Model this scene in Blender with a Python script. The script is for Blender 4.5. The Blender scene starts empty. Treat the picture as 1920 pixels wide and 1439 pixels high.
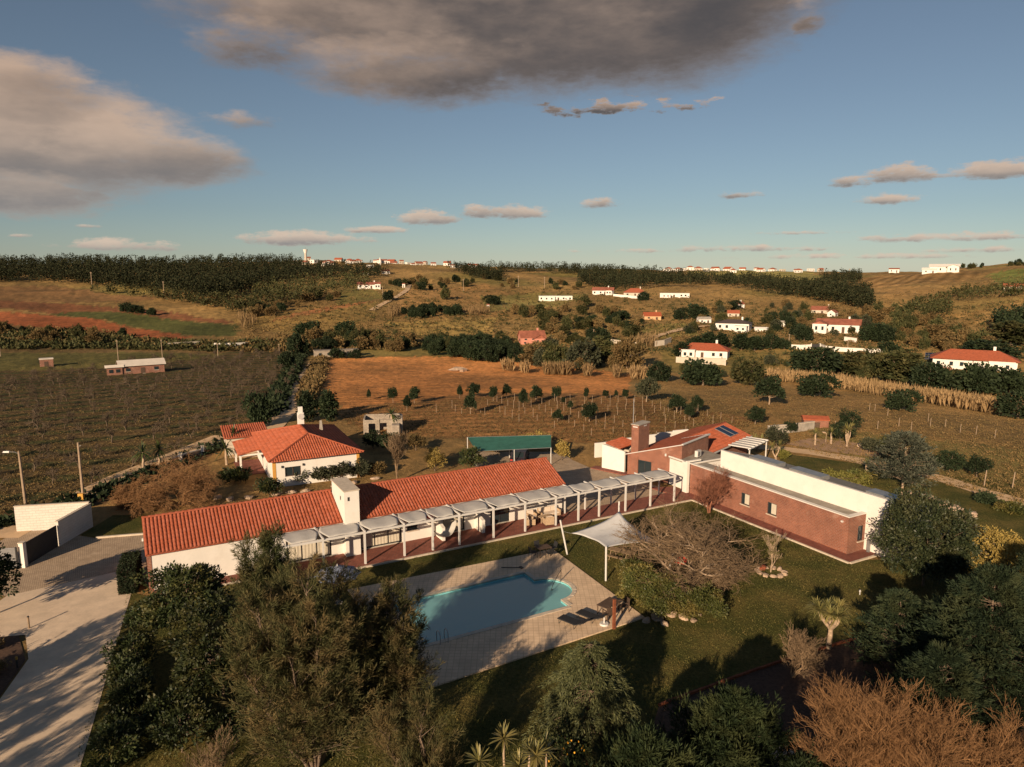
import bpy, math, random
import numpy as np
from mathutils import Vector, Matrix
from mathutils.geometry import tessellate_polygon

sc = bpy.context.scene
COL = sc.collection
R = math.radians
random.seed(7)
RNG = np.random.default_rng(7)

# ------------------------------------------------------------------ camera
FPX, CAM_H, HORIZON = 1331.0, 22.0, 505.0          # focal length in photo pixels, flying height, eye level row
PITCH = math.atan((719.5 - HORIZON) / FPX)
cd = bpy.data.cameras.new('camera')
cd.sensor_width = 36.0
cd.lens = FPX / 1920.0 * 36.0
cd.clip_start = 0.5
cd.clip_end = 20000
cam = bpy.data.objects.new('camera', cd)
cam.location = (0, 0, CAM_H)
cam.rotation_euler = (math.pi / 2 - PITCH, 0, 0)
COL.objects.link(cam)
sc.camera = cam

# ------------------------------------------------------------------ sun, sky, exposure
SUN_EL, SHADOW_AZ = R(18.5), R(65.5)               # shadows fall towards (cos, sin) of SHADOW_AZ
sd = bpy.data.lights.new('sun', 'SUN')
sd.energy = 5.0
sd.angle = R(0.5)
sd.color = (1.0, 0.76, 0.52)
sun = bpy.data.objects.new('sun', sd)
ldir = Vector((math.cos(SHADOW_AZ) * math.cos(SUN_EL), math.sin(SHADOW_AZ) * math.cos(SUN_EL), -math.sin(SUN_EL)))
sun.rotation_euler = ldir.to_track_quat('-Z', 'Y').to_euler()
sun.location = (-40, -80, 60)
COL.objects.link(sun)
sc.view_settings.view_transform = 'Standard'
sc.view_settings.look = 'None'
sc.view_settings.exposure = 0.55
sc.view_settings.gamma = 1.0
sc.view_settings.use_curve_mapping = False
sc.cycles.max_bounces = 6
sc.cycles.diffuse_bounces = 3
sc.cycles.transparent_max_bounces = 8


def nd(nt, kind, **kw):
    n = nt.nodes.new(kind)
    for k, v in kw.items():
        if hasattr(n, k):
            setattr(n, k, v)
    return n


def mth(nt, op, a, b=None, c=None, clamp=False):
    n = nt.nodes.new('ShaderNodeMath')
    n.operation = op
    n.use_clamp = clamp
    for i, s in enumerate((a, b, c)):
        if s is None:
            continue
        if isinstance(s, (int, float)):
            n.inputs[i].default_value = s
        else:
            nt.links.new(s, n.inputs[i])
    return n.outputs[0]


def mixc(nt, f, a, b, blend='MIX'):
    n = nt.nodes.new('ShaderNodeMix')
    n.data_type = 'RGBA'
    n.blend_type = blend
    for i, s in ((0, f), (6, a), (7, b)):
        if isinstance(s, (int, float)):
            n.inputs[i].default_value = s
        elif isinstance(s, (tuple, list)):
            n.inputs[i].default_value = tuple(s)[:3] + (1,)
        else:
            nt.links.new(s, n.inputs[i])
    return n.outputs[2]


def noise(nt, vec, scale, detail=4, rough=0.55, lac=2.0):
    n = nt.nodes.new('ShaderNodeTexNoise')
    n.inputs['Scale'].default_value = scale
    n.inputs['Detail'].default_value = detail
    n.inputs['Roughness'].default_value = rough
    n.inputs['Lacunarity'].default_value = lac
    if vec is not None:
        nt.links.new(vec, n.inputs['Vector'])
    return n.outputs['Fac']


def sstep(nt, x, lo, hi):
    n = nt.nodes.new('ShaderNodeMapRange')
    n.interpolation_type = 'SMOOTHSTEP'
    n.inputs['From Min'].default_value = lo
    n.inputs['From Max'].default_value = hi
    nt.links.new(x, n.inputs['Value'])
    return n.outputs['Result']


def ray(px, py):
    x = (px - 960) / FPX
    y = -(py - 719.5) / FPX
    c, s = math.cos(PITCH), math.sin(PITCH)
    return np.array((x, c + y * s, -s + y * c))


def azel(px, py):
    d = ray(px, py)
    return math.atan2(d[0], d[1]), math.atan2(d[2], math.hypot(d[0], d[1]))


def build_world():
    w = bpy.data.worlds.new('World')
    sc.world = w
    w.use_nodes = True
    nt = w.node_tree
    nt.nodes.clear()
    lk = nt.links.new
    out = nd(nt, 'ShaderNodeOutputWorld')
    sky = nd(nt, 'ShaderNodeTexSky')
    sky.sky_type = 'NISHITA'
    sky.sun_disc = False
    sky.sun_elevation = SUN_EL
    # the sun stands opposite to the shadows; rotation is clockwise from +Y
    sx, sy = -math.cos(SHADOW_AZ), -math.sin(SHADOW_AZ)
    sky.sun_rotation = math.atan2(sx, sy) % (2 * math.pi)
    sky.altitude = 100
    sky.air_density = 1.0
    sky.dust_density = 0.05
    sky.ozone_density = 2.2
    bg = nd(nt, 'ShaderNodeBackground')
    bg.inputs['Strength'].default_value = 0.05
    hs = nd(nt, 'ShaderNodeHueSaturation')
    hs.inputs['Saturation'].default_value = .72
    lk(sky.outputs[0], hs.inputs['Color'])
    lk(mixc(nt, 1.0, hs.outputs[0], (.67, .745, .80), 'MULTIPLY'), bg.inputs['Color'])
    # clouds: lumps in azimuth and elevation, broken up by noise
    tc = nd(nt, 'ShaderNodeTexCoord')
    sep = nd(nt, 'ShaderNodeSeparateXYZ')
    lk(tc.outputs['Generated'], sep.inputs[0])
    X, Y, Z = sep.outputs
    az = mth(nt, 'ARCTAN2', X, Y)
    el = mth(nt, 'ARCSINE', Z)
    comb = nd(nt, 'ShaderNodeCombineXYZ')
    lk(az, comb.inputs[0])
    lk(mth(nt, 'MULTIPLY', el, 1.9), comb.inputs[1])
    nz = noise(nt, comb.outputs[0], 7.0, 7, 0.56)
    nz = mth(nt, 'SUBTRACT', nz, 0.5)
    comb2 = nd(nt, 'ShaderNodeCombineXYZ')
    lk(az, comb2.inputs[0])
    lk(mth(nt, 'MULTIPLY', el, 2.6), comb2.inputs[1])
    comb2.inputs[2].default_value = 3.7
    nf = mth(nt, 'SUBTRACT', noise(nt, comb2.outputs[0], 26.0, 6, 0.6), 0.5)
    nf2 = mth(nt, 'SUBTRACT', noise(nt, comb2.outputs[0], 75.0, 5, 0.6), 0.5)
    ns = mth(nt, 'SUBTRACT', noise(nt, comb2.outputs[0], 5.0, 5, 0.5), 0.5)
    # px, py, half width, half height, weight, coarse noise, fine noise
    clouds = [
        (900, -70, 640, 290, 1.35, .7, .4), (1250, -10, 310, 205, 1.3, .7, .4), (560, -30, 260, 165, 1.1, 1.1, .6),
        (1060, 60, 430, 145, 1.2, .8, .5), (470, 90, 180, 70, .7, 1.8, 1.0), (1510, 45, 50, 75, .6, 1.0, 2.6),
        (1150, 203, 175, 24, .55, .9, 3.0), (800, 140, 280, 80, 1.0, .9, .8),
        (60, 262, 340, 130, 1.3, .9, .8), (50, 165, 190, 75, 1.0, 1.4, 1.0), (280, 300, 210, 66, 1.1, 1.1, 1.0),
        (50, 368, 190, 48, 1.15, .6, 1.4), (450, 225, 110, 34, .42, .9, 1.6), (-250, 300, 330, 150, 1.0, 1.7, .7),
        (800, 411, 62, 21, 1.1, .8, 1.0), (945, 401, 92, 20, 1.1, .9, 1.1), (555, 450, 135, 19, 1.1, 1.2, 1.0),
        (700, 433, 70, 10, .9, 1.1, 1.0), (1124, 384, 42, 14, 1.0, .8, 1.0), (1685, 330, 76, 26, 1.1, .9, 1.0),
        (1597, 343, 52, 17, 1.0, .8, 1.1), (1868, 323, 110, 25, 1.1, 1.0, 1.0), (1665, 376, 66, 15, 1.0, .9, 1.1),
        (1370, 368, 66, 11, .7, 1.0, 1.2), (225, 463, 130, 18, .95, 1.4, 1.0), (1760, 447, 200, 14, .85, 1.7, 1.3),
        (1390, 468, 200, 10, .75, 1.6, 1.2), (1180, 472, 130, 8, .6, 1.6, 1.2), (1480, 438, 130, 7, .5, 1.4, 1.2), (165, 425, 42, 6, .6, 1.0, 1.0),
        (40, 443, 30, 7, .6, 1.0, 1.0), (1600, 482, 280, 10, .65, 1.8, 1.2), (1830, 470, 140, 10, .7, 1.6, 1.2),
        (2150, 250, 220, 60, .9, 1.6, .8), (-420, 430, 200, 25, .7, 1.4, 1.0)]
    dmax = None
    ssum = wsum = None
    for (px, py, hw, hh, wt, kc, kf) in clouds:
        a0, e0 = azel(px, py)
        a1, _ = azel(px + hw, py)
        am, _ = azel(px - hw, py)
        _, e1 = azel(px, py - hh)
        _, em = azel(px, py + hh)
        ra, re = abs(a1 - am) / 2, abs(e1 - em) / 2
        dx = mth(nt, 'MULTIPLY', mth(nt, 'SUBTRACT', az, a0), 1 / ra)
        dy = mth(nt, 'MULTIPLY', mth(nt, 'SUBTRACT', el, e0), 1 / re)
        flat = mth(nt, 'MULTIPLY', mth(nt, 'MINIMUM', dy, 0.0), .7 if hh < 30 else .1)
        dy = mth(nt, 'ADD', dy, flat)
        if hh < 30:
            kf = kf * 2.4
            kc = kc * .7
        q = mth(nt, 'MULTIPLY_ADD', dx, dx, mth(nt, 'MULTIPLY', dy, dy))
        d = mth(nt, 'SUBTRACT', wt, q)
        d = mth(nt, 'MULTIPLY_ADD', nz, kc, d)
        d = mth(nt, 'MULTIPLY_ADD', nf, kf, d)
        d = mth(nt, 'MULTIPLY_ADD', nf2, 1.9 if hh < 30 else .35, d)
        pos = mth(nt, 'MAXIMUM', d, 0.0)
        dmax = d if dmax is None else mth(nt, 'MAXIMUM', dmax, d)
        sh = mth(nt, 'MULTIPLY_ADD', dx, -.35, dy) if hh > 30 else dy
        wy = mth(nt, 'MULTIPLY', pos, sh)
        ssum = wy if ssum is None else mth(nt, 'ADD', ssum, wy)
        wsum = pos if wsum is None else mth(nt, 'ADD', wsum, pos)
    # the same broken cloud goes on around the rest of the sky
    side = sstep(nt, mth(nt, 'ABSOLUTE', az), 0.85, 1.25)
    gen = mth(nt, 'MULTIPLY', mth(nt, 'SUBTRACT', mth(nt, 'MULTIPLY_ADD', nz, 2.2, 0.05), mth(nt, 'ABSOLUTE', mth(nt, 'SUBTRACT', el, 0.3))), side)
    dmax = mth(nt, 'MAXIMUM', dmax, gen)
    dens = sstep(nt, dmax, -.05, 0.95)
    shade = mth(nt, 'DIVIDE', ssum, mth(nt, 'ADD', wsum, 0.02))
    shade = mth(nt, 'MULTIPLY_ADD', ns, 1.6, shade)
    shade = mth(nt, 'MULTIPLY_ADD', nz, .5, shade)
    shade = mth(nt, 'MULTIPLY_ADD', nf, .5, shade)
    thick = sstep(nt, dmax, 0.2, 1.3)
    lit = sstep(nt, shade, -0.65, 0.75)
    low = sstep(nt, el, 0.0, 0.24)
    lightc = mixc(nt, low, (.46, .365, .29), (.37, .262, .192))
    darkc = mixc(nt, low, (.20, .185, .18), (.056, .048, .045))
    litf = mth(nt, 'MULTIPLY_ADD', mth(nt, 'SUBTRACT', 1.0, thick), 0.3, mth(nt, 'MULTIPLY', lit, 0.95), clamp=True)
    ccol = mixc(nt, litf, darkc, lightc)
    bc = nd(nt, 'ShaderNodeBackground')
    lk(ccol, bc.inputs['Color'])
    bc.inputs['Strength'].default_value = 1.0
    mx = nd(nt, 'ShaderNodeMixShader')
    lk(mth(nt, 'MULTIPLY', dens, 0.93), mx.inputs[0])
    lk(bg.outputs[0], mx.inputs[1])
    lk(bc.outputs[0], mx.inputs[2])
    lk(mx.outputs[0], out.inputs['Surface'])
    w.cycles.sampling_method = 'MANUAL'
    w.cycles.sample_map_resolution = 512


build_world()

# ------------------------------------------------------------------ materials
MATS = {}


def new_mat(name):
    m = bpy.data.materials.new(name)
    m.use_nodes = True
    nt = m.node_tree
    nt.nodes.clear()
    out = nd(nt, 'ShaderNodeOutputMaterial')
    b = nd(nt, 'ShaderNodeBsdfPrincipled')
    nt.links.new(b.outputs[0], out.inputs['Surface'])
    MATS[name] = m
    return m, nt, b, out


def add_bump(nt, b, h, strength, dist):
    bp = nd(nt, 'ShaderNodeBump')
    bp.inputs['Strength'].default_value = strength
    bp.inputs['Distance'].default_value = dist
    nt.links.new(h, bp.inputs['Height'])
    nt.links.new(bp.outputs[0], b.inputs['Normal'])


def plain(name, col, rough=.75, var=.18, scale=2.5, bump=0.0, bscale=30, spec=.3, metal=0.0, stain=None, island=0.0):
    m, nt, b, out = new_mat(name)
    tc = nd(nt, 'ShaderNodeTexCoord')
    n1 = noise(nt, tc.outputs['Object'], scale, 6, .6)
    n2 = noise(nt, tc.outputs['Object'], scale * 9, 4, .6)
    f = mth(nt, 'MULTIPLY_ADD', n1, .7, mth(nt, 'MULTIPLY', n2, .3))
    f = sstep(nt, f, .3, .7)
    c = mixc(nt, f, [x * (1 - var) for x in col], [min(1, x * (1 + var)) for x in col])
    if stain:
        n3 = noise(nt, tc.outputs['Object'], stain[1], 8, .65)
        c = mixc(nt, mth(nt, 'MULTIPLY', sstep(nt, n3, .52, .72), stain[2]), c, stain[0])
    if island:
        gi = nd(nt, 'ShaderNodeNewGeometry')
        oi = nd(nt, 'ShaderNodeObjectInfo')
        rr = mth(nt, 'FRACT', mth(nt, 'MULTIPLY_ADD', oi.outputs['Random'], 7.3, gi.outputs['Random Per Island']))
        hv = nd(nt, 'ShaderNodeHueSaturation')
        nt.links.new(c, hv.inputs['Color'])
        nt.links.new(mth(nt, 'MULTIPLY_ADD', rr, 2 * island, 1 - island), hv.inputs['Value'])
        nt.links.new(mth(nt, 'MULTIPLY_ADD', rr, -.06, 1.03), hv.inputs['Saturation'])
        c = hv.outputs[0]
    nt.links.new(c, b.inputs['Base Color'])
    b.inputs['Roughness'].default_value = rough
    b.inputs['Specular IOR Level'].default_value = spec
    b.inputs['Metallic'].default_value = metal
    if bump:
        add_bump(nt, b, noise(nt, tc.outputs['Object'], bscale, 5, .6), bump, .05)
    return m


def brickmat(name, c1, c2, mortar, bw, bh, vertical=True, rough=.85, offset=.5, msize=.012, bump=.6, stain=None, var=.3):
    """masonry courses; on walls the pattern runs along the wall and up"""
    m, nt, b, out = new_mat(name)
    tc = nd(nt, 'ShaderNodeTexCoord')
    sp = nd(nt, 'ShaderNodeSeparateXYZ')
    nt.links.new(tc.outputs['Object'], sp.inputs[0])
    cb = nd(nt, 'ShaderNodeCombineXYZ')
    if vertical:
        nt.links.new(mth(nt, 'ADD', sp.outputs[0], sp.outputs[1]), cb.inputs[0])
        nt.links.new(sp.outputs[2], cb.inputs[1])
    else:
        nt.links.new(sp.outputs[0], cb.inputs[0])
        nt.links.new(sp.outputs[1], cb.inputs[1])
    br = nd(nt, 'ShaderNodeTexBrick')
    br.offset = offset
    nt.links.new(cb.outputs[0], br.inputs['Vector'])
    br.inputs['Color1'].default_value = c1 + (1,)
    br.inputs['Color2'].default_value = c2 + (1,)
    br.inputs['Mortar'].default_value = mortar + (1,)
    br.inputs['Scale'].default_value = 1.0
    br.inputs['Mortar Size'].default_value = msize
    br.inputs['Brick Width'].default_value = bw
    br.inputs['Row Height'].default_value = bh
    n1 = noise(nt, tc.outputs['Object'], 1.1, 7, .62)
    c = mixc(nt, sstep(nt, n1, .3, .7), br.outputs['Color'], mixc(nt, var, br.outputs['Color'], (.02, .012, .01)))
    if stain:
        st = noise(nt, cb.outputs[0], stain[1], 9, .68)
        c = mixc(nt, mth(nt, 'MULTIPLY', sstep(nt, st, stain[3], stain[3] + .12), stain[2]), c, stain[0])
    nt.links.new(c, b.inputs['Base Color'])
    b.inputs['Roughness'].default_value = rough
    b.inputs['Specular IOR Level'].default_value = .25
    if bump:
        h = mth(nt, 'MULTIPLY_ADD', noise(nt, tc.outputs['Object'], 25, 4, .6), .5, mth(nt, 'SUBTRACT', 1.0, br.outputs['Fac']))
        add_bump(nt, b, h, bump, .02)
    return m


def leafmat(name, c1, c2, c3=None, trans=.25, rough=.55, spec=.35):
    m, nt, b, out = new_mat(name)
    g = nd(nt, 'ShaderNodeNewGeometry')
    oi = nd(nt, 'ShaderNodeObjectInfo')
    tc = nd(nt, 'ShaderNodeTexCoord')
    rnd = g.outputs['Random Per Island']
    c = mixc(nt, rnd, c1, c2)
    if c3:
        n = noise(nt, tc.outputs['Object'], .9, 3, .5)
        f = mth(nt, 'MULTIPLY', sstep(nt, n, .42, .68), .85)
        c = mixc(nt, f, c, c3)
    v = mth(nt, 'MULTIPLY_ADD', oi.outputs['Random'], .5, .75)
    hs = nd(nt, 'ShaderNodeHueSaturation')
    nt.links.new(c, hs.inputs['Color'])
    nt.links.new(v, hs.inputs['Value'])
    c = hs.outputs[0]
    nt.links.new(c, b.inputs['Base Color'])
    b.inputs['Roughness'].default_value = rough
    b.inputs['Specular IOR Level'].default_value = spec
    tr = nd(nt, 'ShaderNodeBsdfTranslucent')
    nt.links.new(c, tr.inputs['Color'])
    mx = nd(nt, 'ShaderNodeMixShader')
    mx.inputs[0].default_value = trans
    nt.links.new(b.outputs[0], mx.inputs[1])
    nt.links.new(tr.outputs[0], mx.inputs[2])
    nt.links.new(mx.outputs[0], out.inputs['Surface'])
    return m


def glassmat(name, col=(.02, .03, .035)):
    m, nt, b, out = new_mat(name)
    b.inputs['Base Color'].default_value = col + (1,)
    b.inputs['Roughness'].default_value = .05
    b.inputs['Specular IOR Level'].default_value = .6
    return m


WHITE = plain('white_render', (.68, .645, .59), .85, .05, .8, .12, 40, stain=((.52, .47, .40), .7, .3))
CREAM = plain('cream_render', (.48, .42, .34), .85, .08, .8, .1, 40)
WHITEMET = plain('white_painted_metal', (.56, .54, .51), .45, .05, 2, stain=((.45, .40, .34), 3, .35))
FABRIC = plain('white_shade_fabric', (.47, .45, .415), .8, .1, 1.5, .25, 14, stain=((.42, .40, .37), 1.2, .4))
SAIL = plain('grey_white_sailcloth', (.60, .59, .57), .8, .08, 1.0, .15, 10, stain=((.36, .35, .34), .8, .5))
BLUEFAB = plain('blue_grey_parasol_cloth', (.16, .185, .25), .8, .1, 2, .1, 20)
TILE = plain('terracotta_tile', (.30, .080, .040), .8, .3, 3.0, .3, 25, stain=((.17, .055, .032), 1.5, .35), island=.07)
TILE2 = plain('orange_roof_tile', (.33, .088, .042), .8, .22, 2.0, .3, 25, stain=((.21, .075, .045), .6, .5), island=.07)
TILEFAR = plain('weathered_roof_tile', (.27, .095, .058), .8, .3, .6)
BRICK = brickmat('red_brick', (.30, .108, .062), (.235, .082, .049), (.34, .235, .185), .3, .115, stain=((.42, .26, .19), .5, .5, .56), msize=.012)
REDPAVE = brickmat('red_terrace_tile', (.27, .092, .062), (.215, .07, .05), (.20, .10, .08), .22, .22, vertical=False, offset=0, stain=((.40, .20, .16), .5, .3, .6))
BLOCK = brickmat('white_painted_block', (.62, .58, .52), (.58, .535, .475), (.47, .42, .365), .5, .22, msize=.01, var=.1, bump=.5)
DECK = brickmat('beige_deck_paver', (.74, .55, .37), (.68, .50, .335), (.54, .395, .26), .33, .33, vertical=False, offset=0, msize=.018, bump=.5, var=.2, stain=((.54, .39, .26), .25, .45, .56))
COBBLE = brickmat('beige_cobble', (.60, .455, .315), (.50, .37, .25), (.30, .22, .145), .15, .13, vertical=False, msize=.02, bump=.6, var=.25, stain=((.62, .49, .36), .3, .4, .58))
COPING = plain('pale_stone', (.52, .44, .345), .8, .15, 3, .2, 20)
CONCRETE = plain('weathered_concrete', (.36, .32, .27), .9, .25, 1.5, .3, 20, stain=((.18, .155, .13), .8, .6))
DRIVE = plain('pale_driveway', (.64, .50, .36), .9, .14, .9, .35, 30, stain=((.48, .36, .25), .3, .55))
FLATROOF = plain('gravel_flat_roof', (.29, .255, .21), .95, .22, 1.6, .4, 40, stain=((.18, .16, .14), .6, .5))
DARKMET = plain('dark_metal', (.035, .034, .034), .5, .2)
GREYMET = plain('grey_metal', (.30, .30, .30), .4, .15, metal=.5)
RUST = plain('rusty_steel', (.20, .062, .028), .85, .35, 4, .3, 30)
WOOD = plain('weathered_wood', (.24, .165, .10), .85, .3, 4, .3, 30)
DARKWOOD = plain('dark_wood', (.085, .055, .038), .8, .3, 4)
POLEMAT = plain('pole_wood', (.30, .22, .15), .85, .25, 2)
WICKER = plain('tan_wicker', (.42, .30, .19), .85, .2, 10, .3, 60)
CUSHION = plain('cream_cushion', (.62, .52, .42), .9, .06)
BLACKFAB = plain('black_mesh_fabric', (.022, .022, .024), .75, .2)
BARK = plain('bark', (.16, .115, .08), .9, .35, 4, .5, 20)
PALEBARK = plain('pale_bark', (.36, .265, .18), .9, .3, 4, .4, 20)
TWIG = plain('bare_twig', (.20, .135, .078), .9, .3, 2)
TWIGRED = plain('red_brown_twig', (.24, .10, .06), .9, .3, 2)
TWIGOR = plain('orange_twig', (.235, .125, .054), .85, .3, 1.5)
TWIGORCH = plain('orchard_twig', (.105, .076, .05), .9, .3, 1.5)
STONE = plain('garden_stone', (.40, .29, .205), .9, .3, 1.5, .5, 8)
SOIL = plain('bark_mulch', (.085, .05, .033), .95, .4, 6, .6, 30)
GLASS = glassmat('dark_glass')
CURTAIN = plain('pale_curtain', (.50, .45, .36), .9, .1, 6)
OCHRE = plain('ochre_paint', (.52, .27, .06), .85, .1)
GREENNET = plain('green_shade_net', (.035, .13, .10), .8, .2, 1.5, .2, 20)
SOLAR = glassmat('solar_panel_glass', (.012, .016, .03))
REDPAINT = plain('red_paint', (.42, .035, .02), .5, .15)
YELLOW = plain('yellow_paint', (.5, .27, .05), .6, .15)
BLUEPAINT = plain('blue_paint', (.03, .14, .35), .6, .15)
PINK = plain('pink_render', (.50, .215, .155), .85, .12, .5)
PEACH = plain('peach_render', (.55, .34, .19), .85, .12, .5)
REEDM = leafmat('dry_reed', (.30, .20, .098), (.19, .125, .06), None, .15, .8, .1)

L_CASU = leafmat('feathery_needles', (.105, .098, .038), (.042, .050, .020), (.17, .118, .052), .18, .7, .15)
L_CASU2 = leafmat('green_feathery_needles', (.080, .088, .032), (.032, .044, .018), (.13, .105, .044), .18, .7, .15)
L_MAG = leafmat('glossy_leaf', (.046, .060, .018), (.013, .023, .009), (.085, .078, .022), .15, .55, .3)
L_LAUR = leafmat('laurel_leaf', (.060, .075, .030), (.020, .032, .015), (.085, .085, .035), .15, .5, .35)
L_GOLD = leafmat('golden_leaf', (.42, .30, .085), (.22, .165, .045), (.34, .26, .08), .2, .6, .2)
L_CYP = leafmat('cypress_spray', (.034, .050, .024), (.008, .016, .010), (.048, .056, .024), .08, .7, .12)
L_JUN = leafmat('juniper_spray', (.036, .052, .020), (.012, .021, .010), (.052, .060, .022), .08, .7, .12)
L_CED = leafmat('cedar_needle', (.115, .120, .048), (.045, .056, .025), None, .12, .6, .2)
L_BLUE = leafmat('blue_cedar_needle', (.105, .110, .075), (.045, .055, .038), None, .12, .6, .2)
L_IVY = leafmat('ivy_leaf', (.12, .125, .034), (.05, .066, .018), (.20, .155, .045), .2, .5, .35)
L_PALM = leafmat('strap_leaf', (.24, .215, .075), (.12, .125, .042), (.30, .24, .08), .2, .45, .4)
L_PALMG = leafmat('green_strap_leaf', (.085, .105, .032), (.035, .055, .018), None, .2, .45, .4)
L_TREE = leafmat('far_tree_leaf', (.062, .066, .024), (.026, .034, .013), (.10, .085, .032), .12, .7, .15)
L_DARK = leafmat('dark_evergreen_leaf', (.030, .042, .018), (.013, .022, .010), None, .1, .7, .15)
L_WOOD = leafmat('far_wood_leaf', (.036, .044, .020), (.013, .019, .010), (.058, .052, .024), .1, .8, .1)
L_SCRUB = leafmat('scrub_leaf', (.17, .118, .05), (.085, .068, .03), (.23, .145, .062), .12, .8, .1)
L_OLIVE = leafmat('olive_leaf', (.070, .072, .040), (.034, .040, .022), None, .12, .7, .15)
L_WILLOW = leafmat('yellow_green_leaf', (.22, .20, .05), (.13, .13, .032), None, .25, .6, .2)
L_GRASS = leafmat('grass_blade', (.12, .115, .034), (.062, .070, .02), (.18, .135, .045), .2, .7, .15)

# ------------------------------------------------------------------ mesh helpers


def mesh_np(name, V, F, smooth=False):
    V = np.asarray(V, dtype=np.float32)
    F = np.asarray(F, dtype=np.int32)
    k = F.shape[1]
    me = bpy.data.meshes.new(name)
    me.vertices.add(len(V))
    me.vertices.foreach_set('co', V.ravel())
    me.loops.add(F.size)
    me.loops.foreach_set('vertex_index', F.ravel())
    me.polygons.add(len(F))
    me.polygons.foreach_set('loop_start', np.arange(0, F.size, k, dtype=np.int32))
    me.polygons.foreach_set('loop_total', np.full(len(F), k, dtype=np.int32))
    if smooth:
        me.polygons.foreach_set('use_smooth', np.ones(len(F), dtype=bool))
    me.update(calc_edges=True)
    return me


def link(name, me, m=None, parent=None, loc=None, rz=None):
    if m is not None and len(me.materials) == 0:
        me.materials.append(m)
    o = bpy.data.objects.new(name, me)
    COL.objects.link(o)
    if parent is not None:
        o.parent = parent
    if loc is not None:
        o.location = loc
    if rz is not None:
        o.rotation_euler = (0, 0, rz)
    return o


class MB:
    def __init__(s):
        s.v = []
        s.f = []

    def poly(s, pts):
        k = len(s.v)
        s.v += [tuple(p) for p in pts]
        s.f.append(tuple(range(k, k + len(pts))))
        return s

    def box(s, x0, x1, y0, y1, z0, z1):
        k = len(s.v)
        s.v += [(x0, y0, z0), (x1, y0, z0), (x1, y1, z0), (x0, y1, z0), (x0, y0, z1), (x1, y0, z1), (x1, y1, z1), (x0, y1, z1)]
        s.f += [tuple(k + i for i in q) for q in ((3, 2, 1, 0), (4, 5, 6, 7), (0, 1, 5, 4), (1, 2, 6, 5), (2, 3, 7, 6), (3, 0, 4, 7))]
        return s

    def hexa(s, bot, top):
        """any prism between two loops of equal length"""
        n = len(bot)
        k = len(s.v)
        s.v += [tuple(p) for p in bot] + [tuple(p) for p in top]
        s.f.append(tuple(k + n - 1 - i for i in range(n)))
        s.f.append(tuple(k + n + i for i in range(n)))
        for i in range(n):
            j = (i + 1) % n
            s.f.append((k + i, k + j, k + n + j, k + n + i))
        return s

    def prism(s, pts, z0, z1):
        return s.hexa([(p[0], p[1], z0) for p in pts], [(p[0], p[1], z1) for p in pts])

    def tube(s, p0, p1, r0, r1=None, n=6):
        r1 = r0 if r1 is None else r1
        p0, p1 = Vector(p0), Vector(p1)
        d = (p1 - p0)
        if d.length < 1e-6:
            return s
        d.normalize()
        a = d.orthogonal().normalized()
        b = d.cross(a)
        A = [p0 + (a * math.cos(2 * math.pi * i / n) + b * math.sin(2 * math.pi * i / n)) * r0 for i in range(n)]
        B = [p1 + (a * math.cos(2 * math.pi * i / n) + b * math.sin(2 * math.pi * i / n)) * r1 for i in range(n)]
        return s.hexa(A, B)

    def path(s, pts, r, n=6):
        for a, b in zip(pts[:-1], pts[1:]):
            s.tube(a, b, r, r, n)
        return s

    def grid(s, P):
        """P[i][j] of points"""
        k = len(s.v)
        n, m = len(P), len(P[0])
        for row in P:
            s.v += [tuple(p) for p in row]
        for i in range(n - 1):
            for j in range(m - 1):
                s.f.append((k + i * m + j, k + i * m + j + 1, k + (i + 1) * m + j + 1, k + (i + 1) * m + j))
        return s

    def build(s, name, m, parent=None, loc=None, rz=None, smooth=False):
        me = bpy.data.meshes.new(name)
        me.from_pydata(s.v, [], s.f)
        if smooth:
            me.polygons.foreach_set('use_smooth', np.ones(len(s.f), dtype=bool))
        me.update()
        return link(name, me, m, parent, loc, rz)


def tag(o, label=None, cat=None, group=None, kind=None):
    if label:
        o['label'] = label
    if cat:
        o['category'] = cat
    if group:
        o['group'] = group
    if kind:
        o['kind'] = kind
    return o


def thing(name, label, cat, loc=(0, 0, 0), rz=0.0, group=None):
    o = bpy.data.objects.new(name, None)
    o.empty_display_size = .3
    COL.objects.link(o)
    o.location = loc
    o.rotation_euler = (0, 0, rz)
    return tag(o, label, cat, group)


def copy_tree(o, loc=None, rz=None, s=None, label=None, parent=None):
    c = o.copy()
    COL.objects.link(c)
    if parent is not None:
        c.parent = parent
    if loc is not None:
        c.location = loc
    if rz is not None:
        c.rotation_euler = (0, 0, rz)
    if s is not None:
        c.scale = (s, s, s) if isinstance(s, (int, float)) else s
    if label:
        c['label'] = label
    for ch in o.children:
        copy_tree(ch, parent=c)
    return c


class Frame:
    """a building's own axes on the ground"""

    def __init__(s, ox, oy, deg):
        s.o, s.a = (ox, oy), R(deg)
        s.c, s.s = math.cos(s.a), math.sin(s.a)

    def w(s, u, v, z=0.0):
        return (s.o[0] + u * s.c - v * s.s, s.o[1] + u * s.s + v * s.c, z)


FA = Frame(1.08, 57.2, 28.8)      # long house, pergola, pool and brick wing
FB = Frame(12.47, 74.32, 49.5)    # brick house with the orange roof
FC = Frame(-24.43, 69.08, 26.3)   # neighbouring house

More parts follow.
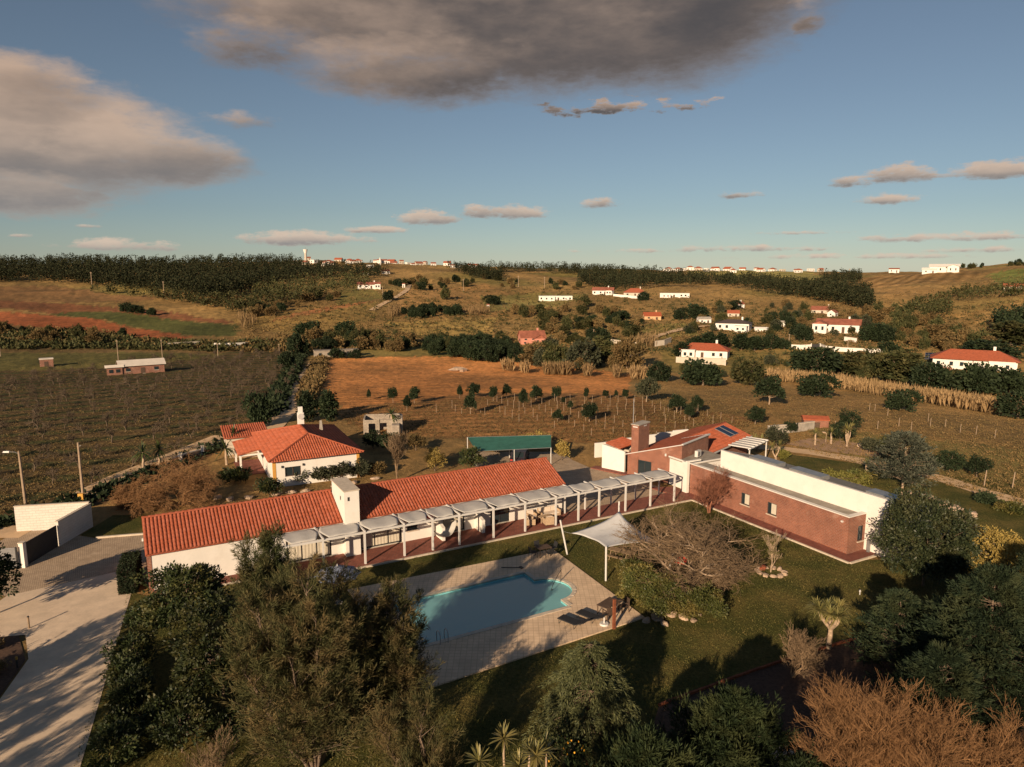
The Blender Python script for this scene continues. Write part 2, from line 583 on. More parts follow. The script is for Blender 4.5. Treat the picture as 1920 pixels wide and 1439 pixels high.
# ------------------------------------------------------------------ terrain
_D = np.array([1, 105, 135, 170, 210, 270, 350, 450, 600, 800, 1000, 1300, 1800, 3000, 7000], float)
_PX = [0, 480, 700, 960, 1300, 1600, 1780, 1920]
_Z = np.array([
    [0, 0, -.6, -2.5, -4, -5, -3, 6, 16, 25, 26, 18, 8, 0, -20],
    [0, 0, -.6, -2.5, -4.5, -5, -2, 6, 17, 31, 28, 18, 8, 0, -20],
    [0, 0, -.8, -3.5, -6, -6, -1, 7, 17, 34, 30, 18, 8, 0, -20],
    [0, 0, -1, -4, -7, -8, -4, 3, 12, 20, 23.5, 22, 10, 0, -20],
    [0, 0, -1, -5, -8, -8, -4, 2, 8, 14, 17.5, 19.5, 19, 5, -20],
    [0, 0, -1.4, -5.5, -9, -8, -4, 1, 7, 12.5, 14.5, 14, 14, 5, -20],
    [0, 0, -1.6, -6, -9, -8, -4, 2, 9, 17, 19, 15, 10, 5, -20],
    [0, 0, -1.6, -6, -9, -8, -4, 4, 17, 36, 32, 16, 8, 0, -20]], float)
_az = np.array([math.atan((p - 960) / FPX) for p in _PX])
_AZ = np.linspace(-.95, .95, 260)
_LD = np.linspace(math.log(1), math.log(7000), 420)
_T1 = np.stack([np.interp(_LD, np.log(_D), row) for row in _Z])
_T = np.stack([np.interp(_AZ, _az, _T1[:, j]) for j in range(len(_LD))], 1)
for _k in range(3):
    for ax, w in ((0, 9), (1, 5)):
        pad = [(0, 0), (0, 0)]
        pad[ax] = (w, w)
        t = np.pad(_T, pad, mode='edge')
        _T = sum(np.take(t, range(i, i + _T.shape[ax]), axis=ax) for i in range(2 * w + 1)) / (2 * w + 1)


def zg(x, y):
    x = np.asarray(x, float)
    y = np.asarray(y, float)
    d = np.maximum(np.hypot(x, y), 1.01)
    a = np.clip((np.arctan2(x, y) + .95) / 1.9 * (len(_AZ) - 1), 0, len(_AZ) - 1.001)
    b = np.clip(np.log(d) / math.log(7000) * (len(_LD) - 1), 0, len(_LD) - 1.001)
    i, j = a.astype(int), b.astype(int)
    fa, fb = a - i, b - j
    z = (_T[i, j] * (1 - fa) + _T[i + 1, j] * fa) * (1 - fb) + (_T[i, j + 1] * (1 - fa) + _T[i + 1, j + 1] * fa) * fb
    und = np.sin(x * .043 + 1.3) * np.sin(y * .037 + .4) + .6 * np.sin(x * .09 - y * .06) + .4 * np.sin(x * .017 + y * .023) * 2
    z = z + und * np.clip((d - 130) / 400, 0, 1.2)
    f = np.clip((d - 98) / 25, 0, 1)
    return z * f * f * (3 - 2 * f)


def zs(x, y):
    return float(zg(x, y))


def gp(px, py):
    """the point of the ground seen at a photo pixel"""
    d = ray(px, py)
    t = 15.0
    while t < 6000:
        if CAM_H + d[2] * t < zs(d[0] * t, d[1] * t):
            break
        t *= 1.012
    lo, hi = t / 1.012, t
    for _ in range(18):
        m = (lo + hi) / 2
        if CAM_H + d[2] * m < zs(d[0] * m, d[1] * m):
            hi = m
        else:
            lo = m
    return (d[0] * hi, d[1] * hi, zs(d[0] * hi, d[1] * hi))


def inpoly(x, y, poly):
    r = np.zeros(x.shape, bool)
    n = len(poly)
    for i in range(n):
        x0, y0 = poly[i]
        x1, y1 = poly[(i + 1) % n]
        if y0 == y1:
            continue
        r ^= ((y0 > y) != (y1 > y)) & (x < (x1 - x0) * (y - y0) / (y1 - y0) + x0)
    return r


POOL = [(-14.3, -13.0), (-4.1, -13.0), (-4.1, -12.0)] + \
       [(-4.1 + 1.75 * math.sin(t), -10.25 - 1.75 * math.cos(t)) for t in np.linspace(.0, math.pi, 13)] + \
       [(-4.1, -7.1), (-14.3, -7.1)]
POOL = [p for i, p in enumerate(POOL) if i == 0 or math.dist(p, POOL[i - 1]) > .02]
DECKP = [(.1, -4.3), (-16.2, -3.6), (-16.2, -17.2), (-.7, -16.6)]


def make_terrain():
    az = np.concatenate([np.linspace(-.84, .84, 500), np.linspace(.84, 2 * math.pi - .84, 42)[1:-1]])
    d = np.geomspace(9, 6500, 470)
    A, D = np.meshgrid(az, d, indexing='ij')
    A = A + (RNG.random(A.shape) - .5) * .001
    X, Y = np.sin(A) * D, np.cos(A) * D
    Z = zg(X, Y)
    front = np.abs(A) < 1.0
    Z = np.where(front, Z, np.where(D < 200, 0, -.02 * (D - 200)))
    pw = [FA.w(*p)[:2] for p in [(-15, -13.7), (-1.6, -13.7), (-1.6, -6.4), (-15, -6.4)]]
    Z = np.where(inpoly(X, Y, pw), -2.2, Z)
    Z = Z + np.where(D > 105, (RNG.random(D.shape) - .5) * np.clip(D / 900, .08, .6), 0)
    # land cover: soil and low growth; left fields also hold cloud shade in their colour
    base = np.empty(X.shape + (3,))
    base[:] = (.15, .112, .052)
    rows = np.zeros(X.shape)
    n1 = np.sin(X * .031 + np.sin(Y * .027) * 2) * np.sin(Y * .023 + np.sin(X * .041) * 1.5)
    n2 = np.sin(X * .011 + 2 + np.sin(Y * .013) * 2.5) * np.sin(Y * .009 + np.sin(X * .015) * 2)
    base *= (1 + .22 * n1 + .18 * n2)[..., None]
    gmask = np.clip(n2 * 1.4 - .25, 0, .8)[..., None]
    base = base * (1 - gmask) + np.array((.095, .095, .036)) * gmask
    near = (D < 105)[..., None]
    base = np.where(near, np.array((.125, .092, .044)), base)
    cov = [
        ([(-80, 700), (300, 662), (560, 650), (588, 690), (545, 740), (510, 790), (455, 805), (300, 866), (160, 925), (-80, 985)], (.060, .048, .027), 1),
        ([(-80, 655), (130, 655), (410, 662), (420, 668), (200, 690), (-80, 700)], (.062, .064, .026), 0),
        ([(-80, 605), (0, 608), (300, 640), (500, 650), (400, 664), (-80, 658)], (.085, .066, .034), 0),
        ([(-80, 985), (160, 925), (320, 862), (475, 800), (488, 815), (335, 884), (175, 950), (-80, 1015)], (.060, .042, .026), 0),
        ([(606, 672), (900, 667), (1192, 703), (1186, 742), (900, 738), (640, 768), (596, 742)], (.30, .155, .064), 2),
        ([(590, 765), (640, 766), (900, 737), (1186, 742), (1225, 760), (1430, 790), (1300, 850), (1100, 832), (700, 815)], (.165, .10, .048), 3),
        ([(1192, 703), (1420, 690), (1930, 790), (1960, 960), (1450, 832), (1430, 790)], (.165, .118, .054), 0),
        ([(1500, 800), (1930, 845), (1960, 960), (1600, 868)], (.105, .10, .042), 0),
        ([(-80, 580), (60, 588), (180, 600), (352, 634), (290, 641), (100, 620), (-80, 606)], (.19, .075, .038), 2),
        ([(-80, 556), (20, 562), (250, 580), (430, 603), (430, 609), (250, 592), (-80, 574)], (.125, .065, .038), 2),
        ([(-80, 536), (110, 535), (190, 545), (290, 558), (250, 566), (-80, 560)], (.125, .085, .046), 2),
        ([(80, 588), (200, 584), (300, 598), (440, 611), (430, 632), (330, 628), (180, 600)], (.052, .064, .025), 0),
        ([(430, 602), (640, 570), (712, 565), (700, 592), (640, 620), (520, 627)], (.175, .135, .055), 0),
        ([(490, 606), (560, 586), (640, 569), (704, 566), (600, 588)], (.23, .12, .06), 2),
        ([(720, 606), (930, 596), (925, 628), (880, 640), (760, 626)], (.22, .175, .07), 0),
        ([(620, 545), (700, 540), (720, 560), (620, 575)], (.12, .115, .045), 0),
        ([(760, 545), (900, 530), (960, 560), (940, 590), (740, 600)], (.19, .13, .06), 0),
        ([(900, 556), (1010, 548), (1100, 552), (1060, 575), (900, 585)], (.13, .125, .05), 0),
        ([(1200, 612), (1290, 605), (1310, 630), (1200, 640)], (.13, .125, .048), 0),
        ([(1290, 512), (1500, 508), (1540, 528), (1450, 530)], (.15, .15, .06), 0),
        ([(1620, 520), (1800, 503), (1836, 516), (1770, 532), (1630, 540)], (.19, .135, .065), 4),
        ([(1640, 540), (1760, 536), (1780, 552), (1660, 560)], (.21, .15, .07), 2),
        ([(1862, 514), (1930, 503), (1930, 540), (1874, 543)], (.085, .11, .036), 0),
        ([(1780, 590), (1925, 560), (1925, 605), (1800, 612)], (.20, .145, .065), 4),
        ([(1240, 655), (1300, 655), (1480, 660), (1440, 700), (1260, 700)], (.12, .105, .042), 0),
        ([(1470, 640), (1660, 660), (1500, 700), (1430, 690)], (.15, .12, .05), 0)]
    for pts, col, rw in cov:
        wp = []
        for (px, py) in pts:
            g = gp(px, py)
            wp.append((g[0], g[1]))
        jit = D * .004
        m = inpoly(X + jit * n1 * 2 + jit * (RNG.random(X.shape) - .5), Y + jit * 2 * n2 + 3 * jit * (RNG.random(X.shape) - .5), wp) & front
        base[m] = np.array(col) * (1 + .16 * n1[m] + .12 * n2[m])[:, None]
        rows[m] = rw
    base *= (1.62 + .5 * RNG.random(X.shape))[..., None] * np.array((1.13, .98, .84))
    na, ndd = X.shape
    V = np.stack([X, Y, Z], -1).reshape(-1, 3)
    V = np.vstack([V, [[0, 0, 0]]])
    i = np.arange(na)
    j = np.arange(ndd - 1)
    I, J = np.meshgrid(i, j, indexing='ij')
    I2 = (I + 1) % na
    F = np.stack([I * ndd + J, I * ndd + J + 1, I2 * ndd + J + 1, I2 * ndd + J], -1).reshape(-1, 4)
    c = len(V) - 1
    F = np.vstack([F, np.stack([i * ndd, ((i + 1) % na) * ndd, np.full(na, c), np.full(na, c)], -1)[:, [0, 1, 2, 2]]])
    ok = np.array([len(set(f)) == 4 for f in F[-na:]])
    F = F[:-na]
    # the innermost disc under the camera
    me = mesh_np('ground', V, F, True)
    a = me.color_attributes.new('cover', 'FLOAT_COLOR', 'POINT')
    cc = np.ones((len(V), 4), np.float32)
    cc[:-1, :3] = base.reshape(-1, 3)
    a.data.foreach_set('color', cc.ravel())
    ra = me.attributes.new('rows', 'FLOAT', 'POINT')
    rr = np.zeros(len(V), np.float32)
    rr[:-1] = rows.ravel()
    ra.data.foreach_set('value', rr)
    m, nt, b, out = new_mat('land_cover')
    at = nd(nt, 'ShaderNodeAttribute')
    at.attribute_name = 'cover'
    tc = nd(nt, 'ShaderNodeTexCoord')
    P = tc.outputs['Object']
    f = mth(nt, 'MULTIPLY_ADD', noise(nt, P, .35, 7, .68), .9, mth(nt, 'MULTIPLY', noise(nt, P, .035, 6, .6), .9))
    f = sstep(nt, f, .62, 1.18)
    lo = mixc(nt, 1.0, at.outputs['Color'], (.56, .60, .60), 'MULTIPLY')
    hi = mixc(nt, 1.0, at.outputs['Color'], (1.42, 1.32, 1.2), 'MULTIPLY')
    c = mixc(nt, f, lo, hi)
    gr = noise(nt, P, .11, 6, .65)
    c = mixc(nt, mth(nt, 'MULTIPLY', sstep(nt, gr, .55, .72), .45), c, (.075, .072, .026))
    # furrows of the worked fields
    ar = nd(nt, 'ShaderNodeAttribute')
    ar.attribute_name = 'rows'
    sp = nd(nt, 'ShaderNodeSeparateXYZ')
    nt.links.new(P, sp.inputs[0])
    q = mth(nt, 'MULTIPLY_ADD', sp.outputs[0], -.17, mth(nt, 'MULTIPLY', sp.outputs[1], .98))
    q = mth(nt, 'MULTIPLY_ADD', noise(nt, P, .08, 2), 3.0, q)
    big = mth(nt, 'GREATER_THAN', ar.outputs['Fac'], 3.5)
    q2 = mth(nt, 'MULTIPLY_ADD', sp.outputs[0], .8, mth(nt, 'MULTIPLY', sp.outputs[1], -.6))
    fur1 = mth(nt, 'SINE', mth(nt, 'MULTIPLY', q, 2.4))
    fur2 = mth(nt, 'SINE', mth(nt, 'MULTIPLY', q2, .62))
    fur = mth(nt, 'ADD', mth(nt, 'MULTIPLY', fur1, mth(nt, 'SUBTRACT', 1.0, big)), mth(nt, 'MULTIPLY', fur2, big))
    orc = mth(nt, 'COMPARE', ar.outputs['Fac'], 1.0, .2)
    gq = mth(nt, 'SINE', mth(nt, 'MULTIPLY_ADD', sp.outputs[0], -.24, mth(nt, 'MULTIPLY', sp.outputs[1], .98)))
    c = mixc(nt, mth(nt, 'MULTIPLY', orc, mth(nt, 'MULTIPLY', sstep(nt, gq, -.1, .7), .75)), c, (.07, .078, .028))
    has = mth(nt, 'MINIMUM', ar.outputs['Fac'], 1.0)
    has = mth(nt, 'ADD', has, mth(nt, 'MULTIPLY', big, .6))
    amt = mth(nt, 'MULTIPLY', has, .42)
    c = mixc(nt, mth(nt, 'MULTIPLY', amt, mth(nt, 'MULTIPLY_ADD', fur, .5, .5)), c, mixc(nt, 1.0, c, (.42, .42, .36), 'MULTIPLY'))
    nt.links.new(c, b.inputs['Base Color'])
    b.inputs['Roughness'].default_value = .95
    b.inputs['Specular IOR Level'].default_value = .1
    h = mth(nt, 'MULTIPLY_ADD', noise(nt, P, 1.2, 6, .7), 1.0, mth(nt, 'MULTIPLY', mth(nt, 'MULTIPLY', has, fur), .12))
    add_bump(nt, b, h, .6, .5)
    o = link('ground', me, m)
    tag(o, 'brown fields and hillsides of the valley', None, None, 'structure')
    return o


make_terrain()


def sheet(name, pts, z, m, holes=(), label=None, edge=0.0):
    """flat ground cover with a skirt down into the soil"""
    loops = [[Vector((p[0], p[1], z)) for p in pts]] + [[Vector((p[0], p[1], z)) for p in h] for h in holes]
    tri = tessellate_polygon(loops)
    b = MB()
    allp = [p for l in loops for p in l]
    b.v = [tuple(p) for p in allp]
    for t in tri:
        a, bb, c = (allp[i] for i in t)
        if (bb - a).cross(c - a).z < 0:
            t = (t[0], t[2], t[1])
        b.f.append(tuple(t))
    if edge:
        for l in loops:
            n = len(l)
            for i in range(n):
                p, q = l[i], l[(i + 1) % n]
                b.poly([(p.x, p.y, z), (q.x, q.y, z), (q.x, q.y, z - edge), (p.x, p.y, z - edge)])
    o = b.build(name, m)
    return tag(o, label, None, None, 'structure')


def lawn_mat():
    m, nt, b, out = new_mat('lawn_grass')
    tc = nd(nt, 'ShaderNodeTexCoord')
    P = tc.outputs['Object']
    n1 = noise(nt, P, .28, 7, .62)
    n2 = noise(nt, P, 5.0, 6, .7)
    c = mixc(nt, sstep(nt, n1, .36, .66), (.075, .080, .023), (.155, .125, .042))
    c = mixc(nt, sstep(nt, n2, .3, .75), mixc(nt, 1.0, c, (.55, .6, .55), 'MULTIPLY'), mixc(nt, 1.0, c, (1.35, 1.25, 1.15), 'MULTIPLY'))
    nt.links.new(c, b.inputs['Base Color'])
    b.inputs['Roughness'].default_value = .9
    b.inputs['Specular IOR Level'].default_value = .1
    add_bump(nt, b, noise(nt, P, 9, 6, .75), .9, .14)
    return m


LAWN = lawn_mat()
W = lambda u, v: FA.w(u, v)[:2]
deck_in = [W(-15.2, -14.0), W(-1.4, -14.0), W(-1.4, -6.2), W(-15.2, -6.2)]
FRONT_LAWN = [(-17.2, 14), (-19.6, 28.6), (-26.6, 46.2), W(-28.0, 1.6), W(18.0, 1.0), W(19.0, -2), W(19.0, -17), W(24, -19.5),
              W(34, -19.5), W(33, 1.5), W(40, 8), (70, 60), (70, 14)]
sheet('lawn', FRONT_LAWN, .02, LAWN, [deck_in], 'lawn around the pool and the brick wing')
sheet('back_lawn', [W(-28.3, 9), W(5.6, 9), W(7, 14), W(2, 19), W(-10, 18), W(-27, 20), (-36.1, 61.5), (-36.1, 56.6), (-34.4, 56.0), (-28.6, 57.4)], .024, LAWN, (), 'lawn behind the long house')
sheet('courtyard', [W(5.7, 2.4), W(18.5, 2.0), FB.w(-.2, .2)[:2], FB.w(-.4, 4.5)[:2], FB.w(1, 8)[:2], (6, 84), (-6, 84), W(4, 15), W(5.7, 9)], .03, COBBLE, (), 'cobbled courtyard')
sheet('cobbled_drive', [(-41.9, 46.5), (-34.4, 45.4), (-28.7, 49.7), (-27.4, 49.2), W(-28.25, 3.6), W(-28.25, 9), (-28.6, 57.3), (-34.4, 55.9), (-36.2, 56.5), (-36.2, 58.2), (-41.9, 57.4)], .034, COBBLE, (), 'cobbled forecourt by the gate')
sheet('driveway', [(-34.4, 45.4), (-28.6, 49.7), (-27.0, 48.0), (-19.3, 28.6), (-16.5, 14), (-24, 14), (-26.3, 33), (-27.6, 37.5), (-29.6, 40.2), (-34, 39.5)], .038, DRIVE, (), 'pale driveway with tree shadows')
sheet('flower_bed', [(-26.4, 33), (-27.7, 37.4), (-30.2, 40.4), (-42, 38), (-40, 14), (-24.2, 14)], .036, SOIL, (), 'dark bed left of the driveway')
GB = [gp(1235, 1325), gp(1400, 1264), gp(1462, 1243), gp(1555, 1214), gp(1648, 1187)]
sheet('mulch_bed', [p[:2] for p in GB] + [(34, 38), (36, 16), (5, 16), (5.4, 27.5)], .028, SOIL, (), 'mulched bed with conifers and shrubs')
sheet('gravel_corner', [gp(1400, 1432)[:2], gp(1470, 1395)[:2], (14, 26.5), (18, 20), (9, 18)], .034, DRIVE, (), 'gravel corner under the bare willow')


def pool():
    hole = [W(*p) for p in POOL]
    o = sheet('pool_deck', [W(*p) for p in DECKP], .10, DECK, [hole], 'beige paved pool deck', .12)
    b = MB()
    pts = [FA.w(*p) for p in POOL]
    n = len(pts)
    for i in range(n):
        p, q = pts[i], pts[(i + 1) % n]
        b.poly([(p[0], p[1], .09), (p[0], p[1], -1.5), (q[0], q[1], -1.5), (q[0], q[1], .09)])
    b.poly([(p[0], p[1], -1.5) for p in pts])
    m, nt, bs, out = new_mat('pool_tile')
    tc = nd(nt, 'ShaderNodeTexCoord')
    br = nd(nt, 'ShaderNodeTexBrick')
    br.offset = 0
    nt.links.new(tc.outputs['Object'], br.inputs['Vector'])
    br.inputs['Color1'].default_value = (.17, .56, .63, 1)
    br.inputs['Color2'].default_value = (.14, .50, .58, 1)
    br.inputs['Mortar'].default_value = (.24, .58, .63, 1)
    br.inputs['Scale'].default_value = 1
    br.inputs['Brick Width'].default_value = .2
    br.inputs['Row Height'].default_value = .2
    nt.links.new(mixc(nt, .25, (.22, .66, .70), br.outputs[0]), bs.inputs['Base Color'])
    t = thing('swimming_pool', 'turquoise swimming pool with a rounded end, set in the beige deck', 'pool')
    b.build('basin', m, t)
    # shallow steps in the rounded end
    sb = MB()
    for k, r in enumerate((1.7, 1.25, .8)):
        ring = [FA.w(-4.1 + r * math.sin(a), -10.25 - r * math.cos(a)) for a in np.linspace(0, math.pi, 13)]
        sb.prism(ring, -1.49, -1.1 + .32 * (2 - k) * 0 + .3 * (0 if k == 2 else (1 if k == 1 else 2)) - .1)
    sb.build('steps', m, t)
    wm, nt, bs, out = new_mat('pool_water')
    nt.nodes.remove(bs)
    tr = nd(nt, 'ShaderNodeBsdfTransparent')
    tr.inputs[0].default_value = (.45, .84, .88, 1)
    gl = nd(nt, 'ShaderNodeBsdfGlossy')
    gl.inputs['Roughness'].default_value = .06
    gl.inputs[0].default_value = (1, 1, 1, 1)
    fr = nd(nt, 'ShaderNodeFresnel')
    fr.inputs[0].default_value = 1.33
    tc = nd(nt, 'ShaderNodeTexCoord')
    bp = nd(nt, 'ShaderNodeBump')
    bp.inputs['Strength'].default_value = .6
    bp.inputs['Distance'].default_value = .03
    nt.links.new(noise(nt, tc.outputs['Object'], 4.5, 4, .6), bp.inputs['Height'])
    nt.links.new(bp.outputs[0], gl.inputs['Normal'])
    nt.links.new(bp.outputs[0], fr.inputs['Normal'])
    df = nd(nt, 'ShaderNodeBsdfDiffuse')
    df.inputs[0].default_value = (.22, .52, .55, 1)
    body = nd(nt, 'ShaderNodeMixShader')
    body.inputs[0].default_value = .72
    nt.links.new(tr.outputs[0], body.inputs[1])
    nt.links.new(df.outputs[0], body.inputs[2])
    mx = nd(nt, 'ShaderNodeMixShader')
    nt.links.new(fr.outputs[0], mx.inputs[0])
    nt.links.new(body.outputs[0], mx.inputs[1])
    nt.links.new(gl.outputs[0], mx.inputs[2])
    nt.links.new(mx.outputs[0], out.inputs['Surface'])
    wb = MB()
    wb.poly([(p[0], p[1], -.06) for p in pts])
    wb.build('water', wm, t)
    # coping stones round the rim, each a stone of its own
    cx = sum(p[0] for p in POOL) / n
    for i in range(n):
        p, q = Vector(POOL[i]), Vector(POOL[(i + 1) % n])
        d = q - p
        k = max(1, round(d.length / .62))
        nrm = Vector((d.y, -d.x)).normalized()
        mid = (p + q) / 2 + nrm * .2
        if inpoly(np.array([mid.x]), np.array([mid.y]), POOL)[0]:
            nrm = -nrm
        for s in range(k):
            a, e = p + d * (s / k), p + d * ((s + 1) / k)
            g = d.normalized() * .006
            c4 = [a + g, e - g, e - g + nrm * .3, a + g + nrm * .3]
            cb = MB()
            cb.prism([FA.w(*v)[:2] for v in c4], .06, .135 + random.uniform(-.003, .003))
            cb.build('coping_stone', COPING, t)
    return o


pool()


def strip(name, pts, w, m, label, off=.05):
    """a road laid over the ground along photo points"""
    P = [Vector(gp(*p)) for p in pts]
    Q = []
    for a, bb in zip(P[:-1], P[1:]):
        k = max(2, int((bb - a).length / 4))
        Q += [a.lerp(bb, i / k) for i in range(k)]
    Q.append(P[-1])
    rows = []
    for i, p in enumerate(Q):
        d = (Q[min(i + 1, len(Q) - 1)] - Q[max(i - 1, 0)])
        d.z = 0
        d.normalize()
        nrm = Vector((d.y, -d.x, 0))
        ww = w * random.uniform(.85, 1.1) / 2
        r = []
        for s in (-1, -.35, .35, 1):
            q = p + nrm * ww * s
            r.append((q.x, q.y, zs(q.x, q.y) + off))
        rows.append(r)
    b = MB().grid(rows)
    return tag(b.build(name, m, smooth=True), label, None, None, 'structure')


DIRT = plain('dirt_road', (.58, .40, .235), .95, .2, .3, .4, 5, stain=((.32, .21, .11), .15, .5))
strip('dirt_road', [(455, 860), (500, 812), (523, 788), (545, 765), (551, 745), (566, 715), (583, 690), (594, 676)], 3.2, DIRT, 'sandy farm track between hedges behind the red roofed house', .08)
strip('hill_road', [(697, 583), (712, 574), (740, 560), (764, 544), (768, 534), (758, 529)], 3.2, DIRT, 'winding sandy track up the far hillside', .3)
strip('garden_path', [(1405, 838), (1460, 842), (1520, 849), (1600, 862), (1680, 880), (1760, 897), (1850, 925), (1960, 955)], 2.6, DIRT, 'sandy garden path beyond the brick wing', .06)
strip('valley_road', [(1205, 640), (1230, 632), (1285, 617), (1330, 612)], 4, DIRT, 'pale track climbing towards the villas', .4)
strip('lane', [(0, 1010), (80, 968), (165, 925), (230, 895), (330, 855), (420, 818)], 3.0, DIRT, 'sandy lane outside the boundary wall', .05)

# ------------------------------------------------------------------ roof tiles
def tile_mesh():
    """one barrel tile: an arch 0.25 wide and 0.46 long with a lip at the lower end"""
    V, F = [], []
    prof = [(0.0, 0.0), (.03, .012), (.06, .052), (.125, .078), (.19, .052), (.22, .012), (.25, 0.0)]
    for y, dz, sx in ((0, .028, 1.0), (.47, 0, .96)):
        for x, z in prof:
            V.append(((x - .125) * sx, y, z + dz))
    n = len(prof)
    for i in range(n - 1):
        F.append((i, i + 1, n + i + 1, n + i))
    k = len(V)
    for x, z in prof:
        V.append((x - .125, 0, z * .35 - .02))
    for i in range(n - 1):
        F.append((k + i, k + i + 1, i + 1, i))
    return np.array(V), np.array(F)


TV, TF = tile_mesh()
TILE_ME = mesh_np('tile', TV, TF)
TILE_ME.materials.append(TILE)


def tile_spots(o, du, ds, width, length, keep=None, pw=.25, ex=.43):
    o, du, ds = Vector(o), Vector(du).normalized(), Vector(ds).normalized()
    nrm = du.cross(ds)
    rot = Matrix((du, ds, nrm)).transposed().to_4x4()
    res = []
    nc, nr = int(width / pw), int(math.ceil(length / ex - .25))
    pw = width / nc
    ex = length / nr
    for c in range(nc):
        for r in range(nr):
            u, s = (c + .5) * pw, r * ex
            if keep and not keep(u, s + ex / 2):
                continue
            p = o + du * (u + random.uniform(-.006, .006)) + ds * (s - .04 + random.uniform(-.01, .01)) + nrm * (.012 + random.uniform(0, .006))
            m = Matrix.Translation(p) @ rot @ Matrix.Rotation(random.uniform(-.012, .012), 4, 'Z')
            res.append(m @ Matrix.Diagonal((pw / .25, 1, 1, 1)))
    return res


def tiles_joined(name, spots, m, parent):
    A = np.array([np.array(s) for s in spots])
    V4 = np.hstack([TV, np.ones((len(TV), 1))])
    V = np.einsum('nij,kj->nki', A, V4)[..., :3].reshape(-1, 3)
    F = (TF[None] + (np.arange(len(A)) * len(TV))[:, None, None]).reshape(-1, 4)
    o = link(name, mesh_np(name, V, F), m, parent)
    return tag(o, None, None, None, 'stuff')


def tiles_single(spots, parent):
    for s in spots:
        o = link('tile', TILE_ME, None, parent)
        o.matrix_local = s


RIDGE_ME = None


def ridge_caps(p, q, parent, m, r=.13, step=.44):
    """half-round caps, each a part of the roof"""
    p, q = Vector(p), Vector(q)
    d = q - p
    k = max(1, round(d.length / step))
    L = d.length / k
    b = MB()
    n = 6
    prof = [(math.cos(math.pi * i / n) * r, math.sin(math.pi * i / n) * r * .9) for i in range(n + 1)]
    P = [[(-.02, x, z + .02) for x, z in prof], [(L * .2, x * 1.08, z * 1.08 + .02) for x, z in prof], [(L + .02, x * .92, z * .92) for x, z in prof]]
    b.grid(P)
    me = bpy.data.meshes.new('ridge_tile')
    me.from_pydata(b.v, [], b.f)
    me.materials.append(m)
    d.normalize()
    side = Vector((0, 0, 1)).cross(d).normalized()
    rot = Matrix((d, side, d.cross(side))).transposed().to_4x4()
    for i in range(k):
        o = link('ridge_tile', me, None, parent)
        o.matrix_local = Matrix.Translation(p + d * (i * L)) @ rot


def wall_u(b, u0, u1, v0, v1, z0, z1, opens=()):
    """a wall along u with rectangular openings (u0,u1,z0,z1) left free"""
    x = u0
    for (a, e, za, ze) in sorted(opens):
        if a > x:
            b.box(x, a, v0, v1, z0, z1)
        if za > z0:
            b.box(a, e, v0, v1, z0, za)
        if ze < z1:
            b.box(a, e, v0, v1, ze, z1)
        x = e
    if x < u1:
        b.box(x, u1, v0, v1, z0, z1)


def window_u(par, u0, u1, v, z0, z1, panes=2, curtain=False, frame=DARKMET, name='window'):
    """glazing set in a wall that runs along u and faces -v"""
    f = MB()
    t = .06
    f.box(u0, u1, v, v + .08, z0, z0 + t).box(u0, u1, v, v + .08, z1 - t, z1)
    f.box(u0, u0 + t, v, v + .08, z0 + t, z1 - t).box(u1 - t, u1, v, v + .08, z0 + t, z1 - t)
    for k in range(1, panes):
        x = u0 + (u1 - u0) * k / panes
        f.box(x - t / 2, x + t / 2, v, v + .08, z0 + t, z1 - t)
    w = f.build(name, frame, par)
    for k in range(panes):
        a, e = u0 + (u1 - u0) * k / panes, u0 + (u1 - u0) * (k + 1) / panes
        MB().box(a + .03, e - .03, v + .04, v + .06, z0 + .03, z1 - .03).build('pane', GLASS, w)
    if curtain:
        c = MB()
        P = []
        n = 40
        for i in range(n + 1):
            x = u0 + .1 + (u1 - u0 - .2) * i / n
            y = v + .028 + .010 * math.sin(i * 1.9)
            P.append([(x, y, z0 + .1), (x, y, z1 - .1)])
        c.grid(P)
        c.build('curtain', CURTAIN, w)
    return w


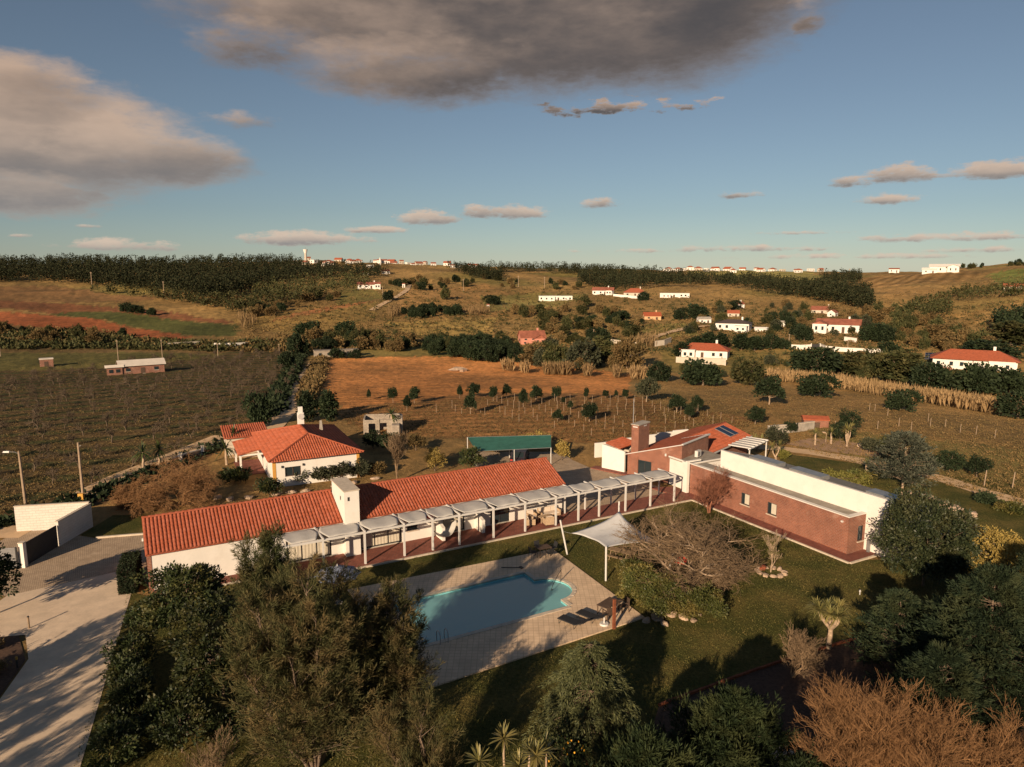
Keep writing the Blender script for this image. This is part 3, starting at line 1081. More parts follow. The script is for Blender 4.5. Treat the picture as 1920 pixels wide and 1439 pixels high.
# ------------------------------------------------------------------ long white house
def long_house():
    t = thing('long_house', 'long low white house with terracotta tiled roof beside the pergola', 'house', FA.w(0, 0), FA.a)
    opens = [(-19.0, -15.6, .15, 2.25), (-13.3, -9.9, .15, 2.25), (-9.45, -8.55, 1.0, 1.75), (-6.3, -4.3, .15, 2.25), (-1.85, .05, .15, 2.25)]
    b = MB()
    wall_u(b, -27.95, 5.5, 2.75, 3.05, 0, 2.83, opens)
    b.box(-27.95, 5.5, 8.65, 8.95, 0, 2.83)
    b.box(5.2, 5.5, 3.05, 8.65, 0, 2.83)
    b.hexa([(5.2, 2.75, 2.83), (5.2, 8.95, 2.83), (5.2, 5.85, 4.27)], [(5.5, 2.75, 2.83), (5.5, 8.95, 2.83), (5.5, 5.85, 4.27)])
    b.build('wall', WHITE, t)
    g = MB()
    g.box(-28.22, -27.95, 2.72, 8.98, 0, 2.83)
    g.hexa([(-28.22, 2.72, 2.83), (-28.22, 8.98, 2.83), (-28.22, 5.85, 4.28)], [(-27.95, 2.72, 2.83), (-27.95, 8.98, 2.83), (-27.95, 5.85, 4.28)])
    tag(g.build('end_wall', BRICK, t), 'red brick end wall')
    MB().box(-27.9, 5.15, 3.9, 4.0, .1, 2.8).build('inner_wall', DARKWOOD, t)
    for i, (u0, u1, z0, z1) in enumerate(opens):
        window_u(t, u0, u1, 2.85, z0, z1, 1 if i == 2 else (3 if i < 2 else 2), i in (0, 1, 3), name='window' if i == 2 else 'glass_door')
    for (u0, u1, z0, z1) in opens:
        MB().box(u0 - .06, u1 + .06, 2.66, 2.747, z0 - .1, z0 - .004).build('sill', COPING, t)
    # curved wing walls of the terrace niche
    for u0, sgn in ((-3.35, 1), (-6.95, 1)):
        w = MB()
        k = 8
        for i in range(k):
            a, e = i / k, (i + 1) / k
            za, ze = 1.25 + .75 * a ** 2, 1.25 + .75 * e ** 2
            w.hexa([(u0, 1.35 + 1.4 * a, .13), (u0 + .28, 1.35 + 1.4 * a, .13), (u0 + .28, 1.35 + 1.4 * e, .13), (u0, 1.35 + 1.4 * e, .13)],
                   [(u0, 1.35 + 1.4 * a, za), (u0 + .28, 1.35 + 1.4 * a, za), (u0 + .28, 1.35 + 1.4 * e, ze), (u0, 1.35 + 1.4 * e, ze)])
        w.build('wing_wall', WHITE, t)
    ch = MB()
    ch.box(-14.7, -13.55, 1.95, 5.55, 0, 5.30)
    c = ch.build('chimney', WHITE, t)
    MB().box(-14.76, -13.49, 1.89, 5.61, 5.302, 5.37).build('cap', COPING, c)
    MB().box(-14.45, -14.30, 1.93, 1.949, 4.55, 4.85).build('vent', DARKMET, c)
    MB().box(-14.715, -14.702, 2.9, 3.1, 4.4, 4.7).build('vent', DARKMET, c)
    # roof: two slopes, front one open for the chimney slab
    r = thing('roof', None, None)
    r.parent = t
    ez, rz, ev, rv = 2.80, 4.36, 2.52, 5.85
    sl = math.hypot(rv - ev, rz - ez)
    ds = (0, (rv - ev) / sl, (rz - ez) / sl)
    d = MB()
    th = .10
    for (u0, u1) in ((-28.3, -14.72), (-13.53, 5.7)):
        d.hexa([(u0, ev, ez - th), (u1, ev, ez - th), (u1, rv, rz - th), (u0, rv, rz - th)],
               [(u0, ev, ez), (u1, ev, ez), (u1, rv, rz), (u0, rv, rz)])
    d.hexa([(-28.3, rv, rz - th), (5.7, rv, rz - th), (5.7, 9.18, ez - th), (-28.3, 9.18, ez - th)],
           [(-28.3, rv, rz), (5.7, rv, rz), (5.7, 9.18, ez), (-28.3, 9.18, ez)])
    d.build('deck', TILE, r)
    left = tile_spots((-28.3, ev, ez), (1, 0, 0), ds, 13.58, sl)
    tiles_single(left[:296], r)
    tiles_joined('tiles', left[296:], TILE, r)
    right = tile_spots((-13.53, ev, ez), (1, 0, 0), ds, 19.23, sl)
    tiles_joined('tiles', right, TILE, r)
    ridge_caps((-28.3, rv, rz + .02), (-14.72, rv, rz + .02), r, TILE)
    ridge_caps((-13.53, rv, rz + .02), (5.7, rv, rz + .02), r, TILE)
    # wall lamp at the end
    MB().tube((-28.34, 5.2, 2.9), (-28.34, 5.2, 3.1), .09, .07, 8).build('wall_lamp', WHITEMET, t)
    return t


long_house()


# ------------------------------------------------------------------ terrace and pergola
def terrace():
    pts = [(-27.9, 1.5), (-20.0, 1.5), (-20.0, -.35), (18.35, -.35), (18.35, -17.35), (22.6, -17.35), (22.6, -16.25), (19.55, -16.25),
           (19.55, 3.6), (17.2, 4.6), (17.6, 2.35), (5.55, 2.35), (5.55, 2.75), (-27.9, 2.75)]
    o = sheet('terrace', [W(*p) for p in pts], .12, REDPAVE, (), 'red tiled terrace under the pergola and along the brick wing', .13)
    k = MB()
    for (a, e) in (((-20.0, -.35), (18.35, -.35)), ((18.35, -.35), (18.35, -17.35)), ((18.35, -17.35), (22.6, -17.35)), ((-27.9, 1.5), (-20.0, 1.5))):
        a, e = Vector(a), Vector(e)
        d = (e - a).normalized()
        n = Vector((d.y, -d.x)) * (1 if a.y < 1.4 or a.x < -20 else 1)
        if a.x == 18.35 and e.x == 18.35:
            n = Vector((-1, 0))
        elif abs(d.y) < .1:
            n = Vector((0, -1))
        m = max(1, round((e - a).length / 1.0))
        for i in range(m):
            p, q = a + (e - a) * (i / m) + d * .008, a + (e - a) * ((i + 1) / m) - d * .008
            k.prism([FA.w(*x)[:2] for x in (p + n * .16, q + n * .16, q + n * .002, p + n * .002)], 0.0, .135)
    tag(k.build('kerb', COPING), 'pale stone edging of the red terrace', None, None, 'structure')
    sheet('house_step', [FB.w(*p)[:2] for p in [(-.55, 4.4), (-.55, .2), (-.1, -.6), (.5, -.6), (.5, 4.4)]], .13, REDPAVE, (), 'red tiled step along the white yard wall', .13)


terrace()
POSTS = [-19.6, -16.9, -13.8, -10.7, -8.35, -6.05, -2.97, .03, 3.08, 5.43, 7.65, 10.6, 13.5, 16.4]


def pergola():
    t = thing('pergola', 'long white pergola with pale shade panels in front of the house', 'pergola', FA.w(0, 0), FA.a)
    for u in POSTS:
        MB().box(u - .07, u + .07, -.07, .07, .125, 2.50).build('post', WHITEMET, t)
    for u in POSTS[9:]:
        MB().box(u - .06, u + .06, 2.13, 2.25, .125 if u < 17.5 else .03, 2.50).build('post', WHITEMET, t)
    MB().box(POSTS[0] - .2, 16.55, -.06, .06, 2.50, 2.66).build('beam', WHITEMET, t)
    MB().box(5.6, 16.55, 2.13, 2.25, 2.50, 2.66).build('beam', WHITEMET, t)
    MB().box(POSTS[0] - .2, -14.75, 2.60, 2.74, 2.50, 2.66).box(-13.5, 5.45, 2.60, 2.74, 2.50, 2.66).build('wall_plate', WHITEMET, t)
    for i, u in enumerate(POSTS):
        e = 2.62 if u < 5.5 else 2.42
        if -14.8 < u < -13.4:
            e = 1.9
        MB().box(u - .05, u + .05, -.16, e, 2.664, 2.775).build('rafter', WHITEMET, t)
    for i in range(len(POSTS) - 1):
        a, e = POSTS[i] + .02, POSTS[i + 1] - .02
        vb = 2.5 if e < 5.5 else 2.3
        n, m = 14, 10
        P = []
        for k in range(m + 1):
            v = .1 + (vb - .1) * k / m
            row = []
            for q in range(n + 1):
                s = q / n
                sag = .018 * math.sin(math.pi * s) + .02 * math.sin(9 * s + i)
                lift = .105 * math.sin(math.pi * k / m) ** .6
                tt = abs(2 * k / m - 1)
                ins = .03 + .42 * tt ** 1.5
                row.append((a + ins + (e - a - 2 * ins) * s, v, 2.685 + lift - sag * (1 - .3 * math.sin(math.pi * k / m))))
            P.append(row)
        if i in (1, 2):
            # the bays beside the chimney slab end in front of it
            P = [[(min(p[0], -14.76) if i == 1 and p[1] > 1.85 and p[0] > -14.76 else (max(p[0], -13.5) if i == 2 and p[1] > 1.85 else p[0]), p[1], p[2]) for p in row] for row in P]
        b = MB().grid(P)
        o = b.build('shade_panel', FABRIC, t, smooth=True)
        sm = o.modifiers.new('thickness', 'SOLIDIFY')
        sm.thickness = .012


pergola()


# ------------------------------------------------------------------ brick wing with the tall white wall
def brick_wing():
    t = thing('brick_wing', 'long red brick wing with flat roof and tall white wall behind', 'building', FA.w(0, 0), FA.a)
    b = MB()
    op = [(-6.35, -5.35, 1.0, 2.05), (-9.35, -8.35, 1.0, 2.05)]
    v = 1.3
    for (a, e, z0, z1) in sorted(op, reverse=True):
        b.box(19.55, 19.85, e, v, 0, 3.06)
        b.box(19.55, 19.85, a, e, 0, z0)
        b.box(19.55, 19.85, a, e, z1, 3.06)
        v = a
    b.box(19.55, 19.85, -16.2, v, 0, 3.06)
    wall_u(b, 19.85, 21.62, -16.2, -15.9, 0, 3.06, [(20.75, 21.45, .9, 2.15)])
    b.build('wall', BRICK, t)
    for (a, e, z0, z1) in op:
        f = MB()
        f.box(19.60, 19.70, a, a + .08, z0, z1).box(19.60, 19.70, e - .08, e, z0, z1).box(19.60, 19.70, a + .08, e - .08, z0, z0 + .06).box(19.60, 19.70, a + .08, e - .08, z1 - .06, z1)
        w = f.build('window', DARKMET, t)
        MB().box(19.64, 19.66, a + .06, e - .06, z0 + .04, z1 - .04).build('pane', GLASS, w)
        MB().box(19.615, 19.635, a + .1, a + .62, z0 + .08, z1 - .06).build('blind', CURTAIN, w)
        MB().box(19.45, 19.60, a - .06, e + .06, z0 - .07, z0 - .003).build('sill', COPING, w)
    w = window_u(t, 20.75, 21.45, -16.12, .9, 2.15, 1)
    MB().box(20.7, 21.5, -16.3, -16.16, .83, .897).build('sill', COPING, w)
    MB().box(19.86, 21.6, -15.88, 1.25, 2.86, 2.93).build('flat_roof', FLATROOF, t)
    c = MB()
    c.box(19.50, 19.90, -16.25, 1.35, 3.062, 3.13).box(19.90, 21.6, -16.25, -15.85, 3.062, 3.13)
    c.build('coping', WHITE, t)
    q = MB()
    q.hexa([(21.63, -19.0, 0), (21.9, -19.0, 0), (21.9, -.6, 0), (21.63, -.6, 0)], [(21.63, -19.0, 4.62), (21.9, -19.0, 4.62), (21.9, -.6, 4.62), (21.63, -.6, 4.62)])
    q.hexa([(21.9, -19, 0), (27.2, -19, 0), (27.2, -18.7, 0), (21.9, -18.7, 0)], [(21.9, -19, 4.60), (27.2, -19, 3.3), (27.2, -18.7, 3.3), (21.9, -18.7, 4.60)])
    q.hexa([(21.9, -.9, 0), (27.2, -.9, 0), (27.2, -.6, 0), (21.9, -.6, 0)], [(21.9, -.9, 4.60), (27.2, -.9, 3.3), (27.2, -.6, 3.3), (21.9, -.6, 4.60)])
    q.box(26.9, 27.2, -18.7, -.9, 0, 3.2)
    q.build('white_wall', WHITE, t)
    MB().hexa([(21.91, -19.1, 4.50), (27.4, -19.1, 3.15), (27.4, -.5, 3.15), (21.91, -.5, 4.50)], [(21.91, -19.1, 4.595), (27.4, -19.1, 3.25), (27.4, -.5, 3.25), (21.91, -.5, 4.595)]).build('shed_roof', FLATROOF, t)
    for v0 in (-3.6, -8.2, -15.6):
        MB().box(22.2, 23.4, v0 - 3.2, v0, 4.3, 4.67).build('skylight', GREYMET, t)
    MB().box(19.2, 19.52, 1.36, 2.1, 0, 3.2).box(19.2, 21.0, 1.36, 1.6, 3.202, 3.34).build('portal', WHITE, t)
    l = MB().box(19.4, 19.545, -15.75, -15.6, 2.55, 2.68)
    l.build('floodlight', WHITEMET, t)
    MB().box(21.25, 21.42, -16.9, -16.7, .15, 1.2).build('downpipe', GREYMET, t)
    # link to the brick house
    k = thing('link_block', 'low flat roofed block between brick wing and orange roofed house', 'building', FA.w(0, 0), FA.a)
    MB().box(20.0, 25.2, 1.62, 6.4, 0, 2.75).build('wall', WHITE, k)
    MB().box(19.95, 25.25, 1.61, 6.45, 2.752, 2.86).build('flat_roof', FLATROOF, k)
    MB().box(19.95, 20.1, 1.61, 6.45, 2.862, 2.98).box(20.1, 25.25, 1.61, 1.76, 2.862, 2.98).build('coping', WHITE, k)
    a = thing('air_conditioner', 'white air conditioning unit on the flat roof beside the brick wall', 'air conditioner', FA.w(22.5, 3.4, 2.87), FB.a)
    MB().box(-.42, .42, -.16, .16, .08, .72).build('housing', WHITEMET, a)
    MB().tube((-.12, -.165, .4), (-.12, -.18, .4), .24, .24, 14).build('fan_grille', GREYMET, a)
    MB().box(-.36, -.30, -.16, .16, 0, .08).box(.30, .36, -.16, .16, 0, .08).build('foot', DARKMET, a)
    # low white wall beyond
    w2 = thing('low_white_wall', 'low white planter wall behind the dark laurel tree', 'wall', FA.w(30.2, -19.8), FA.a)
    MB().box(-1.6, 2.0, -.15, .15, 0, 1.0).box(1.7, 2.0, .15, 2.0, 0, 1.0).box(-1.6, -1.3, .15, 2.0, 0, 1.0).build('wall', WHITE, w2)
    MB().box(-1.65, 2.05, -.2, 2.05, 1.002, 1.07).build('coping', CONCRETE, w2)


brick_wing()


# ------------------------------------------------------------------ brick house with the orange roof
def brick_house():
    t = thing('brick_house', 'red brick house with orange tiled roof and tall brick chimney', 'house', FB.w(0, 0), FB.a)
    s = .315
    zt = lambda v: 2.33 - s * v
    b = MB()
    # front wall of the raised block with its glass door
    op = [(-2.9, -1.3, 0.13, 1.95)]
    v = 0.0
    def seg(v0, v1, z0, f0, f1):
        b.hexa([(0, v0, z0), (.3, v0, z0), (.3, v1, z0), (0, v1, z0)], [(0, v0, f0), (.3, v0, f0), (.3, v1, f1), (0, v1, f1)])
    seg(-6.34, -2.9, 0, zt(-6.34), zt(-2.9))
    seg(-2.9, -1.3, 1.95, zt(-2.9), zt(-1.3))
    seg(-1.3, 0, 0, zt(-1.3), zt(0))
    b.box(.3, 6.1, -6.34, -6.04, 0, zt(-6.2) - .04)
    b.hexa([(5.8, -6.04, 0), (6.1, -6.04, 0), (6.1, 0, 0), (5.8, 0, 0)], [(5.8, -6.04, zt(-6.04) - .02), (6.1, -6.04, zt(-6.04) - .02), (6.1, 0, zt(0) - .02), (5.8, 0, zt(0) - .02)])
    b.box(.3, 5.8, -.3, 0, 0, 2.28)
    b.box(6.1, 17.0, -6.3, -6.0, 0, 2.25).box(6.1, 17.0, -.3, 0, 0, 2.25)
    b.box(16.7, 17.0, -6.0, -.3, 0, 2.25)
    b.hexa([(16.7, -6.3, 2.25), (16.7, 0, 2.25), (16.7, -3.3, 3.28)], [(17, -6.3, 2.25), (17, 0, 2.25), (17, -3.3, 3.28)])
    b.build('wall', BRICK, t)
    f = MB()
    f.box(.05, .12, -2.9, -2.82, .13, 1.95).box(.05, .12, -1.38, -1.3, .13, 1.95).box(.05, .12, -2.82, -1.38, 1.87, 1.95).box(.05, .12, -2.14, -2.06, .13, 1.87)
    d = f.build('glass_door', DARKMET, t)
    MB().box(.08, .1, -2.85, -1.35, .14, 1.93).build('pane', GLASS, d)
    r = thing('roof', None, None)
    r.parent = t
    th = .08
    dk = MB()
    def slab(p, q, rr, ss):
        dk.hexa([(x, y, z - th) for x, y, z in (p, q, rr, ss)], [p, q, rr, ss])
    slab((.1, .25, zt(.25)), (.1, -6.3, zt(-6.3)), (6.1, -6.3, zt(-6.3)), (6.1, .25, zt(.25)))
    dk.f  # raised block
    slab((6.12, .25, 2.25), (6.12, -3.3, 3.37), (17.3, -3.3, 3.37), (17.3, .25, 2.25))
    slab((6.12, -3.3, 3.37), (6.12, -6.6, 2.25), (17.3, -6.6, 2.25), (17.3, -3.3, 3.37))
    dk.build('deck', TILE2, r)
    n1 = math.hypot(1, s)
    tiles_joined('tiles', tile_spots((6.1, .25, zt(.25)), (-1, 0, 0), (0, -1 / n1, s / n1), 5.95, 6.5 * n1, lambda u, q: not (3.7 < u < 6.1 and .4 < q < 1.8)), TILE2, r)
    n2 = math.hypot(3.55, 1.12)
    tiles_joined('tiles', tile_spots((17.3, .25, 2.25), (-1, 0, 0), (0, -3.55 / n2, 1.12 / n2), 11.18, n2), TILE2, r)
    n3 = math.hypot(3.3, 1.12)
    tiles_joined('tiles', tile_spots((6.12, -6.6, 2.25), (1, 0, 0), (0, 3.3 / n3, 1.12 / n3), 11.18, n3), TILE2, r)
    ridge_caps((6.2, -3.3, 3.40), (17.3, -3.3, 3.40), r, TILE2)
    fl = MB()
    fl.hexa([(6.02, -6.45, zt(-6.45) - .1), (6.28, -6.45, zt(-6.45) - .1), (6.28, -3.2, zt(-3.2) - .02), (6.02, -3.2, zt(-3.2) - .02)],
            [(6.02, -6.45, zt(-6.45) + .12), (6.28, -6.45, zt(-6.45) + .12), (6.28, -3.2, zt(-3.2) + .12), (6.02, -3.2, zt(-3.2) + .12)])
    fl.box(-.06, 6.0, -6.5, -6.3, zt(-6.4) + .0, zt(-6.4) + .12)
    fl.hexa([(-.08, -6.3, zt(-6.3)), (.1, -6.3, zt(-6.3)), (.1, .3, zt(.3)), (-.08, .3, zt(.3))], [(-.08, -6.3, zt(-6.3) + .08), (.1, -6.3, zt(-6.3) + .08), (.1, .3, zt(.3) + .08), (-.08, .3, zt(.3) + .08)])
    fl.build('flashing', WHITEMET, r)
    MB().box(6.3, 17.3, -6.75, -6.62, 2.12, 2.24).build('gutter', WHITEMET, r)
    c = MB().box(-.04, 2.2, -1.3, -.42, 0, 5.62).build('chimney', BRICK, t)
    MB().box(-.10, 2.26, -1.36, -.36, 5.622, 5.74).build('cap', CONCRETE, c)
    MB().box(-.055, -.042, -1.15, -.6, 5.38, 5.5).build('vent', WHITEMET, c)
    MB().box(1.0, 1.6, -1.316, -1.302, 5.38, 5.5).build('vent', WHITEMET, c)
    MB().tube((-.05, -4.55, 2.9), (-.05, -4.55, 3.15), .1, .1, 10).build('wall_lamp', WHITEMET, t)
    # solar panels on the far slope of the ridge
    for k in range(2):
        o = thing('solar_collector', 'dark solar panel %s on the orange roof' % ('nearer the gable end' if k else 'next to the roof middle'), 'solar panel', FB.w(0, 0), FB.a)
        u0 = 13.4 + k * 1.25
        z = lambda v: 2.25 + (v + 6.6) * .3394 + .16
        P = [(u0, -5.7), (u0 + 1.1, -5.7), (u0 + 1.1, -3.7), (u0, -3.7)]
        MB().hexa([(x, y, z(y) - .08) for x, y in P], [(x, y, z(y)) for x, y in P]).build('frame', GREYMET, o)
        P = [(u0 + .05, -5.65), (u0 + 1.05, -5.65), (u0 + 1.05, -3.75), (u0 + .05, -3.75)]
        MB().hexa([(x, y, z(y) + .002) for x, y in P], [(x, y, z(y) + .012) for x, y in P]).build('glass', SOLAR, o)
    # yard wall, little roof behind it
    y = thing('yard_wall', 'tall white yard wall beside the brick chimney', 'wall', FB.w(0, 0), FB.a)
    w = MB()
    w.hexa([(.28, 3.45, 0), (.53, 3.45, 0), (.53, .55, 0), (.28, .55, 0)], [(.28, 3.45, 2.8), (.53, 3.45, 2.8), (.53, .55, 2.42), (.28, .55, 2.42)])
    w.box(.53, 4.2, 3.2, 3.45, 0, 2.7)
    w.build('wall', WHITE, y)
    h = thing('yard_shed', 'small white shed with orange roof behind the yard wall', 'shed', FB.w(0, 0), FB.a)
    MB().box(1.9, 2.1, 1.0, 3.1, 0, 2.2).box(2.1, 4.2, 1.0, 1.2, 0, 2.2).box(3.2, 3.4, 1.2, 3.1, 0, 2.2).build('wall', CREAM, h)
    hr = thing('roof', None, None)
    hr.parent = h
    MB().hexa([(.6, 1.3, 2.50), (4.2, 1.3, 2.50), (4.2, 3.2, 2.86), (.6, 3.2, 2.86)], [(.6, 1.3, 2.56), (4.2, 1.3, 2.56), (4.2, 3.2, 2.92), (.6, 3.2, 2.92)]).build('deck', TILE2, hr)
    n4 = math.hypot(1.9, .36)
    tiles_joined('tiles', tile_spots((.6, 1.3, 2.56), (1, 0, 0), (0, 1.9 / n4, .36 / n4), 3.6, n4), TILE2, hr)
    fw = thing('stepped_white_wall', 'stepped white boundary wall behind the brick house', 'wall', (0, 0, 0))
    P0, P1 = Vector(FB.w(3.7, 6.7)), Vector(FB.w(15.2, .6))
    dd = P1 - P0
    n = Vector((-dd.y, dd.x, 0)).normalized() * .1
    b = MB()
    for i in range(6):
        a, e = P0 + dd * (i / 6), P0 + dd * ((i + 1) / 6)
        b.prism([(a - n)[:2], (e - n)[:2], (e + n)[:2], (a + n)[:2]], 0, 1.75 + .12 * i)
    b.build('wall', WHITE, fw)
    # little second pergola at the back
    g = thing('side_pergola', 'small white slatted pergola at the gable of the brick house', 'pergola', FB.w(0, 0), FB.a)
    for u, v in ((10.5, -9.2), (15.4, -9.2)):
        MB().box(u - .06, u + .06, v - .06, v + .06, .02, 2.3).build('post', WHITEMET, g)
    MB().box(10.2, 15.7, -9.27, -9.13, 2.3, 2.42).build('beam', WHITEMET, g)
    for k in range(6):
        u = 10.4 + k
        MB().box(u - .05, u + .05, -9.4, -6.78, 2.42, 2.54).build('rafter', WHITEMET, g)
    for k in range(5):
        MB().hexa([(10.46 + k, -9.1, 2.44), (11.34 + k, -9.1, 2.44), (11.34 + k, -6.85, 2.44), (10.46 + k, -6.85, 2.44)],
                  [(10.46 + k, -9.1, 2.46), (11.34 + k, -9.1, 2.46), (11.34 + k, -6.85, 2.50), (10.46 + k, -6.85, 2.50)]).build('shade_panel', FABRIC, g)


brick_house()


# ------------------------------------------------------------------ neighbouring house
def neighbour():
    t = thing('neighbour_house', 'white neighbouring house with hipped terracotta roof and ochre corners', 'house', FC.w(0, 0), FC.a)
    b = MB()
    wall_u(b, .45, 9.25, .45, .75, 0, 2.72, [(1.6, 3.2, 1.0, 2.0)])
    b.box(.45, .75, .75, 14.05, 0, 2.72).box(8.95, 9.25, .75, 14.05, 0, 2.72).box(.75, 8.95, 13.75, 14.05, 0, 2.72)
    b.build('wall', WHITE, t)
    window_u(t, 1.6, 3.2, .55, 1.0, 2.0, 2, name='window', frame=DARKWOOD)
    for u in (.42, 8.98):
        MB().box(u, u + .3, .42, .449, 0, 2.72).build('corner_band', OCHRE, t)
    MB().box(.421, .449, .45, .75, 0, 2.72).build('corner_band', OCHRE, t)
    for u in (1.25, 3.35):
        MB().box(u, u + .16, .33, .445, 2.0, 2.22).build('wall_lamp', DARKMET, t)
    r = thing('roof', None, None)
    r.parent = t
    e, z = 2.78, 4.25
    A, B, C, D, P, Q = (0, 0, e), (9.7, 0, e), (9.7, 14.5, e), (0, 14.5, e), (4.85, 4.9, z), (4.85, 9.6, z)
    d = MB()
    d.poly([A, B, P]).poly([B, C, Q, P]).poly([C, D, Q]).poly([D, A, P, Q]).poly([D, C, B, A])
    d.build('deck', TILE2, r)
    def tri(o, du, ds_h, w, run, inset0, inset1):
        n = math.hypot(run, z - e)
        ds = (ds_h[0] * run / n, ds_h[1] * run / n, (z - e) / n)
        keep = lambda u, s: (s / n) * inset0 < u < w - (s / n) * inset1
        return tile_spots(o, du, ds, w, n, keep)
    tiles_joined('tiles', tri(A, (1, 0, 0), (0, 1), 9.7, 4.9, 4.85, 4.85), TILE2, r)
    tiles_joined('tiles', tri(D, (0, -1, 0), (1, 0), 14.5, 4.85, 4.9, 4.9), TILE2, r)
    tiles_joined('tiles', tri(B, (0, 1, 0), (-1, 0), 14.5, 4.85, 4.9, 4.9), TILE, r)
    for p, q in ((A, P), (B, P), (P, Q), (D, Q), (C, Q)):
        ridge_caps((p[0], p[1], p[2] + .05), (q[0], q[1], q[2] + .05), r, TILE2, .12, .5)
    MB().hexa([(6.85, 8.8, 3.2), (7.25, 8.8, 3.2), (7.25, 9.2, 3.2), (6.85, 9.2, 3.2)], [(6.95, 8.9, 4.75), (7.15, 8.9, 4.75), (7.15, 9.1, 4.75), (6.95, 9.1, 4.75)]).build('vent_stack', CONCRETE, r)
    c = MB().box(5.2, 5.9, 13.2, 13.75, 2.9, 5.0).box(5.3, 5.8, 13.3, 13.65, 5.0, 5.7).build('chimney', WHITE, t)
    MB().tube((5.55, 13.0, 4.6), (5.55, 13.1, 4.62), .38, .34, 12).build('satellite_dish', WHITEMET, c)
    # porch at the side
    p = MB().hexa([(-2.3, 6.4, 2.25), (.4, 6.4, 2.72), (.4, 12.8, 2.72), (-2.3, 12.8, 2.25)], [(-2.3, 6.4, 2.35), (.4, 6.4, 2.80), (.4, 12.8, 2.80), (-2.3, 12.8, 2.35)]).build('porch_roof', TILE2, t)
    n = math.hypot(2.7, .45)
    tiles_joined('tiles', tile_spots((-2.3, 12.8, 2.35), (0, -1, 0), (2.7 / n, 0, .45 / n), 6.4, n), TILE2, p)
    MB().box(-2.15, -1.95, 6.6, 6.8, 0, 2.26).build('porch_post', WHITE, t)
    MB().box(-2.15, -1.95, 12.4, 12.6, 0, 2.26).build('porch_post', WHITE, t)
    MB().box(-1.95, .4, 6.62, 6.78, 2.08, 2.26).build('porch_beam', WHITE, t)
    MB().box(-2.3, .42, 6.4, 12.8, 0, .06).build('porch_floor', REDPAVE, t)
    a = thing('annex', 'small outbuilding with tiled shed roof behind the neighbouring house', 'shed', FC.w(-.4, 18.2), FC.a)
    MB().box(-2.3, 2.3, -2.2, 2.2, 0, 2.1).build('wall', CREAM, a)
    ar = MB().hexa([(-2.6, -2.5, 2.1), (2.6, -2.5, 2.1), (2.6, 2.5, 2.65), (-2.6, 2.5, 2.65)], [(-2.6, -2.5, 2.18), (2.6, -2.5, 2.18), (2.6, 2.5, 2.73), (-2.6, 2.5, 2.73)]).build('roof', TILE, a)
    n = math.hypot(5, .55)
    tiles_joined('tiles', tile_spots((-2.6, -2.5, 2.18), (1, 0, 0), (0, 5 / n, .55 / n), 5.2, n), TILE, ar)
    # roofless block building
    q = thing('ruin', 'roofless grey block outbuilding behind the neighbouring house', 'outbuilding', (-17.4, 93.6, 0), R(8))
    b = MB()
    wall_u(b, -2.6, 2.6, -.1, .1, 0, 2.0, [(-1.9, -1.0, 0, 1.5), (-.4, .5, .0, 1.6)])
    b.box(-2.6, -2.4, .1, 3, 0, 2.1).box(2.4, 2.6, .1, 3, 0, 2.1).box(-2.4, 2.4, 2.8, 3, 0, 2.2)
    b.box(1.2, 2.2, -1.6, -.1, 0, 1.5)
    b.build('wall', BLOCKG, q)
    MB().box(-.9, -.45, -.25, -.1, 0, 2.4).build('pier', BLOCKG, q)


BLOCKG = brickmat('grey_block', (.42, .36, .29), (.36, .30, .235), (.25, .21, .17), .45, .2, msize=.015)
neighbour()


# ------------------------------------------------------------------ carport and car
def carport():
    t = thing('carport', 'carport with green net roof on thin white posts', 'carport', (0, 0, 0))
    a, b2, c, d = Vector((-5.2, 80.8, 2.62)), Vector((-3.9, 76.2, 2.12)), Vector((4.4, 77.9, 2.12)), Vector((4.6, 81.9, 2.62))
    P = []
    for i in range(9):
        s = i / 8
        l, r = a.lerp(d, s), b2.lerp(c, s)
        P.append([tuple(l.lerp(r, k / 4) + Vector((0, 0, .10 * math.sin(i * math.pi) - .12 * math.sin(math.pi * k / 4) * abs(math.sin(math.pi * s * 4))))) for k in range(5)])
    MB().grid(P).build('net_roof', GREENNET, t, smooth=True)
    for s in (0, .5, 1):
        for l, r in ((a, d), (b2, c)):
            p = l.lerp(r, s)
            MB().tube((p.x, p.y, 0), (p.x, p.y, p.z), .05, .05, 6).build('post', WHITEMET, t)
    MB().path([b2, c], .03).path([a, d], .03).build('rail', GREYMET, t)
    k = thing('parked_car', 'dark car parked under the green carport', 'car', (.9, 79.6, .04), R(80))
    prof = [(-2.0, .35), (-2.05, .75), (-1.6, .88), (-.9, 1.38), (.55, 1.42), (1.25, .95), (1.95, .82), (2.1, .5), (2.05, .32)]
    body = MB()
    body.hexa([(x, -.82, z) for x, z in prof], [(x, .82, z) for x, z in prof])
    body.build('body', plain('dark_car_paint', (.035, .03, .04), .25, .1, spec=.6), k)
    for s in (-1, 1):
        MB().poly([(-1.45, s * .826, .92), (.95, s * .826, .95), (.5, s * .826, 1.34), (-.85, s * .826, 1.31)][::s]).build('side_window', GLASS, k)
        for x in (-1.3, 1.3):
            w = MB().tube((x, s * .68, .32), (x, s * .86, .32), .32, .32, 14).build('wheel', BLACKFAB, k)
            MB().tube((x, s * .861, .32), (x, s * .872, .32), .19, .19, 10).build('rim', GREYMET, w)
        MB().box(-2.08, -2.03, s * .62 - .14, s * .62 + .14, .62, .76).build('tail_light', REDPAINT, k)
    MB().poly([(-1.56, -.66, .91), (-1.56, .66, .91), (-.96, .62, 1.35), (-.96, -.62, 1.35)][::-1]).build('rear_window', GLASS, k)
    MB().box(-2.075, -2.055, -.26, .26, .45, .57).build('number_plate', WHITEMET, k)


carport()


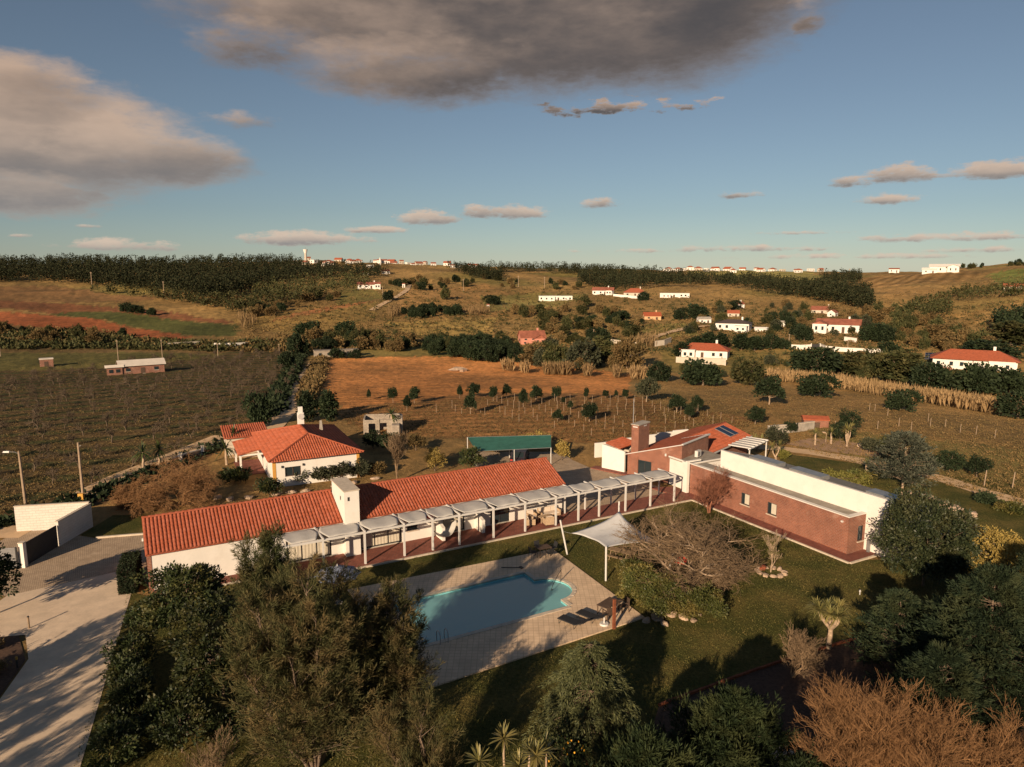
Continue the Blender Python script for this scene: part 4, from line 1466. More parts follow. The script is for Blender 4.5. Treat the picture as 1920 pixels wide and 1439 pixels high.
# ------------------------------------------------------------------ entrance: block walls, sliding gate, lamp posts
def entrance():
    t = thing('block_wall', 'white painted block boundary wall beside the gate', 'wall', (-42.0, 57.5, 0), R(11.5))
    MB().box(0, 5.7, -.1, .1, 0, 2.2).build('wall', BLOCK, t)
    MB().box(-.03, 5.76, -.14, .14, 2.202, 2.27).build('coping', COPING, t)
    b = thing('return_wall', 'shaded block wall running back from the sliding gate', 'wall', (-36.35, 58.85, 0), R(-90.5))
    MB().box(.15, 4.6, -.1, .1, 0, 2.05).build('wall', BLOCK, b)
    MB().box(.15, 4.66, -.14, .14, 2.052, 2.12).build('coping', COPING, b)
    g = thing('sliding_gate', 'dark sliding gate of close boards across the drive', 'gate', (-36.42, 54.1, 0), R(-90))
    n = 24
    for i in range(n):
        z = .12 + i * .068
        MB().box(0, 3.65, -.02, .02, z, z + .062).build('slat', DARKMET, g)
    MB().box(-.04, 0, -.035, .035, .06, 1.80).box(3.65, 3.69, -.035, .035, .06, 1.80).box(0, 3.65, -.035, .035, .06, .118).box(0, 3.65, -.035, .035, 1.755, 1.80).build('frame', DARKMET, g)
    p = thing('gate_pillar', 'slim white gate pillar at the near end of the dark gate', 'pillar', (-36.40, 50.15, 0), 0)
    MB().box(-.17, .17, -.17, .17, 0, 1.92).build('shaft', WHITE, p)
    MB().box(-.2, .2, -.2, .2, 1.922, 2.0).build('cap', COPING, p)
    w = thing('slatted_fence', 'grey slatted fence between gate pillar and dark tree', 'fence', (-36.6, 49.85, 0), R(190))
    for i in range(14):
        z = .1 + i * .115
        MB().box(0, 4.2, -.03, .03, z, z + .1).build('slat', GREYMET, w)
    for x in (.05, 2.1, 4.15):
        MB().box(x - .04, x + .04, .032, .11, 0, 1.75).build('post', DARKMET, w)
    k = thing('lawn_kerb', 'low pale kerb at the end of the side lawn', 'kerb', (0, 0, 0))
    a, e = Vector((-34.4, 55.9)), Vector((-28.6, 57.3))
    d = (e - a).normalized()
    nn = Vector((-d.y, d.x)) * .1
    MB().prism([a - nn, e - nn, e + nn, a + nn], 0, .16).build('edge', COPING, k)
    # lamp posts
    l = thing('lamp_post', 'wooden street lamp post with one arm at the left edge', 'lamp post', gp(48, 946), 0)
    MB().tube((0, 0, 0), (-.15, .1, 5.15), .14, .10, 8).build('pole', POLEMAT, l)
    MB().path([(-.15, .1, 4.9), (-.5, .05, 5.08), (-1.0, .0, 5.12)], .03, 5).build('arm', GREYMET, l)
    MB().hexa([(-1.55, -.1, 5.05), (-.95, -.1, 5.05), (-.95, .1, 5.05), (-1.55, .1, 5.05)], [(-1.5, -.06, 5.18), (-.95, -.06, 5.2), (-.95, .06, 5.2), (-1.5, .06, 5.18)]).build('lamp_head', WHITEMET, l)
    l = thing('utility_pole', 'wooden pole with yellow box at its foot by the block wall', 'pole', gp(157, 941), 0)
    MB().tube((0, 0, 0), (-.05, .1, 5.8), .14, .10, 8).build('pole', POLEMAT, l)
    MB().box(-.28, .22, -.4, -.15, .05, .9).build('meter_box', YELLOW, l)
    MB().path([(-.05, .1, 5.4), (.2, .1, 5.5)], .03, 5).build('bracket', GREYMET, l)
    for i, (px, py, s) in enumerate(((339, 866, 'nearer the golden willow'), (380, 852, 'nearer the red roofed house'))):
        c = thing('garden_post', 'short white garden wall pillar %s' % s, 'pillar', gp(px, py), R(20))
        MB().box(-.18, .18, -.18, .18, 0, .95).build('shaft', WHITE, c)
        MB().box(-.22, .22, -.22, .22, .952, 1.05).build('cap', COPING, c)
    hb = thing('clipped_hedge', 'tall clipped dark hedge block at the corner of the white house', 'hedge', (-26.95, 47.3, 0), R(112))
    rng = np.random.default_rng(5)
    N = 7000
    P = rng.uniform((-1.7, -.55, 0), (1.7, .55, 1.75), (N, 3))
    side = rng.integers(0, 5, N)
    P[side == 0, 0] = -1.7
    P[side == 1, 0] = 1.7
    P[side == 2, 1] = -.55
    P[side == 3, 1] = .55
    P[side == 4, 2] = 1.75
    V, F = leaf_quads(P, rng.normal(size=(N, 3)), rng.uniform(.08, .16, N), rng.uniform(.05, .09, N), rng)
    link('foliage', mesh_np('foliage', V, F), L_DARK, hb)
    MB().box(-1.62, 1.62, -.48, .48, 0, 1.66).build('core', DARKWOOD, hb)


def leaf_quads(P, D, L, Wd, rng):
    D = D / np.linalg.norm(D, axis=1, keepdims=True).clip(1e-6)
    S = np.cross(D, rng.normal(size=D.shape))
    S /= np.linalg.norm(S, axis=1, keepdims=True).clip(1e-6)
    L = np.asarray(L)[:, None]
    Wd = np.asarray(Wd)[:, None]
    V = np.stack([P, P + D * L * .5 + S * Wd * .5, P + D * L, P + D * L * .5 - S * Wd * .5], 1).reshape(-1, 3)
    return V, np.arange(len(V)).reshape(-1, 4)


entrance()

# ------------------------------------------------------------------ plants
def unit(v):
    return v / np.linalg.norm(v, axis=-1, keepdims=True).clip(1e-6)


def crown(seed, rx, ry, rz, zc, n_clump, n_leaf, leaf, cr, hollow=.5, lump=.35, flat=0.0, lw=.5):
    """leaves in clumps through an uneven ellipsoid; flat cuts the underside"""
    rng = np.random.default_rng(seed)
    d = unit(rng.normal(size=(n_clump, 3)))
    if flat:
        d[:, 2] = np.where(d[:, 2] < -flat, -flat * rng.random(n_clump), d[:, 2])
    k = rng.normal(size=(6, 3)) * 1.6
    ph = rng.random(6) * 6
    wob = 1 + lump * np.sin(d @ k.T * 1.7 + ph).mean(1) * 1.6
    r = (hollow + (1 - hollow) * rng.random(n_clump) ** .5) * wob
    C = d * r[:, None] * np.array((rx, ry, rz))
    C[:, 2] += zc
    cs = cr * rng.uniform(.6, 1.25, n_clump)
    o = unit(rng.normal(size=(n_clump, n_leaf, 3)))
    P = C[:, None] + o * (cs[:, None] * rng.random((n_clump, n_leaf)) ** .4)[..., None] * np.array((1, 1, .8))
    out = unit(C - np.array((0, 0, zc * .8)))[:, None]
    D = o * .6 + out * .5 + rng.normal(size=o.shape) * .5
    P, D = P.reshape(-1, 3), D.reshape(-1, 3)
    ok = P[:, 2] > .02
    P, D = P[ok], D[ok]
    n = len(P)
    L = leaf * rng.uniform(.6, 1.3, n)
    return leaf_quads(P, D, L, L * lw * rng.uniform(.7, 1.2, n), rng), C


def plumes(seed, B, D, L, per, nl, nw, r0, bend=(0, 0, 0), fwd=.75):
    """needle tufts along many small branches: bases B, directions D, lengths L"""
    rng = np.random.default_rng(seed)
    n = len(B)
    D = unit(D)
    t = rng.random((n, per)) ** .85
    bend = np.asarray(bend)
    ax = B[:, None] + D[:, None] * (L[:, None] * t)[..., None] + bend * (L[:, None] * t * t)[..., None]
    dirt = unit(D[:, None] + bend * (2 * t)[..., None])
    rad = unit(rng.normal(size=ax.shape))
    rr = r0 * (1 - t) ** .6 * rng.random((n, per))
    P = ax + rad * rr[..., None] * L[:, None, None]
    N = dirt * fwd + rad * .6 + rng.normal(size=ax.shape) * .15
    P, N = P.reshape(-1, 3), N.reshape(-1, 3)
    m = len(P)
    ll = nl * rng.uniform(.6, 1.3, m)
    return leaf_quads(P, N, ll, nw * rng.uniform(.7, 1.3, m), rng)


def segs_mesh(name, S, n=3, smooth=False):
    """tapered twigs from segments (p0, p1, r0, r1)"""
    S = np.asarray(S, float)
    A, Bp, r0, r1 = S[:, 0:3], S[:, 3:6], S[:, 6], S[:, 7]
    d = unit(Bp - A)
    ref = np.where(np.abs(d[:, 2:3]) > .9, np.array((1.0, 0, 0)), np.array((0, 0, 1.0)))
    a = unit(np.cross(d, ref))
    b = np.cross(d, a)
    ang = np.arange(n) * 2 * math.pi / n
    ring = a[:, None] * np.cos(ang)[:, None] + b[:, None] * np.sin(ang)[:, None]
    V = np.concatenate([A[:, None] + ring * r0[:, None, None], Bp[:, None] + ring * r1[:, None, None]], 1)
    q = np.array([(i, (i + 1) % n, n + (i + 1) % n, n + i) for i in range(n)])
    F = (q[None] + (np.arange(len(S)) * 2 * n)[:, None, None]).reshape(-1, 4)
    return mesh_np(name, V.reshape(-1, 3), F, smooth)


def branch(rng, out, p, d, ln, r, lev, nb, spread, up, shrink=.68, wig=.25, rmin=.006, droop=0.0):
    k = 3 if lev > 1 else 2
    q = p
    for i in range(k):
        d = unit(d + rng.normal(size=3) * wig + np.array((0, 0, up - droop * (1 if lev < 2 else .2))))
        e = q + d * ln / k
        ra, rb = max(rmin, r * (1 - .35 * i / k)), max(rmin, r * (1 - .35 * (i + 1) / k))
        out.append((*q, *e, ra, rb))
        q = e
        if lev > 0 and i < k - 1:
            sd = unit(d + unit(rng.normal(size=3)) * spread)
            branch(rng, out, q, sd, ln * shrink * rng.uniform(.7, 1.05), r * .55, lev - 1, nb, spread, up, shrink, wig, rmin, droop)
    if lev > 0:
        for _ in range(nb):
            sd = unit(d + unit(rng.normal(size=3)) * spread)
            branch(rng, out, q, sd, ln * shrink * rng.uniform(.75, 1.15), r * .62, lev - 1, nb, spread, up, shrink, wig, rmin, droop)


def bare_tree(seed, h, lev=5, nb=2, spread=.75, up=.12, r=.12, trunk=.28, stems=1, shrink=.7, wig=.2, rmin=.006, droop=0.0, lean=.15, n=3):
    rng = np.random.default_rng(seed)
    out = []
    for s in range(stems):
        d = unit(np.array((rng.normal() * lean, rng.normal() * lean, 1.0)))
        branch(rng, out, np.array((rng.normal() * .05 * (stems > 1), rng.normal() * .05 * (stems > 1), -.05)), d, h * trunk, r, lev, nb, spread, up, shrink, wig, rmin, droop)
    return out


def trunk_segs(rng, h, r, wig=.05, k=5, top=.3):
    out = []
    p = np.array((0, 0, -.05))
    for i in range(k):
        e = np.array((0, 0, h * (i + 1) / k)) + rng.normal(size=3) * wig * (1, 1, 0)
        out.append((*p, *e, r * (1 - (1 - top) * i / k), r * (1 - (1 - top) * (i + 1) / k)))
        p = e
    return out


def leafy_tree(name, label, cat, loc, seed, h, w, leafmat_, n_clump=60, n_leaf=90, leaf=.2, cr=.55, bark=BARK, base=.25, group=None, hollow=.45, lump=.4, tr=.1, lw=.5, flat=.5, d=None):
    t = thing(name, label, cat, loc, random.uniform(0, 6), group)
    rz = h * (1 - base) / 2
    (V, F), C = crown(seed, w / 2 - cr * .7, (d or w) / 2 - cr * .7, rz - cr * .5, h - rz, n_clump, n_leaf, leaf, cr, hollow, lump, flat, lw)
    rng = np.random.default_rng(seed + 1)
    S = trunk_segs(rng, h * .62, tr)
    for c in C[:: max(1, len(C) // 26)]:
        k = rng.uniform(.2, .55)
        p = np.array((0, 0, h * k))
        m = (p + c) / 2 + (0, 0, .1)
        S += [(*p, *m, tr * .4, tr * .28), (*m, *c, tr * .28, .012)]
    link('trunk', segs_mesh('trunk', S, 5), bark, t)
    link('crown', mesh_np('crown', V, F), leafmat_, t)
    return t


def casuarina(label, loc, seed, h, w, m, n=260, per=120, group=None, stems=5, nl=.34, nw=.035, hv=(.55, .88)):
    """feathery upswept tree: many plumes of thin needles on several stems"""
    t = thing('feathery_tree', label, 'tree', loc, 0, group)
    rng = np.random.default_rng(seed)
    S, B, D, L = [], [], [], []
    tips = []
    for s in range(stems):
        a = 2 * math.pi * s / stems + rng.uniform(-.4, .4)
        rr = w * .30 * rng.uniform(.35, 1.1) if s else 0.0
        hh = h * rng.uniform(*hv) if s else h
        tips.append((math.cos(a) * rr, math.sin(a) * rr, hh))
    for (tx, ty, tz) in tips:
        p = np.array((tx * .08, ty * .08, -.05))
        k = 8
        for i in range(k):
            f = (i + 1) / k
            e = np.array((tx * f ** .8, ty * f ** .8, tz * f)) + rng.normal(size=3) * .06
            S.append((*p, *e, .11 * (1 - f * .8) + .012, .11 * (1 - f * .9) + .01))
            p = e
        for i in range(n // len(tips)):
            f = rng.uniform(.08, 1.0)
            a = rng.uniform(0, 2 * math.pi)
            c = np.array((tx * f ** .8, ty * f ** .8, tz * f))
            ln = (w * .30 * (1 - f) ** .55 + .55) * rng.uniform(.55, 1.15)
            el = rng.uniform(.35, 1.05) + .35 * f
            d = np.array((math.cos(a) * math.cos(el), math.sin(a) * math.cos(el), math.sin(el)))
            S.append((*c, *(c + d * ln * .8), .022, .006))
            for q in range(3):
                g = rng.uniform(.15, .75)
                B.append(c + d * ln * g)
                D.append(d + rng.normal(size=3) * .38 + (0, 0, .15))
                L.append(ln * rng.uniform(.35, .6) + .35)
    V, F = plumes(seed + 3, np.array(B), np.array(D), np.array(L), per // 3, nl, nw, .22, (0, 0, .12))
    link('trunk', segs_mesh('trunk', S, 4), BARK, t)
    link('foliage', mesh_np('foliage', V, F), m, t)
    return t


def conifer(name, label, loc, seed, h, w, m, whorl=0, vary=(.65, 1.1), n=170, sub=10, per=16, up=.25, droop=0.0, shape=.8, nl=.22, nw=.05, base=.03, group=None, lean=(0, 0), bark=BARK):
    """conifer with layered branches carrying flat sprays"""
    t = thing(name, label, 'tree', loc, random.uniform(0, 6), group)
    rng = np.random.default_rng(seed)
    S = trunk_segs(rng, h * .96, .05 + h * .016, .04, 6, .15)
    B, D, L = [], [], []
    for i in range(n):
        f = base + (1 - base) * (i + rng.random()) / n
        a = rng.uniform(0, 2 * math.pi)
        if whorl:
            f = min(.99, (math.floor(f * whorl) + rng.uniform(.25, .6)) / whorl)
        R0 = w / 2 * (1 - f) ** shape * rng.uniform(*vary) + .12
        c = np.array((lean[0] * f, lean[1] * f, h * f))
        d = unit(np.array((math.cos(a), math.sin(a), up + rng.normal() * .1)))
        tip = c + d * R0 + np.array((0, 0, -droop * R0))
        S.append((*c, *tip, .03 * (1 - f) + .008, .005))
        for q in range(sub):
            g = rng.uniform(.3, 1.0) ** .8
            B.append(c + d * R0 * g + np.array((0, 0, -droop * R0 * g * g)))
            D.append(d * .9 + rng.normal(size=3) * (.42, .42, .12 if whorl else .3) + np.array((0, 0, up * .9 - droop * 1.1)))
            L.append(R0 * .26 + rng.uniform(.18, .4))
    V, F = plumes(seed + 5, np.array(B), np.array(D), np.array(L), per, nl, nw, .13, (0, 0, -droop * .8), .95)
    link('trunk', segs_mesh('trunk', S, 4), bark, t)
    link('foliage', mesh_np('foliage', V, F), m, t)
    return t


def bare(name, label, loc, seed, m, h, group=None, twig=None, wide=1.0, **kw):
    t = thing(name, label, 'tree', loc, random.uniform(0, 6), group)
    S = np.array(bare_tree(seed, h, **kw))
    z = S[:, [2, 5]].max()
    k = h / z
    S[:, :6] *= k
    S[:, [0, 1, 3, 4]] *= wide
    ntr = max(3, len(S) // 60)
    big = S[:, 6] >= np.sort(S[:, 6])[-min(len(S), ntr)]
    link('trunk', segs_mesh('trunk', S[big], 6), m, t)
    link('twigs', segs_mesh('twigs', S[~big], 3), twig or m, t)
    return t


def rosette(b, c, n, ln, wd, rng, droop=.7, upmin=-.1):
    """a head of strap leaves"""
    for i in range(n):
        a = rng.uniform(0, 2 * math.pi)
        el = rng.uniform(upmin, 1.35)
        d = np.array((math.cos(a) * math.cos(el), math.sin(a) * math.cos(el), math.sin(el)))
        s = np.cross(d, (0, 0, 1.0))
        s = s / max(np.linalg.norm(s), 1e-4)
        l = ln * rng.uniform(.75, 1.1)
        row = []
        for t, w in ((0, .55), (.35, 1.0), (.7, .8), (1.0, .08)):
            p = np.array(c) + d * l * t + np.array((0, 0, -droop * l * t * t * math.cos(el) * .55))
            row.append([tuple(p - s * wd * w * .5), tuple(p + np.array((0, 0, -.1)) * wd * w), tuple(p + s * wd * w * .5)])
        b.grid(row)


def palm(name, label, cat, loc, seed, h, heads, ln, wd, m, n=46, bark=PALEBARK, tr=.16, group=None, fork=.45, spread=.5, droop=.7):
    t = thing(name, label, cat, loc, 0, group)
    rng = np.random.default_rng(seed)
    S, H = [], []
    if heads == 1:
        S = trunk_segs(rng, h, tr, .03, 5, .75)
        H = [np.array(S[-1][3:6])]
    else:
        fz = h * fork
        S = trunk_segs(rng, fz, tr, .03, 4, .8)
        p = np.array(S[-1][3:6])
        for k in range(heads):
            a = 2 * math.pi * k / heads + rng.uniform(-.4, .4)
            q = np.array((math.cos(a) * spread * rng.uniform(.5, 1), math.sin(a) * spread * rng.uniform(.5, 1), h * rng.uniform(.8, 1.0)))
            mid = (p + q) / 2 + (np.cos(a) * .1, np.sin(a) * .1, -.05)
            S += [(*p, *mid, tr * .7, tr * .55), (*mid, *q, tr * .55, tr * .45)]
            H.append(q)
    link('trunk', segs_mesh('trunk', S, 7), bark, t)
    for c in H:
        b = MB()
        rosette(b, c, n, ln, wd, rng, droop, -.1 if droop < 1 else -.45)
        b.build('leaf_head', m, t)
    return t


# ---- the big foreground trees
casuarina('broad feathery brown-green tree in front of the pool', (-8.8, 28.6, 0), 11, 8.7, 9.6, L_CASU, n=540, per=230, stems=11, nl=.26, nw=.027, hv=(.66, .96))
casuarina('slender feathery tree in front of the white house wall', (-12.3, 34.2, 0), 12, 8.3, 5.2, L_CASU2, n=340, per=210, stems=6, nl=.26, nw=.028, hv=(.72, .98))
casuarina('feathery tree leaning over the near end of the pool deck', (-5.6, 31.2, 0), 14, 6.9, 5.6, L_CASU, n=260, per=200, stems=6, nl=.26, nw=.027)
casuarina('low feathery shrub beneath the broad feathery tree', (-3.6, 25.8, 0), 13, 4.6, 5.0, L_CASU, n=160, per=150, stems=5, nl=.26, nw=.022)
# trees beside the drive whose shadows lie across it (left of the picture)
for i, (x, y, h) in enumerate(((-30.2, 31.5, 4.6), (-31.2, 27.0, 6.2), (-30.4, 22.5, 7.2), (-29.2, 18.0, 8.2), (-27.6, 13.0, 9.2), (-27.0, 8.0, 9.8), (-23.5, 6.0, 9.0), (-29.8, 29.4, 4.2), (-30.8, 24.8, 5.6), (-29.6, 20.2, 6.6), (-28.4, 15.6, 7.6))):
    casuarina('feathery tree along the far side of the driveway', (x, y, 0), 20 + i, h, 2.7, L_CASU2, n=60, per=60, group='trees along the driveway', stems=3, nw=.06)
for i, (x, y, h) in enumerate(((-2.5, 14.5, 7.8), (4.5, 12.5, 8.6))):
    casuarina('feathery tree at the foot of the garden', (x, y, 0), 40 + i, h, 5.0, L_CASU2, n=90, per=60, group='trees at the foot of the garden', stems=4, nw=.07)

leafy_tree('magnolia_tree', 'glossy dark evergreen tree against the white house end', 'tree', (-19.4, 39.6, 0), 51, 4.9, 5.4, L_MAG, 180, 95, .21, .5, base=.04)
leafy_tree('magnolia_tree', 'glossy evergreen tree between the drive hedge and the feathery tree', 'tree', (-14.9, 33.6, 0), 52, 5.0, 5.0, L_MAG, 140, 95, .2, .48, base=.04)
for i, (x, y, h, w, lb) in enumerate(((-20.9, 36.3, 2.4, 2.6, 'just below the larger glossy tree'), (-19.2, 32.6, 2.0, 2.6, 'at the middle of the drive edge'),
                                      (-17.6, 28.8, 2.1, 2.8, 'at the bottom of the drive edge'), (-15.2, 29.6, 2.2, 2.8, 'below the smaller glossy tree'),
                                      (-22.9, 40.9, 1.7, 2.2, 'beside the clipped hedge block'), (-17.2, 35.8, 2.0, 2.4, 'between the two glossy trees'), (-16.6, 31.6, 1.9, 2.4, 'under the smaller glossy tree'), (-18.4, 30.6, 1.6, 2.2, 'in the lower hedge row'), (-13.4, 30.6, 1.7, 2.4, 'at the foot of the broad feathery tree'), (-20.2, 34.4, 1.8, 2.2, 'halfway along the drive hedge'))):
    leafy_tree('laurel_bush', 'green bush %s' % lb, 'bush', (x, y, 0), 60 + i, h, w, L_MAG, 46, 80, .17, .42, base=.0, tr=.05, group='bushes along the driveway')
bare('twiggy_shrub', 'twiggy half bare shrub at the bottom edge by the feathery tree', (-12.6, 27.2, 0), 71, TWIG, 2.6, lev=4, nb=2, stems=7, spread=.5, up=.2, r=.02, trunk=.4, lean=.5)
leafy_tree('dark_tree', 'dark leafy tree at the left edge beside the slatted fence', 'tree', (-33.6, 42.2, 0), 72, 5.2, 4.8, L_DARK, 90, 70, .26, .5, base=.12)
for i, (x, y) in enumerate(((-28.6, 36.0), (-27.8, 33.2), (-30.5, 38.6), (-29.6, 33.6), (-27.0, 30.6))):
    leafy_tree('bed_plant', 'low brownish plant in the bed left of the drive', 'plant', (x, y, .03), 75 + i, .8, 1.8, L_SCRUB, 22, 60, .14, .3, base=0, tr=.03, group='low plants left of the drive')

leafy_tree('laurel_tree', 'large dark green laurel at the end of the brick wing', 'tree', (28.9, 47.0, 0), 81, 6.6, 7.4, L_LAUR, 330, 110, .2, .6, base=.02, hollow=.62, lump=.25)
leafy_tree('golden_shrub', 'tall golden yellow shrub at the right edge', 'bush', (32.6, 45.2, 0), 82, 4.9, 5.0, L_GOLD, 170, 95, .17, .45, base=.05, hollow=.6)
conifer('cypress_tree', 'large dark cypress at the lower right edge', (23.6, 32.6, 0), 91, 7.6, 9.6, L_CYP, 11, (.6, 1.15), n=300, sub=18, per=17, up=.16, shape=.95, nl=.26, nw=.045)
conifer('cypress_tree', 'dark cypress just left of the large one', (19.4, 29.4, 0), 92, 5.2, 6.0, L_CYP, 9, (.6, 1.15), n=180, sub=15, per=16, up=.18, shape=.95, nl=.26, nw=.045)
conifer('cypress_tree', 'dark cypress in shadow below the laurel', (21.6, 37.0, 0), 93, 4.2, 4.4, L_CYP, 8, (.6, 1.15), n=130, sub=12, per=15, up=.2, nl=.2, nw=.055)
conifer('cypress_tree', 'dark cypress half hidden at the right frame edge', (30.5, 38.5, 0), 97, 6.2, 6.4, L_CYP, 10, (.6, 1.15), n=180, sub=13, per=15, up=.2, nl=.2, nw=.06)
conifer('weeping_cedar', 'weeping cedar with drooping pale green branches below the pool deck', (3.6, 30.6, 0), 94, 5.0, 5.2, L_CED, 13, (.5, 1.15), n=200, sub=13, per=17, up=.12, droop=.5, shape=.6, nl=.2, nw=.04)
conifer('juniper_tree', 'spreading juniper in the centre of the mulch bed', (9.2, 26.8, 0), 95, 4.3, 6.0, L_JUN, 0, (.4, 1.2), n=150, sub=20, per=17, up=.75, shape=.85, nl=.26, nw=.045)
conifer('juniper_tree', 'spreading juniper at the bottom edge left of the centre one', (5.0, 24.2, 0), 96, 4.2, 6.0, L_JUN, 0, (.4, 1.2), n=140, sub=20, per=17, up=.75, shape=.85, nl=.26, nw=.045)
conifer('juniper_tree', 'low juniper at the bottom edge beside the bare willow', (11.2, 24.6, 0), 98, 2.9, 4.4, L_JUN, 0, (.4, 1.2), n=80, sub=16, per=16, up=.75, shape=.85, nl=.26, nw=.045)

palm('cordyline_palm', 'forked cordyline palm standing alone on the lawn', 'palm', (18.6, 38.7, 0), 101, 2.75, 8, .82, .06, L_PALM, n=64, tr=.17, fork=.45, spread=.9, droop=.85)
palm('cordyline_palm', 'small yellowish cordyline in the shade of the laurel', 'palm', (23.4, 40.2, 0), 102, 1.9, 3, .8, .06, L_PALM, n=44, tr=.1, fork=.5, spread=.5)
rngy = np.random.default_rng(9)
for i, (x, y, h) in enumerate(((-1.3, 24.8, 3.5), (-.3, 25.3, 4.1), (.25, 24.3, 3.7), (1.3, 25.0, 3.8), (.7, 25.8, 3.1), (1.6, 23.6, 3.4), (-.4, 23.6, 3.0), (.9, 24.2, 4.2))):
    palm('yucca', 'yellow green yucca stem in the clump at the bottom edge', 'yucca', (x, y, 0), 110 + i, h - .3, 1, .72, .075, L_PALM, n=46, tr=.06, group='yucca clump at the bottom edge', droop=.35)
leafy_tree('orange_tree', 'small orange tree with fruit under the weeping cedar', 'tree', (2.3, 28.2, 0), 121, 1.8, 2.0, L_MAG, 30, 60, .13, .32, base=.1, tr=.05)
ot = [o for o in bpy.data.objects if o.name.startswith('orange_tree')][0]
rngo = np.random.default_rng(4)
FRUIT = plain('orange_peel', (.75, .36, .03), .5, .1)
fb = MB()
fb.tube((0, 0, -.045), (0, 0, -.02), .02, .042, 7).tube((0, 0, -.02), (0, 0, .02), .042, .042, 7).tube((0, 0, .02), (0, 0, .045), .042, .02, 7)
fme = None
for i in range(34):
    d = unit(rngo.normal(size=3)) * (1.0, 1.0, .75)
    p = (d[0] * .95, d[1] * .95, 1.0 + d[2] * .85)
    if fme is None:
        fo = fb.build('orange', FRUIT, ot, p, smooth=True)
        fme = fo.data
    else:
        link('orange', fme, None, ot, p)

bare('fig_tree', 'wide bare tree with pale branches on the lawn beside the sail', (12.3, 46.4, 0), 131, POLEMAT, 5.7, twig=TWIG, wide=1.5, lev=6, nb=2, spread=.8, up=.04, r=.17, trunk=.24, stems=4, shrink=.75, wig=.24, rmin=.008, lean=.55)
bare('bare_tree', 'reddish bare tree against the brick wing wall', (18.0, 62.2, 0), 132, TWIGRED, 5.0, lev=6, nb=2, spread=.6, up=.1, r=.09, trunk=.26, stems=3, shrink=.74, wig=.2, rmin=.008, lean=.3)
bare('bare_tree', 'bare upright tree behind the middle of the tiled roof', (-12.0, 71.8, 0), 133, TWIG, 6.0, lev=6, nb=2, spread=.5, up=.18, r=.11, trunk=.32, stems=1, shrink=.74, wig=.15, rmin=.009)
bare('bare_shrub', 'small bare multi-stemmed shrub at the edge of the mulch bed', (15.3, 35.7, 0), 134, TWIG, 2.9, lev=5, nb=2, spread=.6, up=.1, r=.05, trunk=.3, stems=5, shrink=.74, wig=.2, rmin=.008, lean=.6)
bare('bare_willow', 'large bare orange-brown willow at the bottom right', (15.4, 26.4, 0), 135, TWIGOR, 5.8, wide=1.25, lev=6, nb=2, spread=.55, up=.12, r=.06, trunk=.27, stems=8, shrink=.76, wig=.16, rmin=.0055, lean=.75)
bare('bare_willow', 'smaller bare orange-brown willow right of the large one', (19.0, 25.6, 0), 136, TWIGOR, 4.9, wide=1.2, lev=6, nb=2, spread=.55, up=.12, r=.06, trunk=.27, stems=5, shrink=.76, wig=.16, rmin=.0055, lean=.7)
bare('weeping_willow', 'golden weeping willow beside the white block wall', (-31.2, 64.2, 0), 137, TWIGOR, 5.2, wide=1.25, lev=6, nb=2, spread=.75, up=.06, r=.10, trunk=.3, stems=5, shrink=.74, wig=.22, rmin=.009, droop=.28, lean=.8)
bare('weeping_willow', 'smaller golden willow left of the weeping one', (-34.6, 63.6, 0), 138, TWIGOR, 3.2, lev=6, nb=2, spread=.75, up=.06, r=.08, trunk=.3, stems=5, shrink=.74, wig=.22, rmin=.009, droop=.22, lean=.8)

w = bare('young_willow', 'young yellow green willow in a ring of stones by the brick wing', (19.0, 49.3, 0), 139, PALEBARK, 3.2, lev=5, nb=2, spread=.5, up=.16, r=.06, trunk=.32, stems=1, shrink=.72, wig=.15, rmin=.008)
(Vw, Fw), _ = crown(140, .9, .9, .9, 2.2, 26, 26, .12, .3, .4, .4, 0, .3)
link('leaves', mesh_np('leaves', Vw, Fw), L_WILLOW, w)


def rock(name, label, loc, s, seed, group=None, parent=None, m=STONE):
    rng = np.random.default_rng(seed)
    b = MB()
    n, k = 9, 6
    P = []
    ph = rng.random(4) * 6
    for i in range(k + 1):
        th = math.pi * i / k
        row = []
        for j in range(n + 1):
            a = 2 * math.pi * (j % n) / n
            d = np.array((math.sin(th) * math.cos(a), math.sin(th) * math.sin(a), math.cos(th)))
            r = 1 + .25 * math.sin(d[0] * 3 + ph[0]) * math.cos(d[1] * 3 + ph[1]) + .15 * math.sin(d[2] * 5 + ph[2])
            row.append((d[0] * r * s[0], d[1] * r * s[1], d[2] * r * s[2] + s[2] * .6))
        P.append(row)
    b.grid(P)
    o = b.build(name, m, parent, loc, rng.uniform(0, 6))
    if label:
        tag(o, label, 'rock', group)
    return o


for i in range(11):
    a = 2 * math.pi * i / 11
    rock('ring_stone', 'rounded stone in the ring around the young willow', (19.0 + math.cos(a) * .95, 49.2 + math.sin(a) * .8, 0), (.26, .2, .14), 200 + i, 'stones ringing the young willow')
for i, (px, py, s) in enumerate(((1232, 1160, .5), (1256, 1154, .48), (1282, 1160, .36), (1212, 1166, .34), (1246, 1172, .3), (1300, 1166, .26))):
    rock('boulder', 'pale boulder in the rockery below the ivy mound', gp(px, py), (s, s * .8, s * .45), 220 + i, 'boulders below the ivy mound')
